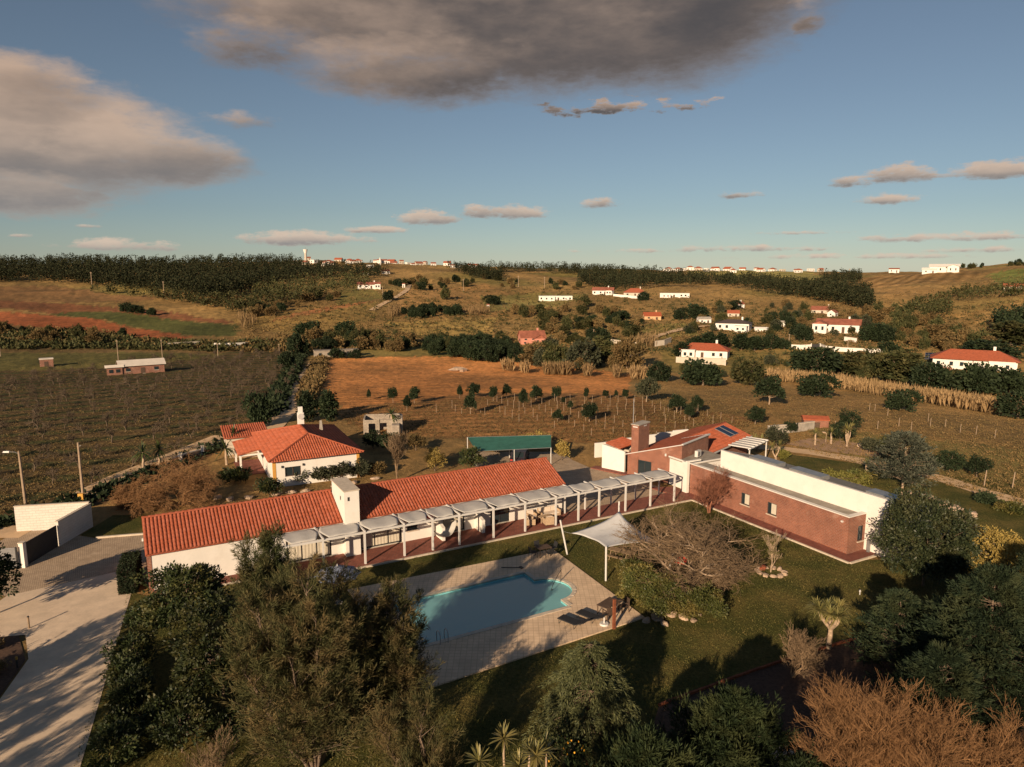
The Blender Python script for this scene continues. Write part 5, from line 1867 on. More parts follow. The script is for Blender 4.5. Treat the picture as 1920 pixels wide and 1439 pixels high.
# ivy mound: several overlapping bushes
for i, (x, y, h, w, lb) in enumerate(((8.8, 44.6, 2.4, 3.6, 'left lobe of the ivy mound beside the deck corner'), (10.0, 42.9, 2.5, 4.0, 'middle lobe of the ivy mound above the boulders'),
                                      (12.1, 42.6, 2.0, 3.0, 'right lobe of the ivy mound below the bare tree'), (8.8, 48.0, 1.6, 2.4, 'low back lobe of the ivy mound under the sail'))):
    leafy_tree('ivy_bush', lb, 'bush', (x, y, 0), 240 + i, h, w, L_IVY, 110, 110, .13, .42, base=0, tr=.05, hollow=.6, group='ivy mound')
# garden behind the houses and right of the wing
MID = [
    # px, py(base), height m, width m, label, leaf, seed
    (816, 884, 2.6, 2.4, 'rounded golden bush behind the tiled roof', L_GOLD), (884, 884, 2.7, 3.2, 'citrus tree between golden bush and carport', L_MAG),
    (1053, 864, 2.2, 2.0, 'golden bush beside the carport post', L_GOLD), (1005, 842, 2.0, 5.0, 'wide golden hedge behind the carport', L_GOLD),
    (505, 932, 1.8, 2.4, 'dark bush at the willow side of the neighbour wall', L_MAG), (560, 905, 1.5, 2.6, 'left bush along the neighbour house front', L_OLIVE),
    (600, 903, 1.7, 2.4, 'second bush along the neighbour house front', L_OLIVE), (640, 900, 2.0, 2.6, 'third bush along the neighbour house front', L_OLIVE),
    (676, 896, 1.9, 2.2, 'bush at the right corner of the neighbour house', L_OLIVE), (705, 890, 1.4, 2.2, 'low bush right of the neighbour house', L_SCRUB),
    (450, 905, 1.5, 2.4, 'dark bush below the neighbour porch', L_MAG), (425, 905, 1.4, 2.2, 'dark bush left of the neighbour porch', L_MAG),
    (735, 850, 2.4, 3.0, 'dark bush under the bare upright tree', L_DARK), (700, 842, 2.2, 3.0, 'dark bush right of the neighbour roof', L_DARK),
    (780, 845, 2.0, 2.6, 'brownish bush left of the rounded golden bush', L_SCRUB), (930, 850, 1.8, 2.6, 'dark bush under the carport edge', L_DARK),
    (1455, 838, 2.8, 3.6, 'olive tree beside the orange roof gable', L_OLIVE), (1575, 828, 2.4, 3.6, 'left dark garden tree beyond the path', L_DARK),
    (1590, 812, 3.3, 3.4, 'tall dark garden tree beyond the path', L_DARK), (1660, 850, 2.2, 2.6, 'bushy tree left of the grey cedar', L_TREE),
    (1630, 850, 2.0, 2.4, 'sparse tree beside the white rock', L_OLIVE), (1780, 886, 2.4, 3.2, 'left dark round bush beyond the grey cedar', L_DARK),
    (1832, 895, 2.4, 2.6, 'right dark round bush beyond the grey cedar', L_DARK), (1570, 905, .9, 5.5, 'low feathery yellow green ground bush behind the white wall', L_WILLOW),
    (1610, 900, .9, 2.6, 'low dark green bush beside the squat palm', L_IVY), (1850, 945, 1.0, 1.6, 'small bush at the near side of the garden path', L_DARK),
    (1480, 812, 1.6, 2.0, 'small bush in front of the grey garden wall', L_DARK), (1900, 960, .7, 3.0, 'low plants at the right end of the garden path', L_IVY),
    (1395, 830, 1.3, 1.6, 'small bush at the side pergola post', L_IVY), (1470, 860, .9, 1.2, 'little bush on the strip before the garden path', L_WILLOW)]
for i, (px, py, h, w_, lb, lm) in enumerate(MID):
    leafy_tree('garden_bush', lb, 'bush', gp(px, py), 300 + i, h, w_, lm, int(24 + 9 * w_), 46, .24 if lm is not L_GOLD else .2, .42, base=.08, tr=.06)
conifer('grey_cedar', 'wide grey-green cedar beside the garden path', gp(1692, 916), 341, 5.4, 6.4, L_BLUE, n=130, sub=9, per=11, up=.28, shape=.45, nl=.3, nw=.08, base=.12, bark=PALEBARK)
for i, (px, py, h, lb, n) in enumerate(((1588, 838, 2.6, 'pale trunked palm with four heads in the sandy bed', 4), (1528, 835, 1.6, 'small palm at the left of the sandy bed', 1),
                                        (1558, 833, 1.5, 'small palm in the middle of the sandy bed', 1), (1623, 893, 1.3, 'squat palm with spreading fronds behind the white wall', 1),
                                        (1455, 862, 1.8, 'leaning yucca beside the garden path', 2), (1420, 845, 1.4, 'spiky palm at the back corner of the white wall', 2))):
    palm('garden_palm', lb, 'palm', gp(px, py), 350 + i, h, n, 1.0, .10, L_PALM, n=30, tr=.14, fork=.15, spread=.5)
for i, (px, py, h, lb) in enumerate(((425, 872, 1.9, 'dark spiky palm left of the neighbour porch'), (440, 850, 2.4, 'taller dark palm beside the neighbour annex'), (270, 885, 2.2, 'drooping palm behind the golden willow'), (735, 812, 2.6, 'dark palm beside the roofless outbuilding'), (300, 875, 2.0, 'second palm behind the golden willow'))):
    palm('dark_palm', lb, 'palm', gp(px, py), 360 + i, h, 1, 1.5, .14, L_PALMG, n=46, tr=.16, droop=1.1)
for i, (px, py, sx) in enumerate(((1612, 838, .7), (1545, 812, .3), (1598, 915, .8), (1640, 925, .6), (1700, 930, .7), (1730, 935, .9), (1760, 945, .7), (1790, 958, .8), (1820, 968, .7), (1510, 900, .4), (1555, 893, .4))):
    rock('garden_rock', 'pale rock along the garden path edge' if i > 1 else ('large pale rock beside the four-headed palm' if i == 0 else 'small pale rock in the sandy bed'), gp(px, py), (sx, sx * .7, sx * .38), 380 + i, 'rocks along the garden path' if i > 1 else None)
for i, (x, y) in enumerate(((-23.2, 67.3), (-21.9, 67.9), (-20.6, 68.2), (-25.5, 66.2), (-18.0, 70.0), (-16.4, 71.2), (-14.5, 72.6), (-27.2, 65.8), (-28.6, 66.3))):
    rock('bank_rock', 'sandy rock in the bank below the neighbour house', (x, y, 0), (.5, .34, .2), 420 + i, 'rocks in the bank below the neighbour house')
sheet('sandy_bed', [gp(*p)[:2] for p in ((1470, 833), (1520, 822), (1600, 830), (1660, 850), (1640, 858), (1540, 846))], .05, plain('sandy_soil', (.34, .215, .13), .95, .25, .8, .4, 10), (), 'sandy bed with palms')

# ------------------------------------------------------------------ shade sail, pool furniture, terrace furniture
def sail():
    t = thing('shade_sail', 'grey-white tensioned shade sail over the picnic table', 'shade sail', (0, 0, 0))
    A, B, C, D = (Vector(p) for p in ((4.55, 52.3, 1.85), (6.68, 47.9, 2.5), (10.9, 49.9, 2.0), (8.55, 54.2, 2.95)))
    n = 16
    P = []
    for i in range(n + 1):
        row = []
        for j in range(n + 1):
            s, r = i / n, j / n
            cs, cr = s - .5, r - .5
            # edges drawn in towards the middle
            k = .16
            ss = .5 + cs * (1 - k * math.sin(math.pi * r))
            rr = .5 + cr * (1 - k * math.sin(math.pi * s))
            p = A * (1 - ss) * (1 - rr) + B * ss * (1 - rr) + C * ss * rr + D * (1 - ss) * rr
            p = p + Vector((0, 0, .03 * math.sin(11 * s + 3 * r) * math.sin(math.pi * s)))
            row.append(tuple(p))
        P.append(row)
    o = MB().grid(P).build('cloth', SAIL, t, smooth=True)
    md = o.modifiers.new('thickness', 'SOLIDIFY')
    md.thickness = .01
    poles = (((4.32, 52.55, 0), (3.75, 52.75, 2.75), A, .07), ((6.7, 47.81, 0), (6.68, 47.85, 2.6), B, .07), ((11.6, 49.7, 0), (12.3, 49.8, 2.6), C, .06), ((8.6, 54.6, 0), (8.6, 54.75, 3.6), D, .07))
    for a, b, c, r in poles:
        p = thing('sail_pole', None, None)
        p.parent = t
        MB().tube(a, b, r, r, 8).build('pole', WHITEMET, p)
        q = Vector(a).lerp(Vector(b), .7 if r == .06 else (.68 if a[0] < 5 else .93))
        MB().tube(q, c, .012, .012, 4).build('cable', GREYMET, p)
    for o in t.children:
        if o.name.startswith('sail_pole'):
            o.name = 'mast'


sail()


def chair_metal(label, u, v, rz, group):
    t = thing('garden_chair', label, 'chair', FA.w(u, v, .105), rz + FA.a, group)
    MB().box(-.23, .23, -.23, .23, .42, .46).build('seat', BLACKFAB, t)
    MB().hexa([(-.23, .2, .5), (.23, .2, .5), (.23, .24, .5), (-.23, .24, .5)], [(-.22, .30, .88), (.22, .30, .88), (.22, .34, .88), (-.22, .34, .88)]).build('backrest', BLACKFAB, t)
    for x in (-.22, .22):
        for y, y2 in ((-.22, -.27), (.22, .30)):
            MB().tube((x, y, .43), (x, y2, 0), .016, .016, 5).build('leg', DARKMET, t)
        MB().path([(x, -.22, .62), (x, .24, .64)], .014, 5).path([(x, -.22, .43), (x, -.22, .62)], .014, 5).build('armrest', DARKMET, t)
    return t


def table(name, label, loc, rz, lx, ly, h, m, cat='table', group=None):
    t = thing(name, label, cat, loc, rz, group)
    MB().box(-lx / 2, lx / 2, -ly / 2, ly / 2, h - .04, h).build('tabletop', m, t)
    for x in (-lx / 2 + .06, lx / 2 - .06):
        for y in (-ly / 2 + .06, ly / 2 - .06):
            MB().box(x - .025, x + .025, y - .025, y + .025, 0, h - .042).build('leg', m, t)
    return t


table('garden_table', 'dark garden table with four chairs at the deck corner', FA.w(-1.25, -5.05, .105), FA.a, 1.1, .8, .72, DARKWOOD)
chair_metal('dark garden chair at the left end of the deck table', -2.15, -5.0, R(90), 'chairs round the deck table')
chair_metal('dark garden chair at the right end of the deck table', -.35, -5.0, R(-90), 'chairs round the deck table')
chair_metal('dark garden chair in front of the deck table', -1.1, -5.75, R(180), 'chairs round the deck table')
chair_metal('dark garden chair behind the deck table', -1.3, -4.55 + .15, 0, 'chairs round the deck table')


def lounger(label, u, v, rz):
    t = thing('sun_lounger', label, 'lounger', FA.w(u, v, .105), rz + FA.a, 'loungers at the pool end')
    MB().box(-.32, .32, -.95, .35, .30, .335).build('bed', BLACKFAB, t)
    MB().hexa([(-.32, .36, .30), (.32, .36, .30), (.32, .36, .335), (-.32, .36, .335)], [(-.32, 1.0, .62), (.32, 1.0, .62), (.32, 1.0, .655), (-.32, 1.0, .655)]).build('backrest', BLACKFAB, t)
    MB().path([(-.34, -.97, .3), (-.34, .36, .3), (-.34, 1.0, .62), (.34, 1.0, .62), (.34, .36, .3), (.34, -.97, .3), (-.34, -.97, .3)], .022, 5).build('frame', DARKMET, t)
    for x in (-.32, .32):
        for y in (-.85, .3):
            MB().tube((x, y, .3), (x, y, 0), .02, .02, 5).build('leg', DARKMET, t)
    return t


lounger('black sun lounger nearest the pool ladder side', -5.35, -15.35, R(-160))
lounger('black sun lounger in the middle of the pool end', -3.95, -15.3, R(-160))
table('wicker_table', 'low dark slatted table beside the rusty post', FA.w(-2.3, -14.9, .105), FA.a + R(20), 1.5, .85, .62, DARKWOOD)
for i, (u, v, rz, lb) in enumerate(((-2.9, -15.7, 180, 'slatted dark chair in front of the low table by the rusty post'), (-1.4, -15.3, -100, 'slatted dark chair right of the low table by the rusty post'))):
    t = thing('slatted_chair', lb, 'chair', FA.w(u, v, .105), R(rz) + FA.a)
    for k in range(6):
        MB().box(-.25, .25, -.25 + k * .085, -.25 + k * .085 + .065, .36, .385).build('slat', DARKWOOD, t)
        MB().box(-.25, .25, .25 + .012 * k, .275 + .012 * k, .44 + k * .075, .44 + k * .075 + .055).build('slat', DARKWOOD, t)
    for x in (-.26, .26):
        for y in (-.24, .26):
            MB().box(x - .025, x + .025, y - .025, y + .025, 0, .62 if y < 0 else .95).build('leg', DARKWOOD, t)
        MB().box(x - .035, x + .035, -.28, .23, .622, .65).build('armrest', DARKWOOD, t)
t = thing('parasol_stand', 'white round parasol base with stub pole on the deck', 'parasol base', (5.75, 41.35, .105), 0)
MB().tube((0, 0, 0), (0, 0, .10), .30, .27, 16).build('foot', WHITEMET, t)
MB().tube((0, 0, .10), (0, 0, .48), .05, .05, 10).build('stub', WHITEMET, t)
t = thing('rusty_post', 'rust-coloured steel post at the front edge of the pool deck', 'post', (6.3, 40.95, 0), FA.a)
MB().box(-.09, .09, -.06, .06, 0, 1.95).build('shaft', RUST, t)
MB().box(-.1, .1, -.07, .07, 1.952, 1.97).build('cap', RUST, t)
t = thing('pool_ladder', 'steel ladder rails at the near left corner of the pool', 'ladder', FA.w(-13.2, -13.0, .1), FA.a)
for x in (-.25, .25):
    MB().path([(x, -.45, 0), (x, -.45, .55), (x, -.3, .72), (x, -.05, .72), (x, .12, .55), (x, .12, -.9)], .022, 6).build('rail', GREYMET, t)
for k in range(3):
    MB().tube((-.25, .12, -.25 - .28 * k), (.25, .12, -.25 - .28 * k), .018, .018, 6).build('rung', GREYMET, t)
t = thing('handrail', 'dark bent handrail at the rounded pool end', 'handrail', FA.w(-2.55, -9.6, .1), FA.a)
MB().path([(0, 0, 0), (0, 0, .85), (-.5, -.3, .62), (-1.2, -.8, .25), (-1.35, -.9, .05), (-1.25, -.7, -.1), (-1.0, -.55, -.15)], .022, 6).build('rail', DARKMET, t)
MB().path([(0, 0, .85), (.05, .0, .85)], .03, 6).build('flange', DARKMET, t)
t = thing('pool_brush', 'dark pole lying on the deck beside the pool step', 'pole', FA.w(-4.3, -6.1, .125), FA.a)
MB().tube((-.9, .55, .02), (.35, -.15, .02), .03, .03, 6).build('handle', DARKMET, t)
MB().box(.3, .5, -.35, .0, 0, .06).build('brush_head', DARKMET, t)

t = thing('parasol', 'faded blue-grey parasol behind the feathery trees', 'parasol', (-11.55, 44.4, .02), R(15))
MB().tube((0, 0, 0), (0, 0, 2.75), .03, .03, 8).build('pole', WHITEMET, t)
P8 = [(1.55 * math.cos(k * math.pi / 4), 1.55 * math.sin(k * math.pi / 4), 2.02) for k in range(8)]
for k in range(8):
    a, b = Vector(P8[k]), Vector(P8[(k + 1) % 8])
    top = Vector((0, 0, 2.62))
    m1, m2 = a.lerp(top, .5) + Vector((0, 0, .05)), b.lerp(top, .5) + Vector((0, 0, .05))
    mid = (a + b) / 2 * .96 + Vector((0, 0, .1))
    bb = MB()
    bb.poly([a, mid, (m1 + m2) / 2, m1]).poly([mid, b, m2, (m1 + m2) / 2]).poly([m1, (m1 + m2) / 2, top]).poly([(m1 + m2) / 2, m2, top])
    bb.build('canopy_panel', BLUEFAB, t)
    MB().tube((0, 0, 1.75), a.lerp(top, .45), .012, .012, 4).build('rib', WHITEMET, t)
MB().tube((0, 0, 0), (0, 0, .1), .28, .25, 12).build('foot', CONCRETE, t)

# picnic table under the sail
t = thing('picnic_table', 'wooden picnic table with two benches under the sail', 'picnic table', (8.3, 51.6, .02), R(-35))
for k in range(4):
    MB().box(-.9, .9, -.36 + k * .18, -.36 + k * .18 + .165, .70, .74).build('plank', WOOD, t)
for s in (-1, 1):
    MB().box(-.9, .9, s * .72 - .13, s * .72 + .13, .40, .44).build('bench_seat', WOOD, t)
for x in (-.65, .65):
    MB().tube((x, -.25, .70), (x, -.6, 0), .04, .04, 4).tube((x, .25, .70), (x, .6, 0), .04, .04, 4).box(x - .035, x + .035, -.75, .75, .34, .398).build('trestle', WOOD, t)
for i, (x, y, r) in enumerate(((9.6, 52.6, 30), (9.9, 51.5, 80))):
    tt = thing('wooden_chair', 'pale wooden chair %s under the sail' % ('behind the picnic table' if i == 0 else 'right of the picnic table'), 'chair', (x, y, .02), R(r))
    MB().box(-.22, .22, -.22, .22, .42, .45).build('seat', WOOD, tt)
    MB().box(-.22, .22, .19, .22, .5, .88).build('backrest', WOOD, tt)
    for a in (-.2, .2):
        for b_ in (-.2, .2):
            MB().box(a - .02, a + .02, b_ - .02, b_ + .02, 0, .419 if b_ < 0 else .9).build('leg', WOOD, tt)

# wicker seating group on the terrace
def seat(name, label, u, v, rz, w):
    t = thing(name, label, 'sofa' if w > 1 else 'armchair', FA.w(u, v, .125), R(rz) + FA.a)
    MB().box(-w / 2, w / 2, -.38, .38, .12, .32).build('base', WICKER, t)
    n = max(1, round(w / .7))
    for k in range(n):
        a = -w / 2 + .1 + (w - .2) * k / n
        e = a + (w - .2) / n - .02
        MB().box(a, e, -.36, .26, .322, .46).build('seat_cushion', CUSHION, t)
        MB().hexa([(a, .18, .47), (e, .18, .47), (e, .30, .47), (a, .30, .47)], [(a + .02, .25, .86), (e - .02, .25, .86), (e - .02, .36, .86), (a + .02, .36, .86)]).build('back_cushion', CUSHION, t)
    MB().box(-w / 2, w / 2, .36, .42, .12, .82).build('backrest', WICKER, t)
    for s in (-1, 1):
        MB().box(s * (w / 2 - .04) - .05, s * (w / 2 - .04) + .05, -.38, .36, .325, .62).build('armrest', WICKER, t)
        for y in (-.34, .38):
            MB().box(s * (w / 2 - .06) - .025, s * (w / 2 - .06) + .025, y - .025, y + .025, 0, .12).build('leg', DARKWOOD, t)
    return t


seat('wicker_sofa', 'long wicker sofa with cream cushions against the terrace wall', 3.7, 2.1, 0, 2.0)
seat('wicker_armchair', 'wicker armchair with cream cushion against the wall, left of the sofa', 1.9, 2.05, 0, .8)
seat('wicker_armchair', 'wicker armchair at the left side of the terrace table', 1.15, 1.1, 75, .8)
seat('wicker_armchair', 'wicker armchair at the front of the terrace table', 2.6, .45, 170, .8)
table('terrace_table', 'low wicker table in the terrace seating group', FA.w(2.75, 1.25, .125), FA.a, 1.2, .7, .5, WICKER)

t = thing('hammock', 'white hammock slung between pergola post and wall', 'hammock', FA.w(0, 0), FA.a)
P = []
a, b = Vector((-8.25, .1, 1.7)), Vector((-5.6, 1.6, 1.6))
for i in range(13):
    s = i / 12
    c = a.lerp(b, s) + Vector((0, 0, -1.0 * math.sin(math.pi * s)))
    wd = .45 * math.sin(math.pi * s) ** .6 + .01
    nrm = Vector((-(b - a).y, (b - a).x, 0)).normalized()
    P.append([tuple(c + nrm * wd * k + Vector((0, 0, .35 * wd * k * k + .02 * math.sin(7 * s + 3 * k)))) for k in (-1, -.5, 0, .5, 1)])
MB().grid(P).build('cloth', FABRIC, t, smooth=True)
MB().tube(a, (-8.3, .06, 1.85), .01, .01, 4).tube(b, (-5.4, 2.7, 1.9), .01, .01, 4).build('rope', COPING, t)
t = thing('red_hanging', 'red cloth hung on the wall behind the hammock', 'cloth', FA.w(-7.6, 2.70), FA.a)
MB().grid([[(-.35 + .12 * i, -.02 + .015 * math.sin(i * 2), 2.15 - .05 * math.sin(i)), (-.35 + .12 * i, -.02, 1.75 + .1 * math.sin(i * 1.1))] for i in range(7)]).build('cloth', REDPAINT, t)
# red swing seat beneath the bare tree, pot with plant, sprinklers
t = thing('red_slide', 'red play seat behind the bare tree', 'play seat', (12.6, 50.6, .02), R(-30))
MB().box(-.55, .55, -.05, .05, .35, 1.05).box(-.55, .55, -.5, -.05, .30, .36).build('seat', REDPAINT, t)
for x in (-.5, .5):
    MB().box(x - .03, x + .03, -.45, -.39, 0, .30).box(x - .03, x + .03, -.03, .03, 0, .35).build('leg', DARKMET, t)
t = thing('plant_pot', 'dark plant pot in front of the bare tree trunk', 'pot', gp(1326, 1136), 0)
MB().tube((0, 0, 0), (0, 0, .5), .18, .26, 12).build('pot', DARKMET, t)
bb = MB()
rosette(bb, (0, 0, .5), 22, .5, .06, np.random.default_rng(3), .5)
bb.build('plant', L_PALMG, t)
t = thing('terracotta_urn', 'terracotta urn lying in the stone ring', 'urn', (18.5, 49.5, .16), R(40))
MB().tube((-.3, 0, .1), (.0, 0, .12), .12, .22, 10).tube((.0, 0, .12), (.25, 0, .12), .22, .14, 10).build('body', TILE, t)
t = thing('rock_pot', 'small white garden light on the left lawn', 'garden light', gp(497, 1152), 0)
t.name = 'garden_light'
MB().tube((0, 0, 0), (0, 0, .3), .03, .03, 6).build('stem', WHITEMET, t)
MB().tube((0, 0, .3), (0, 0, .42), .07, .05, 8).build('lamp_head', WHITEMET, t)
t = thing('garden_light', 'small white garden light on the right lawn', 'garden light', gp(1612, 1116), 0)
MB().tube((0, 0, 0), (0, 0, .25), .03, .03, 6).build('stem', WHITEMET, t)
MB().tube((0, 0, .25), (0, 0, .36), .07, .05, 8).build('lamp_head', WHITEMET, t)
# bollard light and low rail beside the drive
t = thing('barrier_post', 'dark post at the drive edge beside the left bed', 'post', (-29.9, 41.0, .03), 0)
MB().tube((0, 0, 0), (0, 0, .75), .05, .05, 8).build('shaft', WOOD, t)
MB().tube((0, 0, .75), (0, 0, .82), .065, .05, 8).build('cap', DARKMET, t)
t = thing('bollard_light', 'short bollard light in the bed left of the drive', 'bollard', (-27.6, 36.6, .03), 0)
MB().tube((0, 0, 0), (0, 0, .5), .05, .05, 8).build('shaft', DARKMET, t)
MB().tube((0, 0, .5), (0, 0, .66), .06, .06, 8).build('lamp_head', YELLOW, t)


def edging(label, pts, m):
    t = thing('brick_edging', label, 'edging', (0, 0, 0))
    for a, b in zip(pts[:-1], pts[1:]):
        a, b = Vector(a[:2]), Vector(b[:2])
        d = b - a
        n = max(1, round(d.length / .55))
        nn = Vector((-d.y, d.x)).normalized() * .06
        for k in range(n):
            p, q = a + d * (k / n) + d.normalized() * .01, a + d * ((k + 1) / n) - d.normalized() * .01
            MB().prism([p - nn, q - nn, q + nn, p + nn], 0, .15 + random.uniform(-.015, .015)).build('brick', m, t)


edging('red brick edging between the lawn and the mulch bed', GB, RUST)
edging('short brick edging by the weeping cedar', [gp(1087, 1376), gp(1135, 1357)], RUST)
edging('brick edging leading to the bottom edge by the yuccas', [gp(1074, 1397), gp(1101, 1436)], RUST)


# ------------------------------------------------------------------ grass tufts on the lawn
def lawn_grass():
    rng = np.random.default_rng(31)
    N = 190000
    P = np.stack([rng.uniform(-27, 42, N), 24 + 52 * rng.random(N) ** 1.3, np.full(N, .02)], 1)
    ok = inpoly(P[:, 0], P[:, 1], FRONT_LAWN) & ~inpoly(P[:, 0], P[:, 1], [W(*p) for p in ((.4, -4.1), (-16.5, -3.3), (-16.5, -17.5), (-.5, -16.9))])
    ok &= ~inpoly(P[:, 0], P[:, 1], [p[:2] for p in GB] + [(34, 38), (36, 16), (5, 16), (5.4, 27.5)])
    for bx in ([(-28, .7), (-20.1, .7), (-20.1, -.6), (18.9, -.6), (18.9, 9), (-28, 9)], [(18.1, -17.6), (28, -19.8), (28, 9), (18.1, 9)]):
        ok &= ~inpoly(P[:, 0], P[:, 1], [W(*p) for p in bx])
    P = P[ok]
    n = len(P)
    D = rng.normal(size=(n, 3)) * .45 + (0, 0, 1)
    V, F = leaf_quads(P, D, rng.uniform(.05, .13, n), rng.uniform(.02, .05, n), rng)
    o = link('lawn_grass', mesh_np('lawn_grass', V, F), L_GRASS)
    tag(o, 'short uneven grass of the lawn', 'grass', None, 'stuff')


lawn_grass()

# ------------------------------------------------------------------ far country
def gp_many(PX, PY):
    PX, PY = np.asarray(PX, float), np.asarray(PY, float)
    x = (PX - 960) / FPX
    y = -(PY - 719.5) / FPX
    c, s = math.cos(PITCH), math.sin(PITCH)
    d = np.stack([x, c + y * s, -s + y * c], 1)
    t = np.full(len(PX), 40.0)
    done = np.zeros(len(PX), bool)
    hi = np.full(len(PX), 3000.0)
    for _ in range(480):
        p = d * t[:, None]
        below = (CAM_H + p[:, 2]) < zg(p[:, 0], p[:, 1])
        new = below & ~done
        hi[new] = t[new]
        done |= below
        t = np.where(done, t, t * 1.009)
    lo = hi / 1.009
    for _ in range(10):
        m = (lo + hi) / 2
        p = d * m[:, None]
        below = (CAM_H + p[:, 2]) < zg(p[:, 0], p[:, 1])
        hi = np.where(below, m, hi)
        lo = np.where(below, lo, m)
    p = d * hi[:, None]
    p[:, 2] = zg(p[:, 0], p[:, 1])
    return p[done]


def scatter_px(poly, n, rng):
    xs, ys = [q[0] for q in poly], [q[1] for q in poly]
    X = rng.uniform(min(xs), max(xs), n * 4)
    Y = rng.uniform(min(ys), max(ys), n * 4)
    ok = inpoly(X, Y, poly)
    return gp_many(X[ok][:n], Y[ok][:n])


def wood(label, poly, n, h0, h1, w, m, seed, q=40, name='wood', leaf=1.1, trunkshow=False):
    rng = np.random.default_rng(seed)
    G = scatter_px(poly, n, rng)
    k = len(G)
    H = rng.uniform(h0, h1, k)
    f = rng.random((k, q)) ** .8
    a = rng.uniform(0, 2 * math.pi, (k, q))
    rr = w * (.25 + .75 * (1 - f) ** .7) * rng.uniform(.3, 1, (k, q)) * .5
    P = np.stack([G[:, 0:1] + np.cos(a) * rr, G[:, 1:2] + np.sin(a) * rr, G[:, 2:3] + H[:, None] * (.22 + .74 * f)], -1)
    D = np.stack([np.cos(a), np.sin(a), rng.uniform(-.2, 1.0, (k, q))], -1) + rng.normal(size=(k, q, 3)) * .3
    L = leaf * rng.uniform(.6, 1.2, (k, q))
    V, F = leaf_quads(P.reshape(-1, 3), D.reshape(-1, 3), L.ravel(), L.ravel() * .75, rng)
    me = mesh_np(name, V, F)
    o = link(name, me, m)
    tag(o, label, 'wood', None, 'stuff')
    if trunkshow:
        S = [(g[0], g[1], g[2] - .3, g[0], g[1], g[2] + h * .5, .16, .1) for g, h in zip(G, H)]
        t = link(name + '_trunks', segs_mesh('trunks', S, 3), BARK, o)
        t.name = 'trunk_mass'
        tag(t, None, None, None, 'stuff')
    return o


wood('dark eucalyptus and pine wood along the left skyline', [(-60, 484), (150, 488), (300, 486), (480, 488), (545, 490), (575, 506), (690, 508), (728, 514), (700, 524), (560, 530), (470, 548), (430, 560), (380, 562), (300, 548), (180, 538), (90, 533), (-60, 530)], 3000, 5, 11, 5.5, L_WOOD, 501, 44)
wood('narrow plantation strip below the ridge village', [(838, 506), (885, 508), (952, 523), (930, 530), (870, 520)], 170, 7, 10, 5, L_WOOD, 502)
wood('dark wood on the central skyline', [(900, 507), (1060, 509), (1130, 513), (1240, 516), (1120, 518), (950, 512)], 330, 6, 12, 6.5, L_WOOD, 503)
wood('eucalyptus plantation across the middle hillside', [(1082, 522), (1140, 515), (1240, 520), (1330, 524), (1440, 533), (1560, 546), (1632, 558), (1634, 584), (1560, 571), (1450, 554), (1330, 536), (1250, 540), (1200, 546), (1150, 548), (1090, 538)], 1300, 6, 11, 5, L_WOOD, 504, 44)
wood('small square plantation on the right hill', [(1536, 524), (1612, 521), (1612, 535), (1540, 538)], 130, 6, 11, 5, L_WOOD, 505)
wood('dark wood at the right edge of the valley', [(1862, 612), (1930, 600), (1930, 655), (1880, 648)], 90, 6, 9, 5, L_DARK, 506, 40)
wood('grove of dark trees on the right slope', [(1692, 588), (1740, 572), (1782, 566), (1780, 598), (1730, 608), (1700, 606)], 70, 6, 9, 5.5, L_TREE, 507, 40)
wood('hedgerow trees along the right hillside', [(1770, 548), (1850, 545), (1925, 535), (1925, 556), (1800, 566)], 90, 3, 6, 5, L_TREE, 508, 30)
wood('thicket along the top edge of the left fields', [(150, 548), (300, 552), (440, 566), (560, 545), (620, 560), (440, 590), (290, 562)], 220, 3, 7, 5, L_TREE, 509, 30)
wood('band of low woodland below the white farm', [(470, 545), (560, 530), (690, 520), (700, 540), (600, 556), (490, 570)], 190, 4, 8, 5.5, L_TREE, 510, 30)


def tufts(label, poly, n, h, m, seed, q=7, name='scrub', lf=1.0):
    rng = np.random.default_rng(seed)
    G = scatter_px(poly, n, rng)
    k = len(G)
    s = h * rng.uniform(.4, 1.3, k) ** 1.2
    o = unit(rng.normal(size=(k, q, 3)))
    o[..., 2] = np.abs(o[..., 2]) * .7
    P = G[:, None] + o * (s[:, None] * rng.uniform(.2, .7, (k, q)))[..., None]
    D = o + rng.normal(size=o.shape) * .4 + (0, 0, .3)
    L = (s[:, None] * rng.uniform(.4, .8, (k, q))).ravel() * lf
    V, F = leaf_quads(P.reshape(-1, 3), D.reshape(-1, 3), L, L * .7, rng)
    ob = link(name, mesh_np(name, V, F), m)
    return tag(ob, label, 'scrub', None, 'stuff')


tufts('rough scrub covering the far hillsides', [(440, 600), (560, 560), (700, 520), (950, 522), (1640, 560), (1940, 500), (1940, 660), (1200, 650), (600, 655), (440, 640)], 9000, 1.3, L_SCRUB, 521, 10, lf=.7)
tufts('green scrub on the far hillsides', [(560, 570), (1000, 530), (1640, 590), (1940, 560), (1940, 680), (1500, 690), (1200, 670), (700, 650)], 3200, 1.7, L_TREE, 522, 14, lf=.6)
tufts('rough grass and weeds of the right meadow', [(1200, 720), (1420, 700), (1930, 790), (1960, 955), (1460, 836), (1250, 790)], 13000, .30, L_SCRUB, 523, 6, lf=.75)
tufts('weeds and dry grass in the vineyard', [(600, 770), (900, 745), (1186, 745), (1420, 792), (1280, 845), (1100, 830), (700, 815)], 9000, .28, L_SCRUB, 524, 6, lf=.75)
tufts('weeds among the orchard rows', [(-60, 700), (300, 668), (560, 655), (560, 720), (480, 800), (160, 925), (-60, 980)], 9000, .26, L_SCRUB, 525, 6, lf=.75)
tufts('dark brambles in the orchard ditch', [(-60, 990), (160, 928), (320, 864), (470, 803), (486, 814), (335, 880), (175, 945), (-60, 1010)], 900, .8, L_DARK, 526, 9)
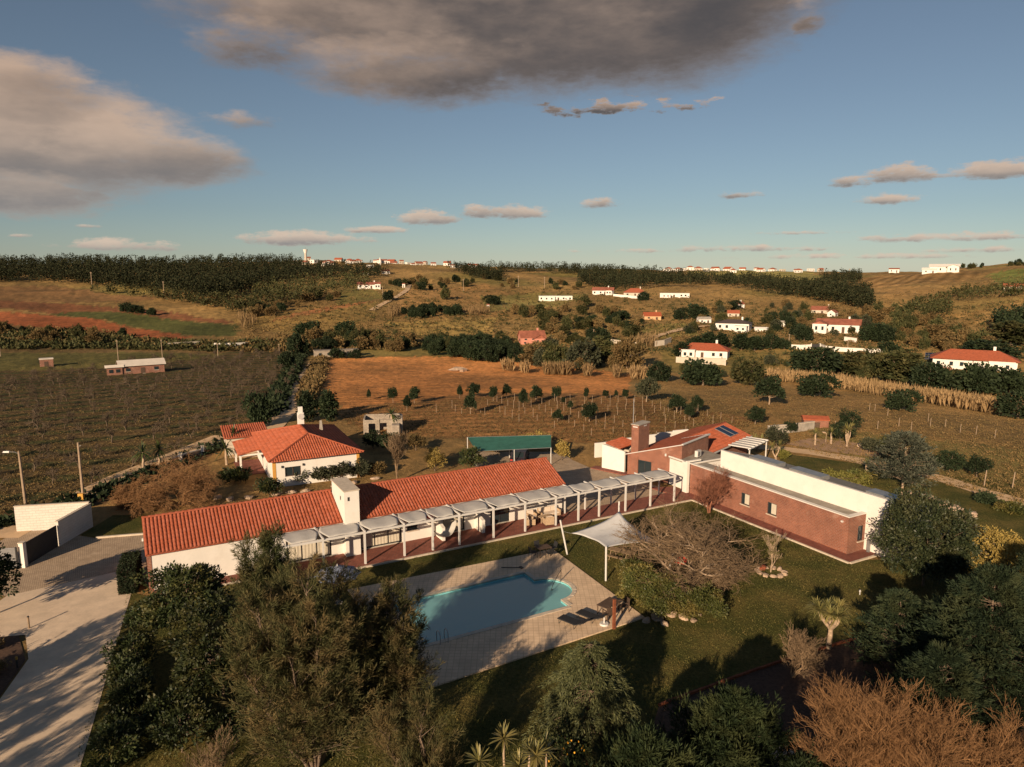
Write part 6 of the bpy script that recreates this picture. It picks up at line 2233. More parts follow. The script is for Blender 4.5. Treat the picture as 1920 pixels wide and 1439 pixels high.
tufts('hedge growth beside the farm track', [(570, 720), (584, 694), (597, 670), (612, 674), (606, 700), (588, 745), (570, 765)], 420, 1.9, L_SCRUB, 527, 40, lf=.4)
tufts('dark hedge on the left of the farm track', [(496, 790), (514, 740), (544, 690), (562, 664), (572, 668), (556, 700), (536, 738), (514, 775)], 380, 2.1, L_DARK, 528, 40, lf=.4)
tufts('left valley thicket', [(-60, 618), (80, 622), (200, 632), (400, 645), (560, 640), (600, 655), (400, 660), (190, 655), (-60, 656)], 700, 2.8, L_TREE, 529, 40, lf=.5)
tufts('brown valley thicket', [(-60, 612), (200, 625), (340, 645), (560, 630), (700, 640), (800, 650), (600, 665), (300, 655), (-60, 640)], 520, 2.5, L_SCRUB, 530, 36, lf=.5)


def reeds(label, poly, n, h, seed):
    rng = np.random.default_rng(seed)
    G = scatter_px(poly, n, rng)
    k = len(G)
    D = rng.normal(size=(k, 3)) * .16 + (0, 0, 1)
    V, F = leaf_quads(G, D, h * rng.uniform(.6, 1.15, k), rng.uniform(.18, .42, k), rng)
    V2, F2 = leaf_quads(G + D * h * .55, D + rng.normal(size=(k, 3)) * .5, h * .3 * rng.uniform(.6, 1.1, k), rng.uniform(.15, .35, k), rng)
    ob = link('reed_bed', mesh_np('reed_bed', np.vstack([V, V2]), np.vstack([F, F2 + len(V)])), REEDM)
    return tag(ob, label, 'reeds', None, 'stuff')


reeds('long band of dry golden reeds across the right meadow', [(1430, 716), (1500, 720), (1640, 742), (1880, 781), (1888, 772), (1700, 740), (1560, 716), (1440, 706)], 5200, 3.0, 541)
for i, (x0, x1, y, n, lb) in enumerate(((942, 962, 693, 120, 'left end of the orange field hedge'), (976, 990, 697, 90, 'second along the orange field hedge'), (1018, 1074, 700, 420, 'wide clump on the orange field hedge'),
                                        (1094, 1108, 703, 90, 'small clump on the orange field hedge'), (1150, 1162, 705, 80, 'narrow clump on the orange field hedge'), (1182, 1216, 708, 260, 'right end of the orange field hedge'))):
    reeds('dry reed clump, ' + lb, [(x0, y - 2), (x1, y - 1), (x1, y + 5), (x0, y + 4)], n, 3.4, 550 + i)
reeds('dry reeds on the hillside near the dark hedge', [(730, 582), (752, 578), (748, 595), (726, 597)], 160, 5, 560)
reeds('dry reeds beside the hillside paddock', [(868, 584), (905, 580), (925, 588), (880, 595)], 220, 4, 561)
reeds('dry reeds in the left valley', [(445, 598), (470, 585), (480, 610), (455, 618)], 180, 4.5, 562)
reeds('dry reeds above the right villa', [(1185, 645), (1225, 632), (1235, 650), (1195, 655)], 160, 4, 563)

# ---- single trees, copied from a few models
def proto(seed, m, kind):
    t = thing('proto', 'x', 'tree')
    if kind == 'round':
        (V, F), C = crown(seed, 1.55, 1.55, 1.5, 2.35, 80, 30, .34, .55, .5, .4, .45, .7)
        S = trunk_segs(np.random.default_rng(seed), 2.2, .13)
    elif kind == 'bush':
        (V, F), C = crown(seed, 1.75, 1.75, 1.5, 1.5, 80, 30, .36, .55, .5, .45, .6, .7)
        S = trunk_segs(np.random.default_rng(seed), 1.2, .13)
    else:
        (V, F), C = crown(seed, 1.0, 1.0, 2.1, 2.3, 80, 30, .34, .45, .4, .4, .8, .7)
        S = trunk_segs(np.random.default_rng(seed), 2.6, .13)
    for c in C[::7]:
        S.append((0, 0, 1.0, *c, .06, .02))
    link('trunk', segs_mesh('trunk', S, 4), POLEMAT if kind == 'round' else BARK, t)
    link('crown', mesh_np('crown', V, F), m, t)
    return t


PROTOS = {}
for kind in ('round', 'bush', 'tall'):
    for mn, m in (('dark', L_DARK), ('green', L_TREE), ('olive', L_OLIVE), ('brown', L_SCRUB)):
        PROTOS[kind, mn] = [proto(600 + 17 * len(PROTOS) + s, m, kind) for s in range(2)]
USED = set()
BASEH = {'round': 4.4, 'bush': 3.4, 'tall': 4.9}
BASEW = {'round': 4.2, 'bush': 4.6, 'tall': 3.0}


def plant(kind, mn, loc, h, w, name, label, group=None, cat='tree'):
    p = random.choice(PROTOS[kind, mn])
    s = (w / BASEW[kind], w / BASEW[kind], h / BASEH[kind])
    c = copy_tree(p, (loc[0], loc[1], loc[2] - .05), random.uniform(0, 6), s, label)
    c.name = name
    c['category'] = cat
    if group:
        c['group'] = group
    return c


def px_tree(px, py, wpx, hpx, kind, mn, name, label, group=None, cat='tree'):
    g = gp(px, py)
    d = math.sqrt(g[0] ** 2 + g[1] ** 2 + (CAM_H - g[2]) ** 2)
    k = d / FPX
    return plant(kind, mn, g, hpx * k * 1.04, wpx * k * 1.08, name, label, group, cat)


for (x, y, w_, h_) in ((692, 750, 9, 20), (737, 756, 18, 32), (763, 771, 17, 30), (777, 757, 21, 34), (862, 748, 13, 26), (888, 746, 23, 30), (882, 777, 26, 42), (925, 752, 17, 30),
                       (950, 747, 19, 28), (981, 764, 20, 36), (1006, 754, 26, 32), (1044, 752, 19, 30), (1099, 751, 11, 26), (1135, 748, 12, 18), (1155, 747, 8, 16), (1172, 750, 12, 22),
                       (1056, 759, 9, 16), (1070, 769, 12, 18), (1105, 791, 33, 38), (1045, 791, 22, 24), (1269, 774, 36, 34), (1292, 787, 22, 28), (1307, 774, 28, 32), (1416, 797, 30, 36)):
    px_tree(x, y, w_, h_, 'round', 'dark', 'field_tree', 'small round dark tree standing in the field behind the houses', 'small trees in the field behind the houses')
px_tree(1212, 754, 42, 46, 'round', 'olive', 'field_tree', 'larger olive tree at the corner of the orange field')
px_tree(1442, 759, 56, 52, 'round', 'dark', 'field_tree', 'big spreading dark tree left of the reed band')
SING = [
    (1318, 723, 78, 48, 'bush', 'dark', 'broad dark bush below the white villa wall'), (1400, 722, 60, 46, 'bush', 'green', 'broad bush right of the white villa wall'),
    (1527, 744, 58, 40, 'bush', 'dark', 'round dark bush in front of the reed band'), (1687, 770, 46, 36, 'bush', 'dark', 'dark bush at the middle of the reed band'),
    (1527, 704, 84, 48, 'bush', 'dark', 'big dark bush above the left end of the reeds'), (1602, 708, 52, 44, 'tall', 'green', 'tall bushy tree above the reeds'),
    (1640, 712, 60, 50, 'bush', 'green', 'dense tree above the middle of the reeds'), (1690, 722, 62, 60, 'tall', 'green', 'tall dense tree above the reeds'),
    (1745, 734, 60, 46, 'bush', 'dark', 'dark tree below the small pink roof'), (1830, 740, 66, 50, 'bush', 'dark', 'dark tree below the orange roofed villa'),
    (1892, 740, 62, 44, 'bush', 'dark', 'large dark tree at the right edge below the orange roofed villa'), (1908, 784, 58, 40, 'bush', 'dark', 'dark bush at the right end of the reeds'),
    (1852, 674, 84, 30, 'bush', 'dark', 'dark trees behind the orange roofed villa'), (1668, 664, 36, 22, 'bush', 'dark', 'dark bush at the end of the curved white wall'),
    (1632, 640, 42, 32, 'bush', 'dark', 'left half of the dark tree pair beside the white farmhouse'), (1655, 642, 36, 28, 'bush', 'dark', 'right half of the dark tree pair beside the white farmhouse'),
    (1508, 640, 32, 30, 'bush', 'dark', 'dark tree left of the white farmhouse'), (1445, 655, 30, 26, 'bush', 'dark', 'dark bush beside the white gateway'), (1470, 655, 26, 20, 'bush', 'dark', 'small dark bush beside the white gateway'),
    (1280, 668, 34, 26, 'tall', 'dark', 'first dark conifer behind the white villa'), (1305, 660, 34, 30, 'tall', 'dark', 'second dark conifer behind the white villa'), (1330, 656, 36, 34, 'tall', 'dark', 'third dark conifer behind the white villa'),
    (1352, 654, 30, 30, 'tall', 'dark', 'fourth dark conifer behind the white villa'), (1390, 656, 34, 30, 'tall', 'dark', 'fifth dark conifer behind the white villa'), (1415, 658, 30, 28, 'tall', 'dark', 'sixth dark conifer behind the white villa'),
    (1206, 564, 22, 16, 'bush', 'dark', 'round dark tree before the red hipped villa'), (1375, 582, 22, 18, 'bush', 'dark', 'dark tree before the white chimney house'), (1310, 600, 40, 30, 'bush', 'dark', 'large dark tree above the modern villa'),
    (1275, 600, 26, 22, 'bush', 'dark', 'dark tree beside the orange cottage'), (1170, 600, 22, 18, 'tall', 'dark', 'dark conifer left of the orange cottage'), (1200, 608, 14, 10, 'bush', 'dark', 'low bush before the orange cottage'),
    (1175, 690, 60, 60, 'bush', 'brown', 'brown leafless thicket tree at the orange field hedge'), (1090, 692, 60, 56, 'bush', 'olive', 'olive coloured tree at the orange field hedge'), (1130, 680, 46, 50, 'tall', 'green', 'tall green tree right of the pink house'),
    (1040, 690, 50, 46, 'bush', 'green', 'green tree below the pink house'), (1235, 715, 44, 34, 'bush', 'dark', 'dark bush at the right end of the orange field'), (488, 800, 44, 60, 'bush', 'dark', 'tall dark bush left of the farm track'),
    (575, 790, 40, 58, 'tall', 'dark', 'dark tree right of the farm track behind the red roof'), (615, 790, 36, 60, 'tall', 'dark', 'second dark tree behind the red roof'), (536, 694, 34, 36, 'bush', 'dark', 'dark tree where the farm track meets the valley'),
    (560, 668, 40, 40, 'bush', 'dark', 'dark tree at the far end of the farm track'), (575, 632, 50, 30, 'bush', 'dark', 'wide dark tree in the valley above the track'), (645, 628, 40, 26, 'bush', 'dark', 'dark tree at the hill foot above the block ruin'),
    (632, 672, 30, 18, 'bush', 'dark', 'dark bush before the block ruin'), (665, 672, 26, 16, 'bush', 'dark', 'small dark bush right of the block ruin'), (235, 586, 18, 16, 'bush', 'dark', 'dark tree on the left green field edge'),
    (258, 588, 24, 14, 'bush', 'dark', 'wide bush on the left green field edge'), (285, 592, 16, 14, 'bush', 'dark', 'right bush on the left green field edge'), (230, 632, 14, 16, 'bush', 'dark', 'small tree on the red soil strip'),
    (70, 492, 24, 14, 'bush', 'dark', 'domed tree on the left skyline'), (194, 482, 12, 14, 'tall', 'dark', 'umbrella pine on the left skyline'), (320, 484, 14, 16, 'bush', 'dark', 'round pine on the left skyline'), (1895, 650, 60, 40, 'tall', 'green', 'tall bare-stemmed trees at the right edge'),
    (770, 492, 14, 9, 'bush', 'dark', 'round tree at the right of the ridge village'), (626, 486, 18, 10, 'bush', 'dark', 'left round tree behind the water tower village'), (645, 488, 18, 11, 'bush', 'dark', 'right round tree behind the water tower village'),
    (727, 564, 22, 20, 'bush', 'dark', 'dark bush beside the winding hill track'), (835, 562, 22, 22, 'bush', 'green', 'bush on the central hillside'), (925, 572, 30, 18, 'bush', 'dark', 'dark trees beside the flat white house'),
    (1095, 575, 30, 20, 'bush', 'green', 'bush below the long flat white house'), (1455, 620, 22, 20, 'tall', 'olive', 'yellowish tree beside the tiny white house')]
for (x, y, w_, h_, kind, mn, lb) in SING:
    px_tree(x, y, w_, h_, kind, mn, 'valley_tree', lb)


def band(label, group, poly, n, kinds, h0, h1, seed, name='hedge_tree'):
    rng = np.random.default_rng(seed)
    random.seed(seed)
    for g in scatter_px(poly, n, rng):
        kind, mn = random.choice(kinds)
        h = rng.uniform(h0, h1)
        plant(kind, mn, g, h, h * rng.uniform(.85, 1.3), name, label, group)


band('rounded dark pine in the grove below the pink house', 'pine grove below the pink house', [(800, 655), (850, 650), (960, 655), (985, 680), (930, 684), (860, 674), (806, 668)], 34, [('bush', 'dark')], 4.5, 6.5, 701, 'pine_tree')
band('tree in the brown hedge along the far edge of the orange field', 'far hedge of the orange field', [(985, 660), (1060, 655), (1190, 668), (1200, 700), (1080, 697), (990, 690)], 34, [('bush', 'brown'), ('tall', 'brown'), ('bush', 'green'), ('bush', 'olive')], 3.5, 6.5, 702, 'hedge_tree')
band('bushy tree along the valley stream between the fields', 'trees along the valley stream', [(570, 640), (640, 632), (760, 640), (900, 646), (960, 630), (940, 655), (780, 662), (600, 660)], 62, [('bush', 'green'), ('bush', 'brown'), ('bush', 'dark')], 3.0, 5.5, 703, 'stream_tree')
band('small tree scattered over the slope below the flat white house', 'trees on the central slope', [(960, 590), (1060, 575), (1180, 590), (1200, 640), (1100, 650), (1010, 640)], 72, [('bush', 'green'), ('bush', 'dark'), ('bush', 'brown'), ('tall', 'green')], 3.0, 6.0, 704, 'slope_tree')
band('garden tree among the villas on the right slope', 'trees among the villas', [(1260, 575), (1480, 575), (1640, 600), (1650, 620), (1500, 640), (1280, 630)], 60, [('bush', 'green'), ('bush', 'dark'), ('bush', 'brown'), ('bush', 'olive')], 2.5, 5.5, 705, 'garden_tree')
band('bush in the dark hedge on the central hillside', 'dark hedge on the central hillside', [(752, 590), (800, 582), (860, 584), (866, 594), (800, 598), (754, 597)], 22, [('bush', 'dark')], 3.5, 5.5, 706, 'hedge_bush')
band('bushy tree on the brown right slope behind the long villa', 'trees on the brown right slope', [(1600, 585), (1690, 590), (1800, 620), (1860, 640), (1860, 665), (1700, 660), (1640, 620)], 76, [('bush', 'brown'), ('tall', 'brown'), ('bush', 'green')], 3.5, 7.0, 707, 'hillside_tree')
band('tree in the thicket above the reed band', 'thicket above the reeds', [(1480, 690), (1600, 692), (1760, 715), (1880, 722), (1900, 745), (1740, 735), (1560, 710)], 26, [('bush', 'dark'), ('bush', 'green'), ('tall', 'green')], 3.0, 5.5, 708, 'thicket_tree')
band('hedge tree on the upper central hillside', 'upper hillside trees', [(700, 530), (880, 520), (1090, 535), (1090, 545), (900, 540), (760, 548)], 40, [('bush', 'green'), ('bush', 'dark'), ('bush', 'brown')], 3.0, 6.5, 709, 'upland_tree')
band('small tree along the crest of the right ridge', 'trees along the right ridge', [(1735, 509), (1800, 502), (1840, 499), (1925, 496), (1925, 501), (1800, 508)], 16, [('bush', 'dark'), ('bush', 'green')], 3.0, 6.0, 712, 'ridge_tree')
band('tree along the slope under the left wood', 'trees under the left wood', [(440, 570), (560, 560), (640, 555), (560, 590), (450, 600)], 22, [('bush', 'green'), ('bush', 'brown'), ('bush', 'dark')], 3.0, 6.0, 710, 'woodside_tree')
band('shrub on the slope between the villas and the reeds', 'shrubs between villas and reeds', [(1240, 690), (1300, 700), (1420, 690), (1500, 668), (1660, 672), (1740, 690), (1700, 705), (1480, 690), (1300, 722)], 30, [('bush', 'green'), ('bush', 'brown'), ('bush', 'olive')], 1.8, 3.8, 713, 'slope_shrub')
band('bush in the left valley below the red soil field', 'left valley bushes', [(-20, 615), (100, 622), (190, 634), (190, 650), (-20, 650)], 22, [('bush', 'green'), ('bush', 'brown'), ('bush', 'dark')], 2.5, 5.0, 711, 'valley_bush')
for ps in PROTOS.values():
    for p in ps:
        for ch in list(p.children):
            bpy.data.objects.remove(ch)
        bpy.data.objects.remove(p)

# ---- orchard of bare trees
OP = []
for s in range(5):
    S = np.array(bare_tree(800 + s, 1.9, lev=4, nb=2, spread=.85, up=.03, r=.09, trunk=.34, shrink=.72, wig=.25, rmin=.016))
    S[:, :6] *= 1.9 / S[:, [2, 5]].max()
    big = S[:, 6] > .05
    OP.append((segs_mesh('trunk', S[big], 4), segs_mesh('branches', S[~big], 3)))
    for me in OP[-1]:
        me.materials.append(TWIGORCH)
orch = [gp(*p)[:2] for p in ((-40, 720), (300, 672), (556, 660), (560, 700), (505, 770), (455, 798), (300, 858), (165, 915), (-40, 965))]
rngq = np.random.default_rng(77)
shed_at = gp(262, 704)[:2]
o0 = Vector(gp(250, 850)[:2])
ra = Vector((.97, .24)).normalized()
rb = Vector((-ra.y, ra.x))
spots = []
for i in range(-45, 46):
    for j in range(-20, 60):
        p = o0 + ra * (i * 4.6 + (j % 2) * .8) + rb * (j * 6.2)
        p = p + Vector(rngq.normal(size=2) * .45)
        if inpoly(np.array([p.x]), np.array([p.y]), orch)[0] and rngq.random() < .9 and math.dist(p, shed_at) > 13:
            spots.append((p.length, p))
spots.sort(key=lambda s: s[0])
for k, (_, p) in enumerate(spots[:300]):
    t = thing('orchard_tree', 'small bare fruit tree in the rows of the left orchard', 'tree', (p.x, p.y, zs(p.x, p.y)), rngq.uniform(0, 6), 'bare fruit trees of the left orchard')
    a, b = OP[rngq.integers(0, 5)]
    t.scale = (1, 1, 1) if k == 0 else tuple([rngq.uniform(.85, 1.25)] * 3)
    link('trunk', a, None, t)
    link('branches', b, None, t)
if len(spots) > 300:
    V_, F_ = [], []
    off = 0
    for _, p in spots[300:]:
        for me in OP[rngq.integers(0, 5)]:
            co = np.empty(len(me.vertices) * 3, np.float32)
            me.vertices.foreach_get('co', co)
            co = co.reshape(-1, 3) + np.array((p.x, p.y, zs(p.x, p.y)))
            ix = np.empty(len(me.loops), np.int32)
            me.loops.foreach_get('vertex_index', ix)
            V_.append(co)
            F_.append(ix.reshape(-1, 4) + off)
            off += len(co)
    o = link('orchard_rows', mesh_np('orchard_rows', np.vstack(V_), np.vstack(F_)), TWIGORCH)
    tag(o, 'far rows of small bare fruit trees in the left orchard', 'orchard', None, 'stuff')

# ---- vineyard and meadow stakes
sm = MB().tube((0, 0, -.1), (.03, 0, 1.15), .035, .03, 5)
me = bpy.data.meshes.new('stake')
me.from_pydata(sm.v, [], sm.f)
me.materials.append(POLEMAT)
vin = [gp(*p)[:2] for p in ((780, 775), (900, 752), (1180, 752), (1400, 790), (1290, 832), (1100, 822), (960, 790))]
o0 = Vector(gp(1100, 790)[:2])
ra = Vector((.94, .34)).normalized()
rb = Vector((-ra.y, ra.x))
cnt = 0
for i in range(-24, 25):
    for j in range(-14, 20):
        p = o0 + ra * (i * 3.2) + rb * (j * 2.8) + Vector(rngq.normal(size=2) * .15)
        if inpoly(np.array([p.x]), np.array([p.y]), vin)[0] and rngq.random() < .8 and cnt < 290:
            cnt += 1
            o = link('vineyard_stake', me, None, None, (p.x, p.y, zs(p.x, p.y)), rngq.uniform(0, 6))
            o.scale = (1, 1, rngq.uniform(.8, 1.25))
            tag(o, 'thin wooden stake in the vineyard rows behind the houses', 'stake', 'vineyard stakes')
for (px, py) in ((1548, 830), (1565, 806), (1645, 806), (1708, 808), (1744, 800), (1772, 802), (1800, 812), (1830, 815), (1865, 823), (1700, 770), (1740, 790), (1630, 770), (1640, 772), (1664, 780), (1685, 800)):
    o = link('fence_stake', me, None, None, gp(px, py), 0)
    o.scale = (1.3, 1.3, 1.1)
    tag(o, 'old fence stake in the right meadow', 'stake', 'fence stakes in the right meadow')
for i, (px, py) in enumerate(((1845, 912), (1898, 916))):
    o = thing('tree_stake', 'stout stake %s on the lawn beyond the garden path' % ('nearer the dark bushes' if i == 0 else 'at the right edge'), 'stake', gp(px, py))
    MB().tube((0, 0, 0), (.1, 0, 1.7), .06, .05, 6).build('shaft', POLEMAT, o)
    MB().tube((.1, 0, 1.7), (.1, 0, 1.74), .055, .03, 6).build('cap', DARKMET, o)

# ---- utility poles
for (px, py, h, lb) in ((173, 541, 26, 'utility pole before the left wood, left one'), (308, 558, 27, 'utility pole before the left wood, right one'), (869, 548, 24, 'pale pole on the central hillside'),
                        (972, 538, 20, 'pale pole left of the flat white house'), (1021, 540, 20, 'pale pole above the flat white house'), (718, 562, 24, 'pole beside the winding hill track'), (1187, 806, 60, 'tall thin mast behind the brick chimney'),
                        (1479, 648, 20, 'pole beside the white gateway'), (222, 676, 34, 'thin pole behind the tin roofed shed'), (305, 676, 36, 'thin pole in the left orchard'), (409, 672, 26, 'thin pole right of the left orchard'), (524, 668, 22, 'thin pole by the farm track end'),
                        (1113, 638, 20, 'pole on the central slope'), (1592, 518, 12, 'pole on the far right ridge'), (1589, 657, 18, 'pole behind the curved white wall'), (1, 668, 30, 'pole at the left edge of the orchard')):
    g = gp(px, py)
    k = math.hypot(g[0], g[1]) / FPX
    t = thing('far_pole', lb, 'pole', g)
    hh = h * k
    MB().tube((0, 0, -.3), (0, 0, hh), .5 * k + .03, .4 * k + .02, 6).build('shaft', POLEMAT if py < 700 else GREYMET, t)
    MB().box(-1.6 * k, 1.6 * k, -.05, .05, hh * .93, hh * .93 + .6 * k).build('crossarm', POLEMAT, t)


# ------------------------------------------------------------------ houses of the valley
def far_house(name, label, px, py, wpx, hpx, dr=.6, roof='gable', rh=.28, wallm=WHITE, roofm=TILEFAR, rz=0.0, wins=3, storeys=1, wing=None, chim=True, base=0.0, group=None, cat='house', at=None):
    """a house whose front is wpx wide as seen; roof along the front"""
    g = at or gp(px, py)
    dist = math.sqrt(g[0] ** 2 + g[1] ** 2 + (CAM_H - g[2]) ** 2)
    k = dist / FPX
    w, h = wpx * k, hpx * k
    dp = w * dr
    face = math.atan2(-g[0], -g[1])
    t = thing(name, label, cat, (g[0], g[1], g[2] - .1), -face + math.pi + R(rz), group)
    t.rotation_euler = (0, 0, math.atan2(g[1], g[0]) - math.pi / 2 + R(rz))
    b = MB().box(-w / 2, w / 2, 0, dp, -2.0, h)
    if roof == 'gable':
        b.hexa([(-w / 2, 0, h), (-w / 2, dp, h), (-w / 2, dp / 2, h + rh * dp)], [(w / 2, 0, h), (w / 2, dp, h), (w / 2, dp / 2, h + rh * dp)])
    b.build('wall', wallm, t)
    e = .04 * w
    th = .12
    if roof == 'gable':
        r = MB()
        for s0, s1 in (((-e, h - .02), (dp / 2, h + rh * dp + .05)), ((dp + e, h - .02), (dp / 2, h + rh * dp + .05))):
            q = [(-w / 2 - e, s0[0], s0[1]), (w / 2 + e, s0[0], s0[1]), (w / 2 + e, s1[0], s1[1]), (-w / 2 - e, s1[0], s1[1])]
            r.hexa(q, [(x, y, z + th) for x, y, z in q])
        rf = r.build('roof', roofm, t)
    elif roof == 'hip':
        r = MB()
        a = min(dp, w) / 2
        A, B, C, D = (-w / 2 - e, -e, h), (w / 2 + e, -e, h), (w / 2 + e, dp + e, h), (-w / 2 - e, dp + e, h)
        P, Q = (-w / 2 + a, dp / 2, h + rh * dp), (w / 2 - a, dp / 2, h + rh * dp)
        r.poly([A, B, Q, P]).poly([B, C, Q]).poly([C, D, P, Q]).poly([D, A, P]).poly([D, C, B, A])
        rf = r.build('roof', roofm, t)
    else:
        r = MB().box(-w / 2 - .1, w / 2 + .1, -.1, dp + .1, h, h + .25)
        rf = r.build('roof', roofm if roof == 'slab' else wallm, t)
    if chim and roof != 'flat':
        c = MB().box(w * .22, w * .22 + .7, dp * .55, dp * .55 + .7, h, h + rh * dp + 1.1)
        c.build('chimney', wallm, rf)
    zh = h / storeys
    for s in range(storeys):
        for i in range(wins):
            x = -w / 2 + w * (i + .5) / wins + random.uniform(-.03, .03) * w
            ww = min(.30 * w / wins, 1.1)
            door = s == 0 and i == wins // 2
            z0, z1 = (zh * s + (.05 if door else .36) * zh, zh * s + .74 * zh)
            o = MB().box(x - ww / 2, x + ww / 2, -.05, .02, z0, z1).build('door' if door else 'window', DARKWOOD if door else GLASS, t)
            if wpx > 45:
                MB().box(x - ww / 2 - .08, x + ww / 2 + .08, -.1, -.051, z0 - .1, z0 - .005).build('sill', COPING, o)
    for x in ((-w / 2, 1), (w / 2, -1)):
        y = dp * .45
        MB().box(*(sorted((x[0] - .05, x[0] + .05))), y, y + min(1.2, dp * .2), .4 * h, .75 * h).build('window', GLASS, t)
    if wing:
        # (x offset share, width share, projecting depth share, height share, roof)
        xo, ws, ds, hs, wr = wing
        x0, x1 = w * xo - w * ws / 2, w * xo + w * ws / 2
        MB().box(x0, x1, -dp * ds, -.01, -2.0, h * hs).build('wing_wall', wallm, t)
        if wr == 'gable':
            m = (x0 + x1) / 2
            q = MB()
            zz = h * hs
            for sx, ex in ((x0 - e, m), (x1 + e, m)):
                p = [(sx, -dp * ds - e, zz - .02), (ex, -dp * ds - e, zz + rh * (x1 - x0)), (ex, dp * .3, zz + rh * (x1 - x0)), (sx, dp * .3, zz - .02)]
                q.hexa(p, [(a, b_, c_ + th) for a, b_, c_ in p])
            q.hexa([(x0, -dp * ds, zz), (x1, -dp * ds, zz), (m, -dp * ds, zz + rh * (x1 - x0))], [(x0, -dp * ds + .2, zz), (x1, -dp * ds + .2, zz), (m, -dp * ds + .2, zz + rh * (x1 - x0))])
            q.build('wing_roof', roofm, t)
        elif wr == 'lean':
            p = [(x0 - e, -dp * ds - e, h * hs), (x1 + e, -dp * ds - e, h * hs), (x1 + e, 0, h * hs * 1.25), (x0 - e, 0, h * hs * 1.25)]
            MB().hexa(p, [(a, b_, c_ + th) for a, b_, c_ in p]).build('wing_roof', roofm, t)
        else:
            MB().box(x0 - .1, x1 + .1, -dp * ds - .1, -.012, h * hs, h * hs + .2).build('wing_roof', wallm, t)
        for f in (.28, .72):
            xx = x0 + (x1 - x0) * f
            MB().box(xx - .45, xx + .45, -dp * ds - .05, -dp * ds + .02, h * hs * .35, h * hs * .75).build('window', GLASS, t)
    return t


DARKTILE = plain('dark_roof_tile', (.075, .055, .05), .8, .3)
TIN = plain('pale_tin_roof', (.62, .55, .47), .5, .12, .6)
far_house('villa', 'white villa with orange hipped roof on a retaining wall in the valley', 1318, 672, 84, 15, .45, 'hip', .30, WHITE, TILE2, -8, 5, 1, (-.3, .28, .3, 1.0, 'flat'))
w = thing('retaining_wall', 'cream retaining wall below the orange hipped villa', 'wall', gp(1312, 683), 0)
w.rotation_euler = (0, 0, math.atan2(w.location[1], w.location[0]) - math.pi / 2)
MB().box(-7.5, 8.0, 0, .3, -1.5, 2.0).box(6.8, 8.0, -.6, 0, -1.5, 1.2).build('wall', CREAM, w)
MB().box(-7.6, 8.1, -.05, .35, 2.003, 2.1).build('coping', COPING, w)
far_house('villa', 'long white villa with orange roof at the right edge of the valley', 1825, 694, 112, 16, .42, 'hip', .30, WHITE, TILE2, 2, 7, 1, (.32, .3, .12, .95, 'flat'))
far_house('garage', 'small pale house with pink roof below the long villa', 1768, 705, 26, 8, .7, 'gable', .25, CREAM, PINK, 15, 1, 1, None, False)
far_house('farmhouse', 'white farmhouse with red roof and gabled front behind the curved wall', 1570, 625, 66, 15, .5, 'gable', .25, WHITE, TILEFAR, -4, 4, 1, (-.42, .34, .35, 1.05, 'gable'))
far_house('pink_house', 'pink two-storey house with gable above the orange field', 1000, 646, 46, 13, .7, 'gable', .35, PINK, TILEFAR, 12, 3, 2, (.25, .45, .25, .9, 'gable'))
far_house('villa', 'modern white villa with dark roof in two volumes', 1372, 620, 58, 13, .6, 'hip', .18, WHITE, DARKTILE, -10, 4, 1, (.3, .36, .5, .7, 'flat'))
far_house('villa', 'long low white house with flat roof on the central slope', 1042, 564, 62, 8, .3, 'flat', .2, WHITE, WHITE, 4, 6, 1, (-.2, .35, .2, .9, 'flat'), False)
far_house('villa', 'white villa with red roof below the eucalyptus plantation', 1130, 553, 38, 8, .5, 'gable', .28, WHITE, TILEFAR, -6, 4, 1, (.3, .3, .3, 1, 'gable'))
far_house('villa', 'beige villa with red hipped roof below the eucalyptus plantation', 1190, 556, 40, 7, .6, 'hip', .32, CREAM, TILE2, 0, 3, 1, None)
far_house('villa', 'low white villa right of the red hipped one', 1265, 558, 52, 7, .35, 'flat', .2, WHITE, WHITE, 3, 5, 1, (-.3, .3, .4, .8, 'flat'), False)
far_house('cottage', 'small orange cottage on the central slope', 1224, 600, 30, 7, .7, 'gable', .3, PEACH, TILE2, 10, 2, 1, None)
far_house('cottage', 'white farm with red roof high on the left hillside', 692, 542, 40, 8, .4, 'gable', .25, WHITE, TILEFAR, 0, 4, 1, (.38, .26, .3, 1.1, 'gable'))
far_house('cottage', 'red roofed cottage above the white farmhouse', 1541, 588, 34, 6, .6, 'gable', .28, CREAM, TILEFAR, -6, 3, 1, None)
far_house('cottage', 'small white gabled house right of the red cottage', 1568, 594, 14, 7, .9, 'gable', .35, WHITE, TILEFAR, 70, 1, 1, None, False)
far_house('cottage', 'tiny white house with grey roof beside the yellowish tree', 1463, 613, 15, 7, .8, 'gable', .25, WHITE, CONCRETE, 0, 2, 1, None, False)
far_house('cottage', 'white house with tall chimney among the villa trees', 1388, 578, 16, 7, .8, 'gable', .3, WHITE, TILEFAR, 30, 1, 1, None, True)
far_house('cottage', 'red roofed cottage right of the white chimney house', 1375, 594, 20, 6, .8, 'gable', .3, CREAM, TILE2, 0, 2, 1, None, False)
far_house('cottage', 'pale cottage left of the modern villa', 1322, 606, 22, 7, .8, 'gable', .2, WHITE, CONCRETE, 15, 2, 1, None, False)
far_house('shed', 'low white roof shed right of the modern villa', 1427, 622, 22, 5, .5, 'gable', .2, WHITE, WHITE, 0, 2, 1, None, False)
far_house('shed', 'brick farm shed with pale tin roof in the left orchard', 268, 700, 66, 14, .5, 'gable', .22, BRICK, TIN, 6, 3, 1, (-.62, .34, .05, .95, 'lean'), False)
far_house('shed', 'tiny white and brick hut at the left of the orchard', 88, 688, 18, 12, .7, 'slab', .1, BRICK, TIN, 0, 1, 1, None, False)
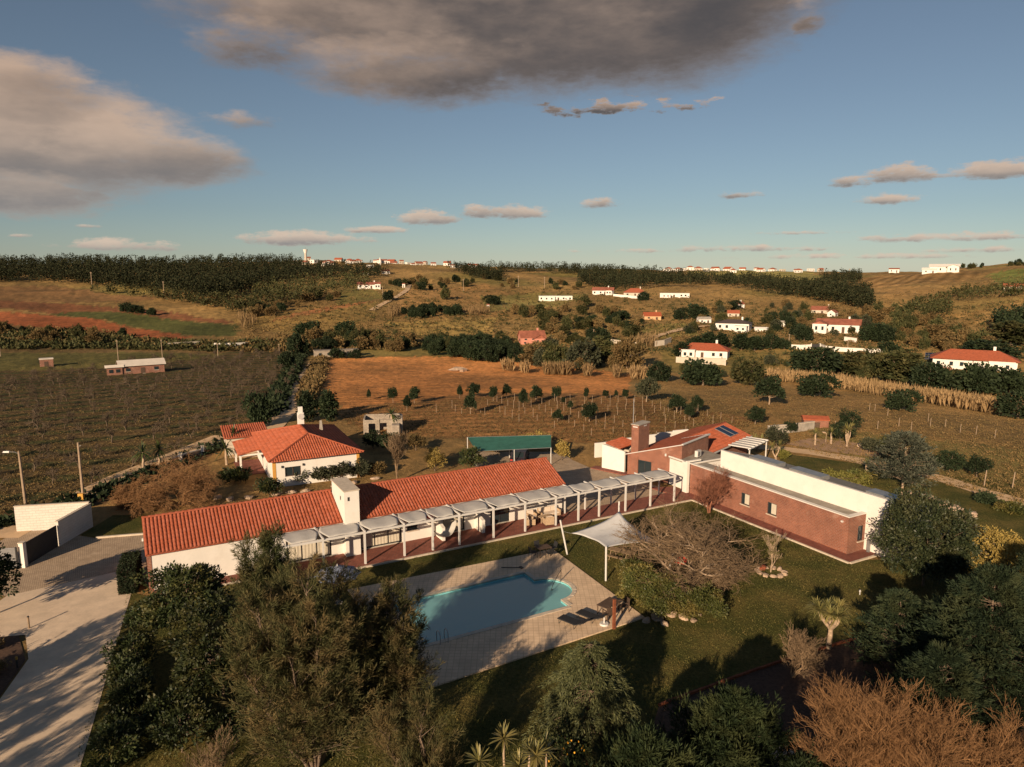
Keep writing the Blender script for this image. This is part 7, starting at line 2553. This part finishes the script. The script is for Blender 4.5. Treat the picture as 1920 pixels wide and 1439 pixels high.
far_house('ruin', 'long roofless block ruin at the far end of the farm track', 632, 669, 78, 11, .25, 'flat', .1, BLOCKG, BLOCKG, 8, 5, 1, None, False)
far_house('shed', 'small brick shed with bright orange roof in the right meadow', 1530, 802, 40, 14, .6, 'gable', .16, BRICK, TILE2, 12, 1, 1, None, False)
far_house('farm', 'large white farm on the right ridge', 1770, 511, 40, 9, .5, 'gable', .2, WHITE, WHITE, 0, 4, 1, (.3, .4, .3, 1, 'gable'), False)
far_house('farm', 'white barn left of the large ridge farm', 1742, 513, 20, 6, .6, 'gable', .25, WHITE, WHITE, 0, 2, 1, None, False)
far_house('farm', 'small white building on the bare right ridge', 1676, 512, 15, 6, .6, 'gable', .2, WHITE, TILEFAR, 0, 2, 1, None, False)
far_house('cottage', 'red roofed house at the right edge under the ridge', 1899, 543, 24, 5, .6, 'gable', .25, CREAM, TILE2, 0, 2, 1, None, False)
far_house('cottage', 'small white hut beside the hillside paddock', 915, 577, 5, 5, .9, 'gable', .3, WHITE, TILEFAR, 0, 1, 1, None, False)
far_house('cottage', 'white gabled hut above the pine grove', 862, 652, 18, 7, .8, 'gable', .3, WHITE, TIN, 20, 1, 1, None, False)
far_house('cottage', 'white hut on the hill track', 757, 540, 5, 7, .9, 'gable', .3, WHITE, TILEFAR, 0, 1, 1, None, False)
far_house('cottage', 'pale house below the ridge village', 724, 514, 14, 5, .7, 'gable', .3, WHITE, TILEFAR, 10, 2, 1, None, False)

def crest(px, f=1.0):
    """the top of the ridge in the direction of a photo column"""
    a = math.atan((px - 960) / FPX)
    d = np.geomspace(420, 1700, 400)
    x, y = np.sin(a) * d, np.cos(a) * d
    i = int(np.argmax((zg(x, y) - CAM_H) / d))
    r = d[i] * f
    x, y = math.sin(a) * r, math.cos(a) * r
    return (x, y, zs(x, y))


# village along the ridge: each house on its own
random.seed(99)
def village(n, x0, x1, y0, y1, label, group, slope=0.0):
    for i in range(n):
        x = x0 + (x1 - x0) * (i + random.random()) / n
        y = y0 + (y1 - y0) * (x - x0) / (x1 - x0) + random.uniform(-2.0, 2.2)
        far_house('village_house', label, x, y, random.uniform(7, 14), random.uniform(3.6, 6), random.uniform(.6, .9), random.choice(('gable', 'gable', 'hip', 'flat')), .32,
                  random.choice((WHITE, WHITE, CREAM)), random.choice((TILEFAR, TILEFAR, TILE2)), random.uniform(-50, 50), 2, 1, None, False, group=group, at=crest(x, random.uniform(.84, 1.0)))


village(10, 552, 640, 488, 489, 'small house beneath the water tower on the left ridge', 'houses beneath the water tower')
village(15, 655, 790, 489, 499, 'small house of the ridge village around the church', 'houses of the ridge village')
village(7, 795, 905, 500, 502, 'small house at the right end of the ridge village', 'houses at the right end of the ridge village')
village(11, 1236, 1345, 514, 512, 'small house on the far central ridge', 'houses on the far central ridge')
village(11, 1345, 1540, 512, 516, 'small house strung along the far right ridge', 'houses along the far right ridge')
g = crest(579, .95)
k = math.hypot(g[0], g[1]) / FPX
t = thing('water_tower', 'cup-shaped water tower on the left ridge', 'water tower', g)
MB().tube((0, 0, -1), (0, 0, 17 * k), 2.6 * k, 2.0 * k, 8).build('stem', CREAM, t)
MB().tube((0, 0, 17 * k), (0, 0, 24 * k), 2.2 * k, 4.2 * k, 10).build('tank', WHITE, t)
MB().tube((0, 0, 24 * k), (0, 0, 28 * k), .4 * k, .25 * k, 5).build('mast', GREYMET, t)
g = crest(716, .96)
k = math.hypot(g[0], g[1]) / FPX
t = thing('church_tower', 'white church tower rising above the ridge village', 'church', g)
MB().box(-1.3 * k, 1.3 * k, -1.3 * k, 1.3 * k, -1, 8 * k).build('tower', WHITE, t)
MB().hexa([(-1.4 * k, -1.4 * k, 8 * k), (1.4 * k, -1.4 * k, 8 * k), (1.4 * k, 1.4 * k, 8 * k), (-1.4 * k, 1.4 * k, 8 * k)], [(-.1, -.1, 14 * k), (.1, -.1, 14 * k), (.1, .1, 14 * k), (-.1, .1, 14 * k)]).build('spire', WHITE, t)


def far_wall(label, pts, h, m=WHITE, name='boundary_wall', th=.3):
    t = thing(name, label, 'wall')
    P = [gp(*p) for p in pts]
    b, c = MB(), MB()
    for p, q in zip(P[:-1], P[1:]):
        d = Vector((q[0] - p[0], q[1] - p[1]))
        n = Vector((-d.y, d.x)).normalized() * th / 2
        q4 = [(p[0] - n.x, p[1] - n.y), (q[0] - n.x, q[1] - n.y), (q[0] + n.x, q[1] + n.y), (p[0] + n.x, p[1] + n.y)]
        zz = [p[2], q[2], q[2], p[2]]
        b.hexa([(x, y, z - .8) for (x, y), z in zip(q4, zz)], [(x, y, z + h) for (x, y), z in zip(q4, zz)])
        n2 = n * 1.4
        q5 = [(p[0] - n2.x, p[1] - n2.y), (q[0] - n2.x, q[1] - n2.y), (q[0] + n2.x, q[1] + n2.y), (p[0] + n2.x, p[1] + n2.y)]
        c.hexa([(x, y, z + h + .004) for (x, y), z in zip(q5, zz)], [(x, y, z + h + .1) for (x, y), z in zip(q5, zz)])
    b.build('wall', m, t)
    c.build('coping', COPING, t)
    return t


far_wall('curved white garden wall right of the gateway', [(1536, 652), (1548, 657), (1580, 660), (1620, 662), (1655, 663)], 1.5)
far_wall('white garden wall left of the gateway', [(1478, 654), (1500, 655), (1522, 654)], 1.5)
far_wall('white wall beside the farmhouse garden', [(1583, 639), (1606, 642)], 1.5)
far_wall('curved cream wall above the orange hipped villa', [(1228, 650), (1245, 648), (1258, 643)], 2.0, CREAM)
far_wall('pale wall running above the villa drive', [(1145, 643), (1170, 647), (1195, 649)], 1.4, CREAM)
far_wall('white wall joining the villas below the plantation', [(1150, 556), (1172, 558), (1195, 560)], 1.5)
far_wall('white low wall in the left valley, left piece', [(312, 653), (345, 651), (375, 649)], 1.6, CREAM)
far_wall('white low wall in the left valley, right piece', [(402, 652), (435, 652), (464, 650)], 1.5)
far_wall('grey garden wall left of the orange shed', [(1440, 815), (1480, 812), (1525, 806)], 1.1, CONCRETE)
far_wall('low stone wall beside the neighbour garden', [(325, 868), (352, 858), (385, 850)], .5, STONE)
t = thing('gate', 'dark double gate in the curved white wall', 'gate', gp(1529, 654))
MB().box(-1.5, 1.5, -.05, .05, 0, 1.6).build('leaf', DARKMET, t)
MB().box(-1.75, -1.52, -.15, .15, 0, 1.9).box(1.52, 1.75, -.15, .15, 0, 1.9).build('pillar', WHITE, t)
t = thing('solar_array', 'tilted blue solar array left of the long villa', 'solar array', gp(1747, 676))
t.rotation_euler = (0, 0, math.atan2(t.location[1], t.location[0]) - math.pi / 2)
MB().hexa([(-2.0, -.3, .3), (2.0, -.3, .3), (2.0, 1.1, 2.3), (-2.0, 1.1, 2.3)], [(-2.0, -.36, .36), (2.0, -.36, .36), (2.0, 1.04, 2.36), (-2.0, 1.04, 2.36)]).build('frame', GREYMET, t)
for i in range(4):
    for j in range(3):
        a, e = -1.95 + i * .98, -1.95 + i * .98 + .93
        s0, s1 = .03 + j * .325, .03 + j * .325 + .30
        f = lambda x, s: (x, -.37 + 1.4 * s, .37 + 2.0 * s)
        MB().hexa([f(a, s0), f(e, s0), f(e, s1), f(a, s1)], [(p[0], p[1] - .02, p[2] + .02) for p in (f(a, s0), f(e, s0), f(e, s1), f(a, s1))]).build('panel', SOLAR, t)
MB().tube((-1.2, .9, 0), (-1.2, .9, 2.0), .05).tube((1.2, .9, 0), (1.2, .9, 2.0), .05).build('strut', GREYMET, t)
rock('hay_pile', 'pale stone heap in the middle of the orange field', gp(858, 696), (2.2, 1.2, .7), 901)
rock('hay_pile', 'small pile beside the stone heap in the orange field', gp(868, 697), (1.4, .8, .5), 902)
for o in bpy.data.objects:
    if o.name.startswith('hay_pile'):
        o['category'] = 'heap'
        o.name = 'stone_heap'
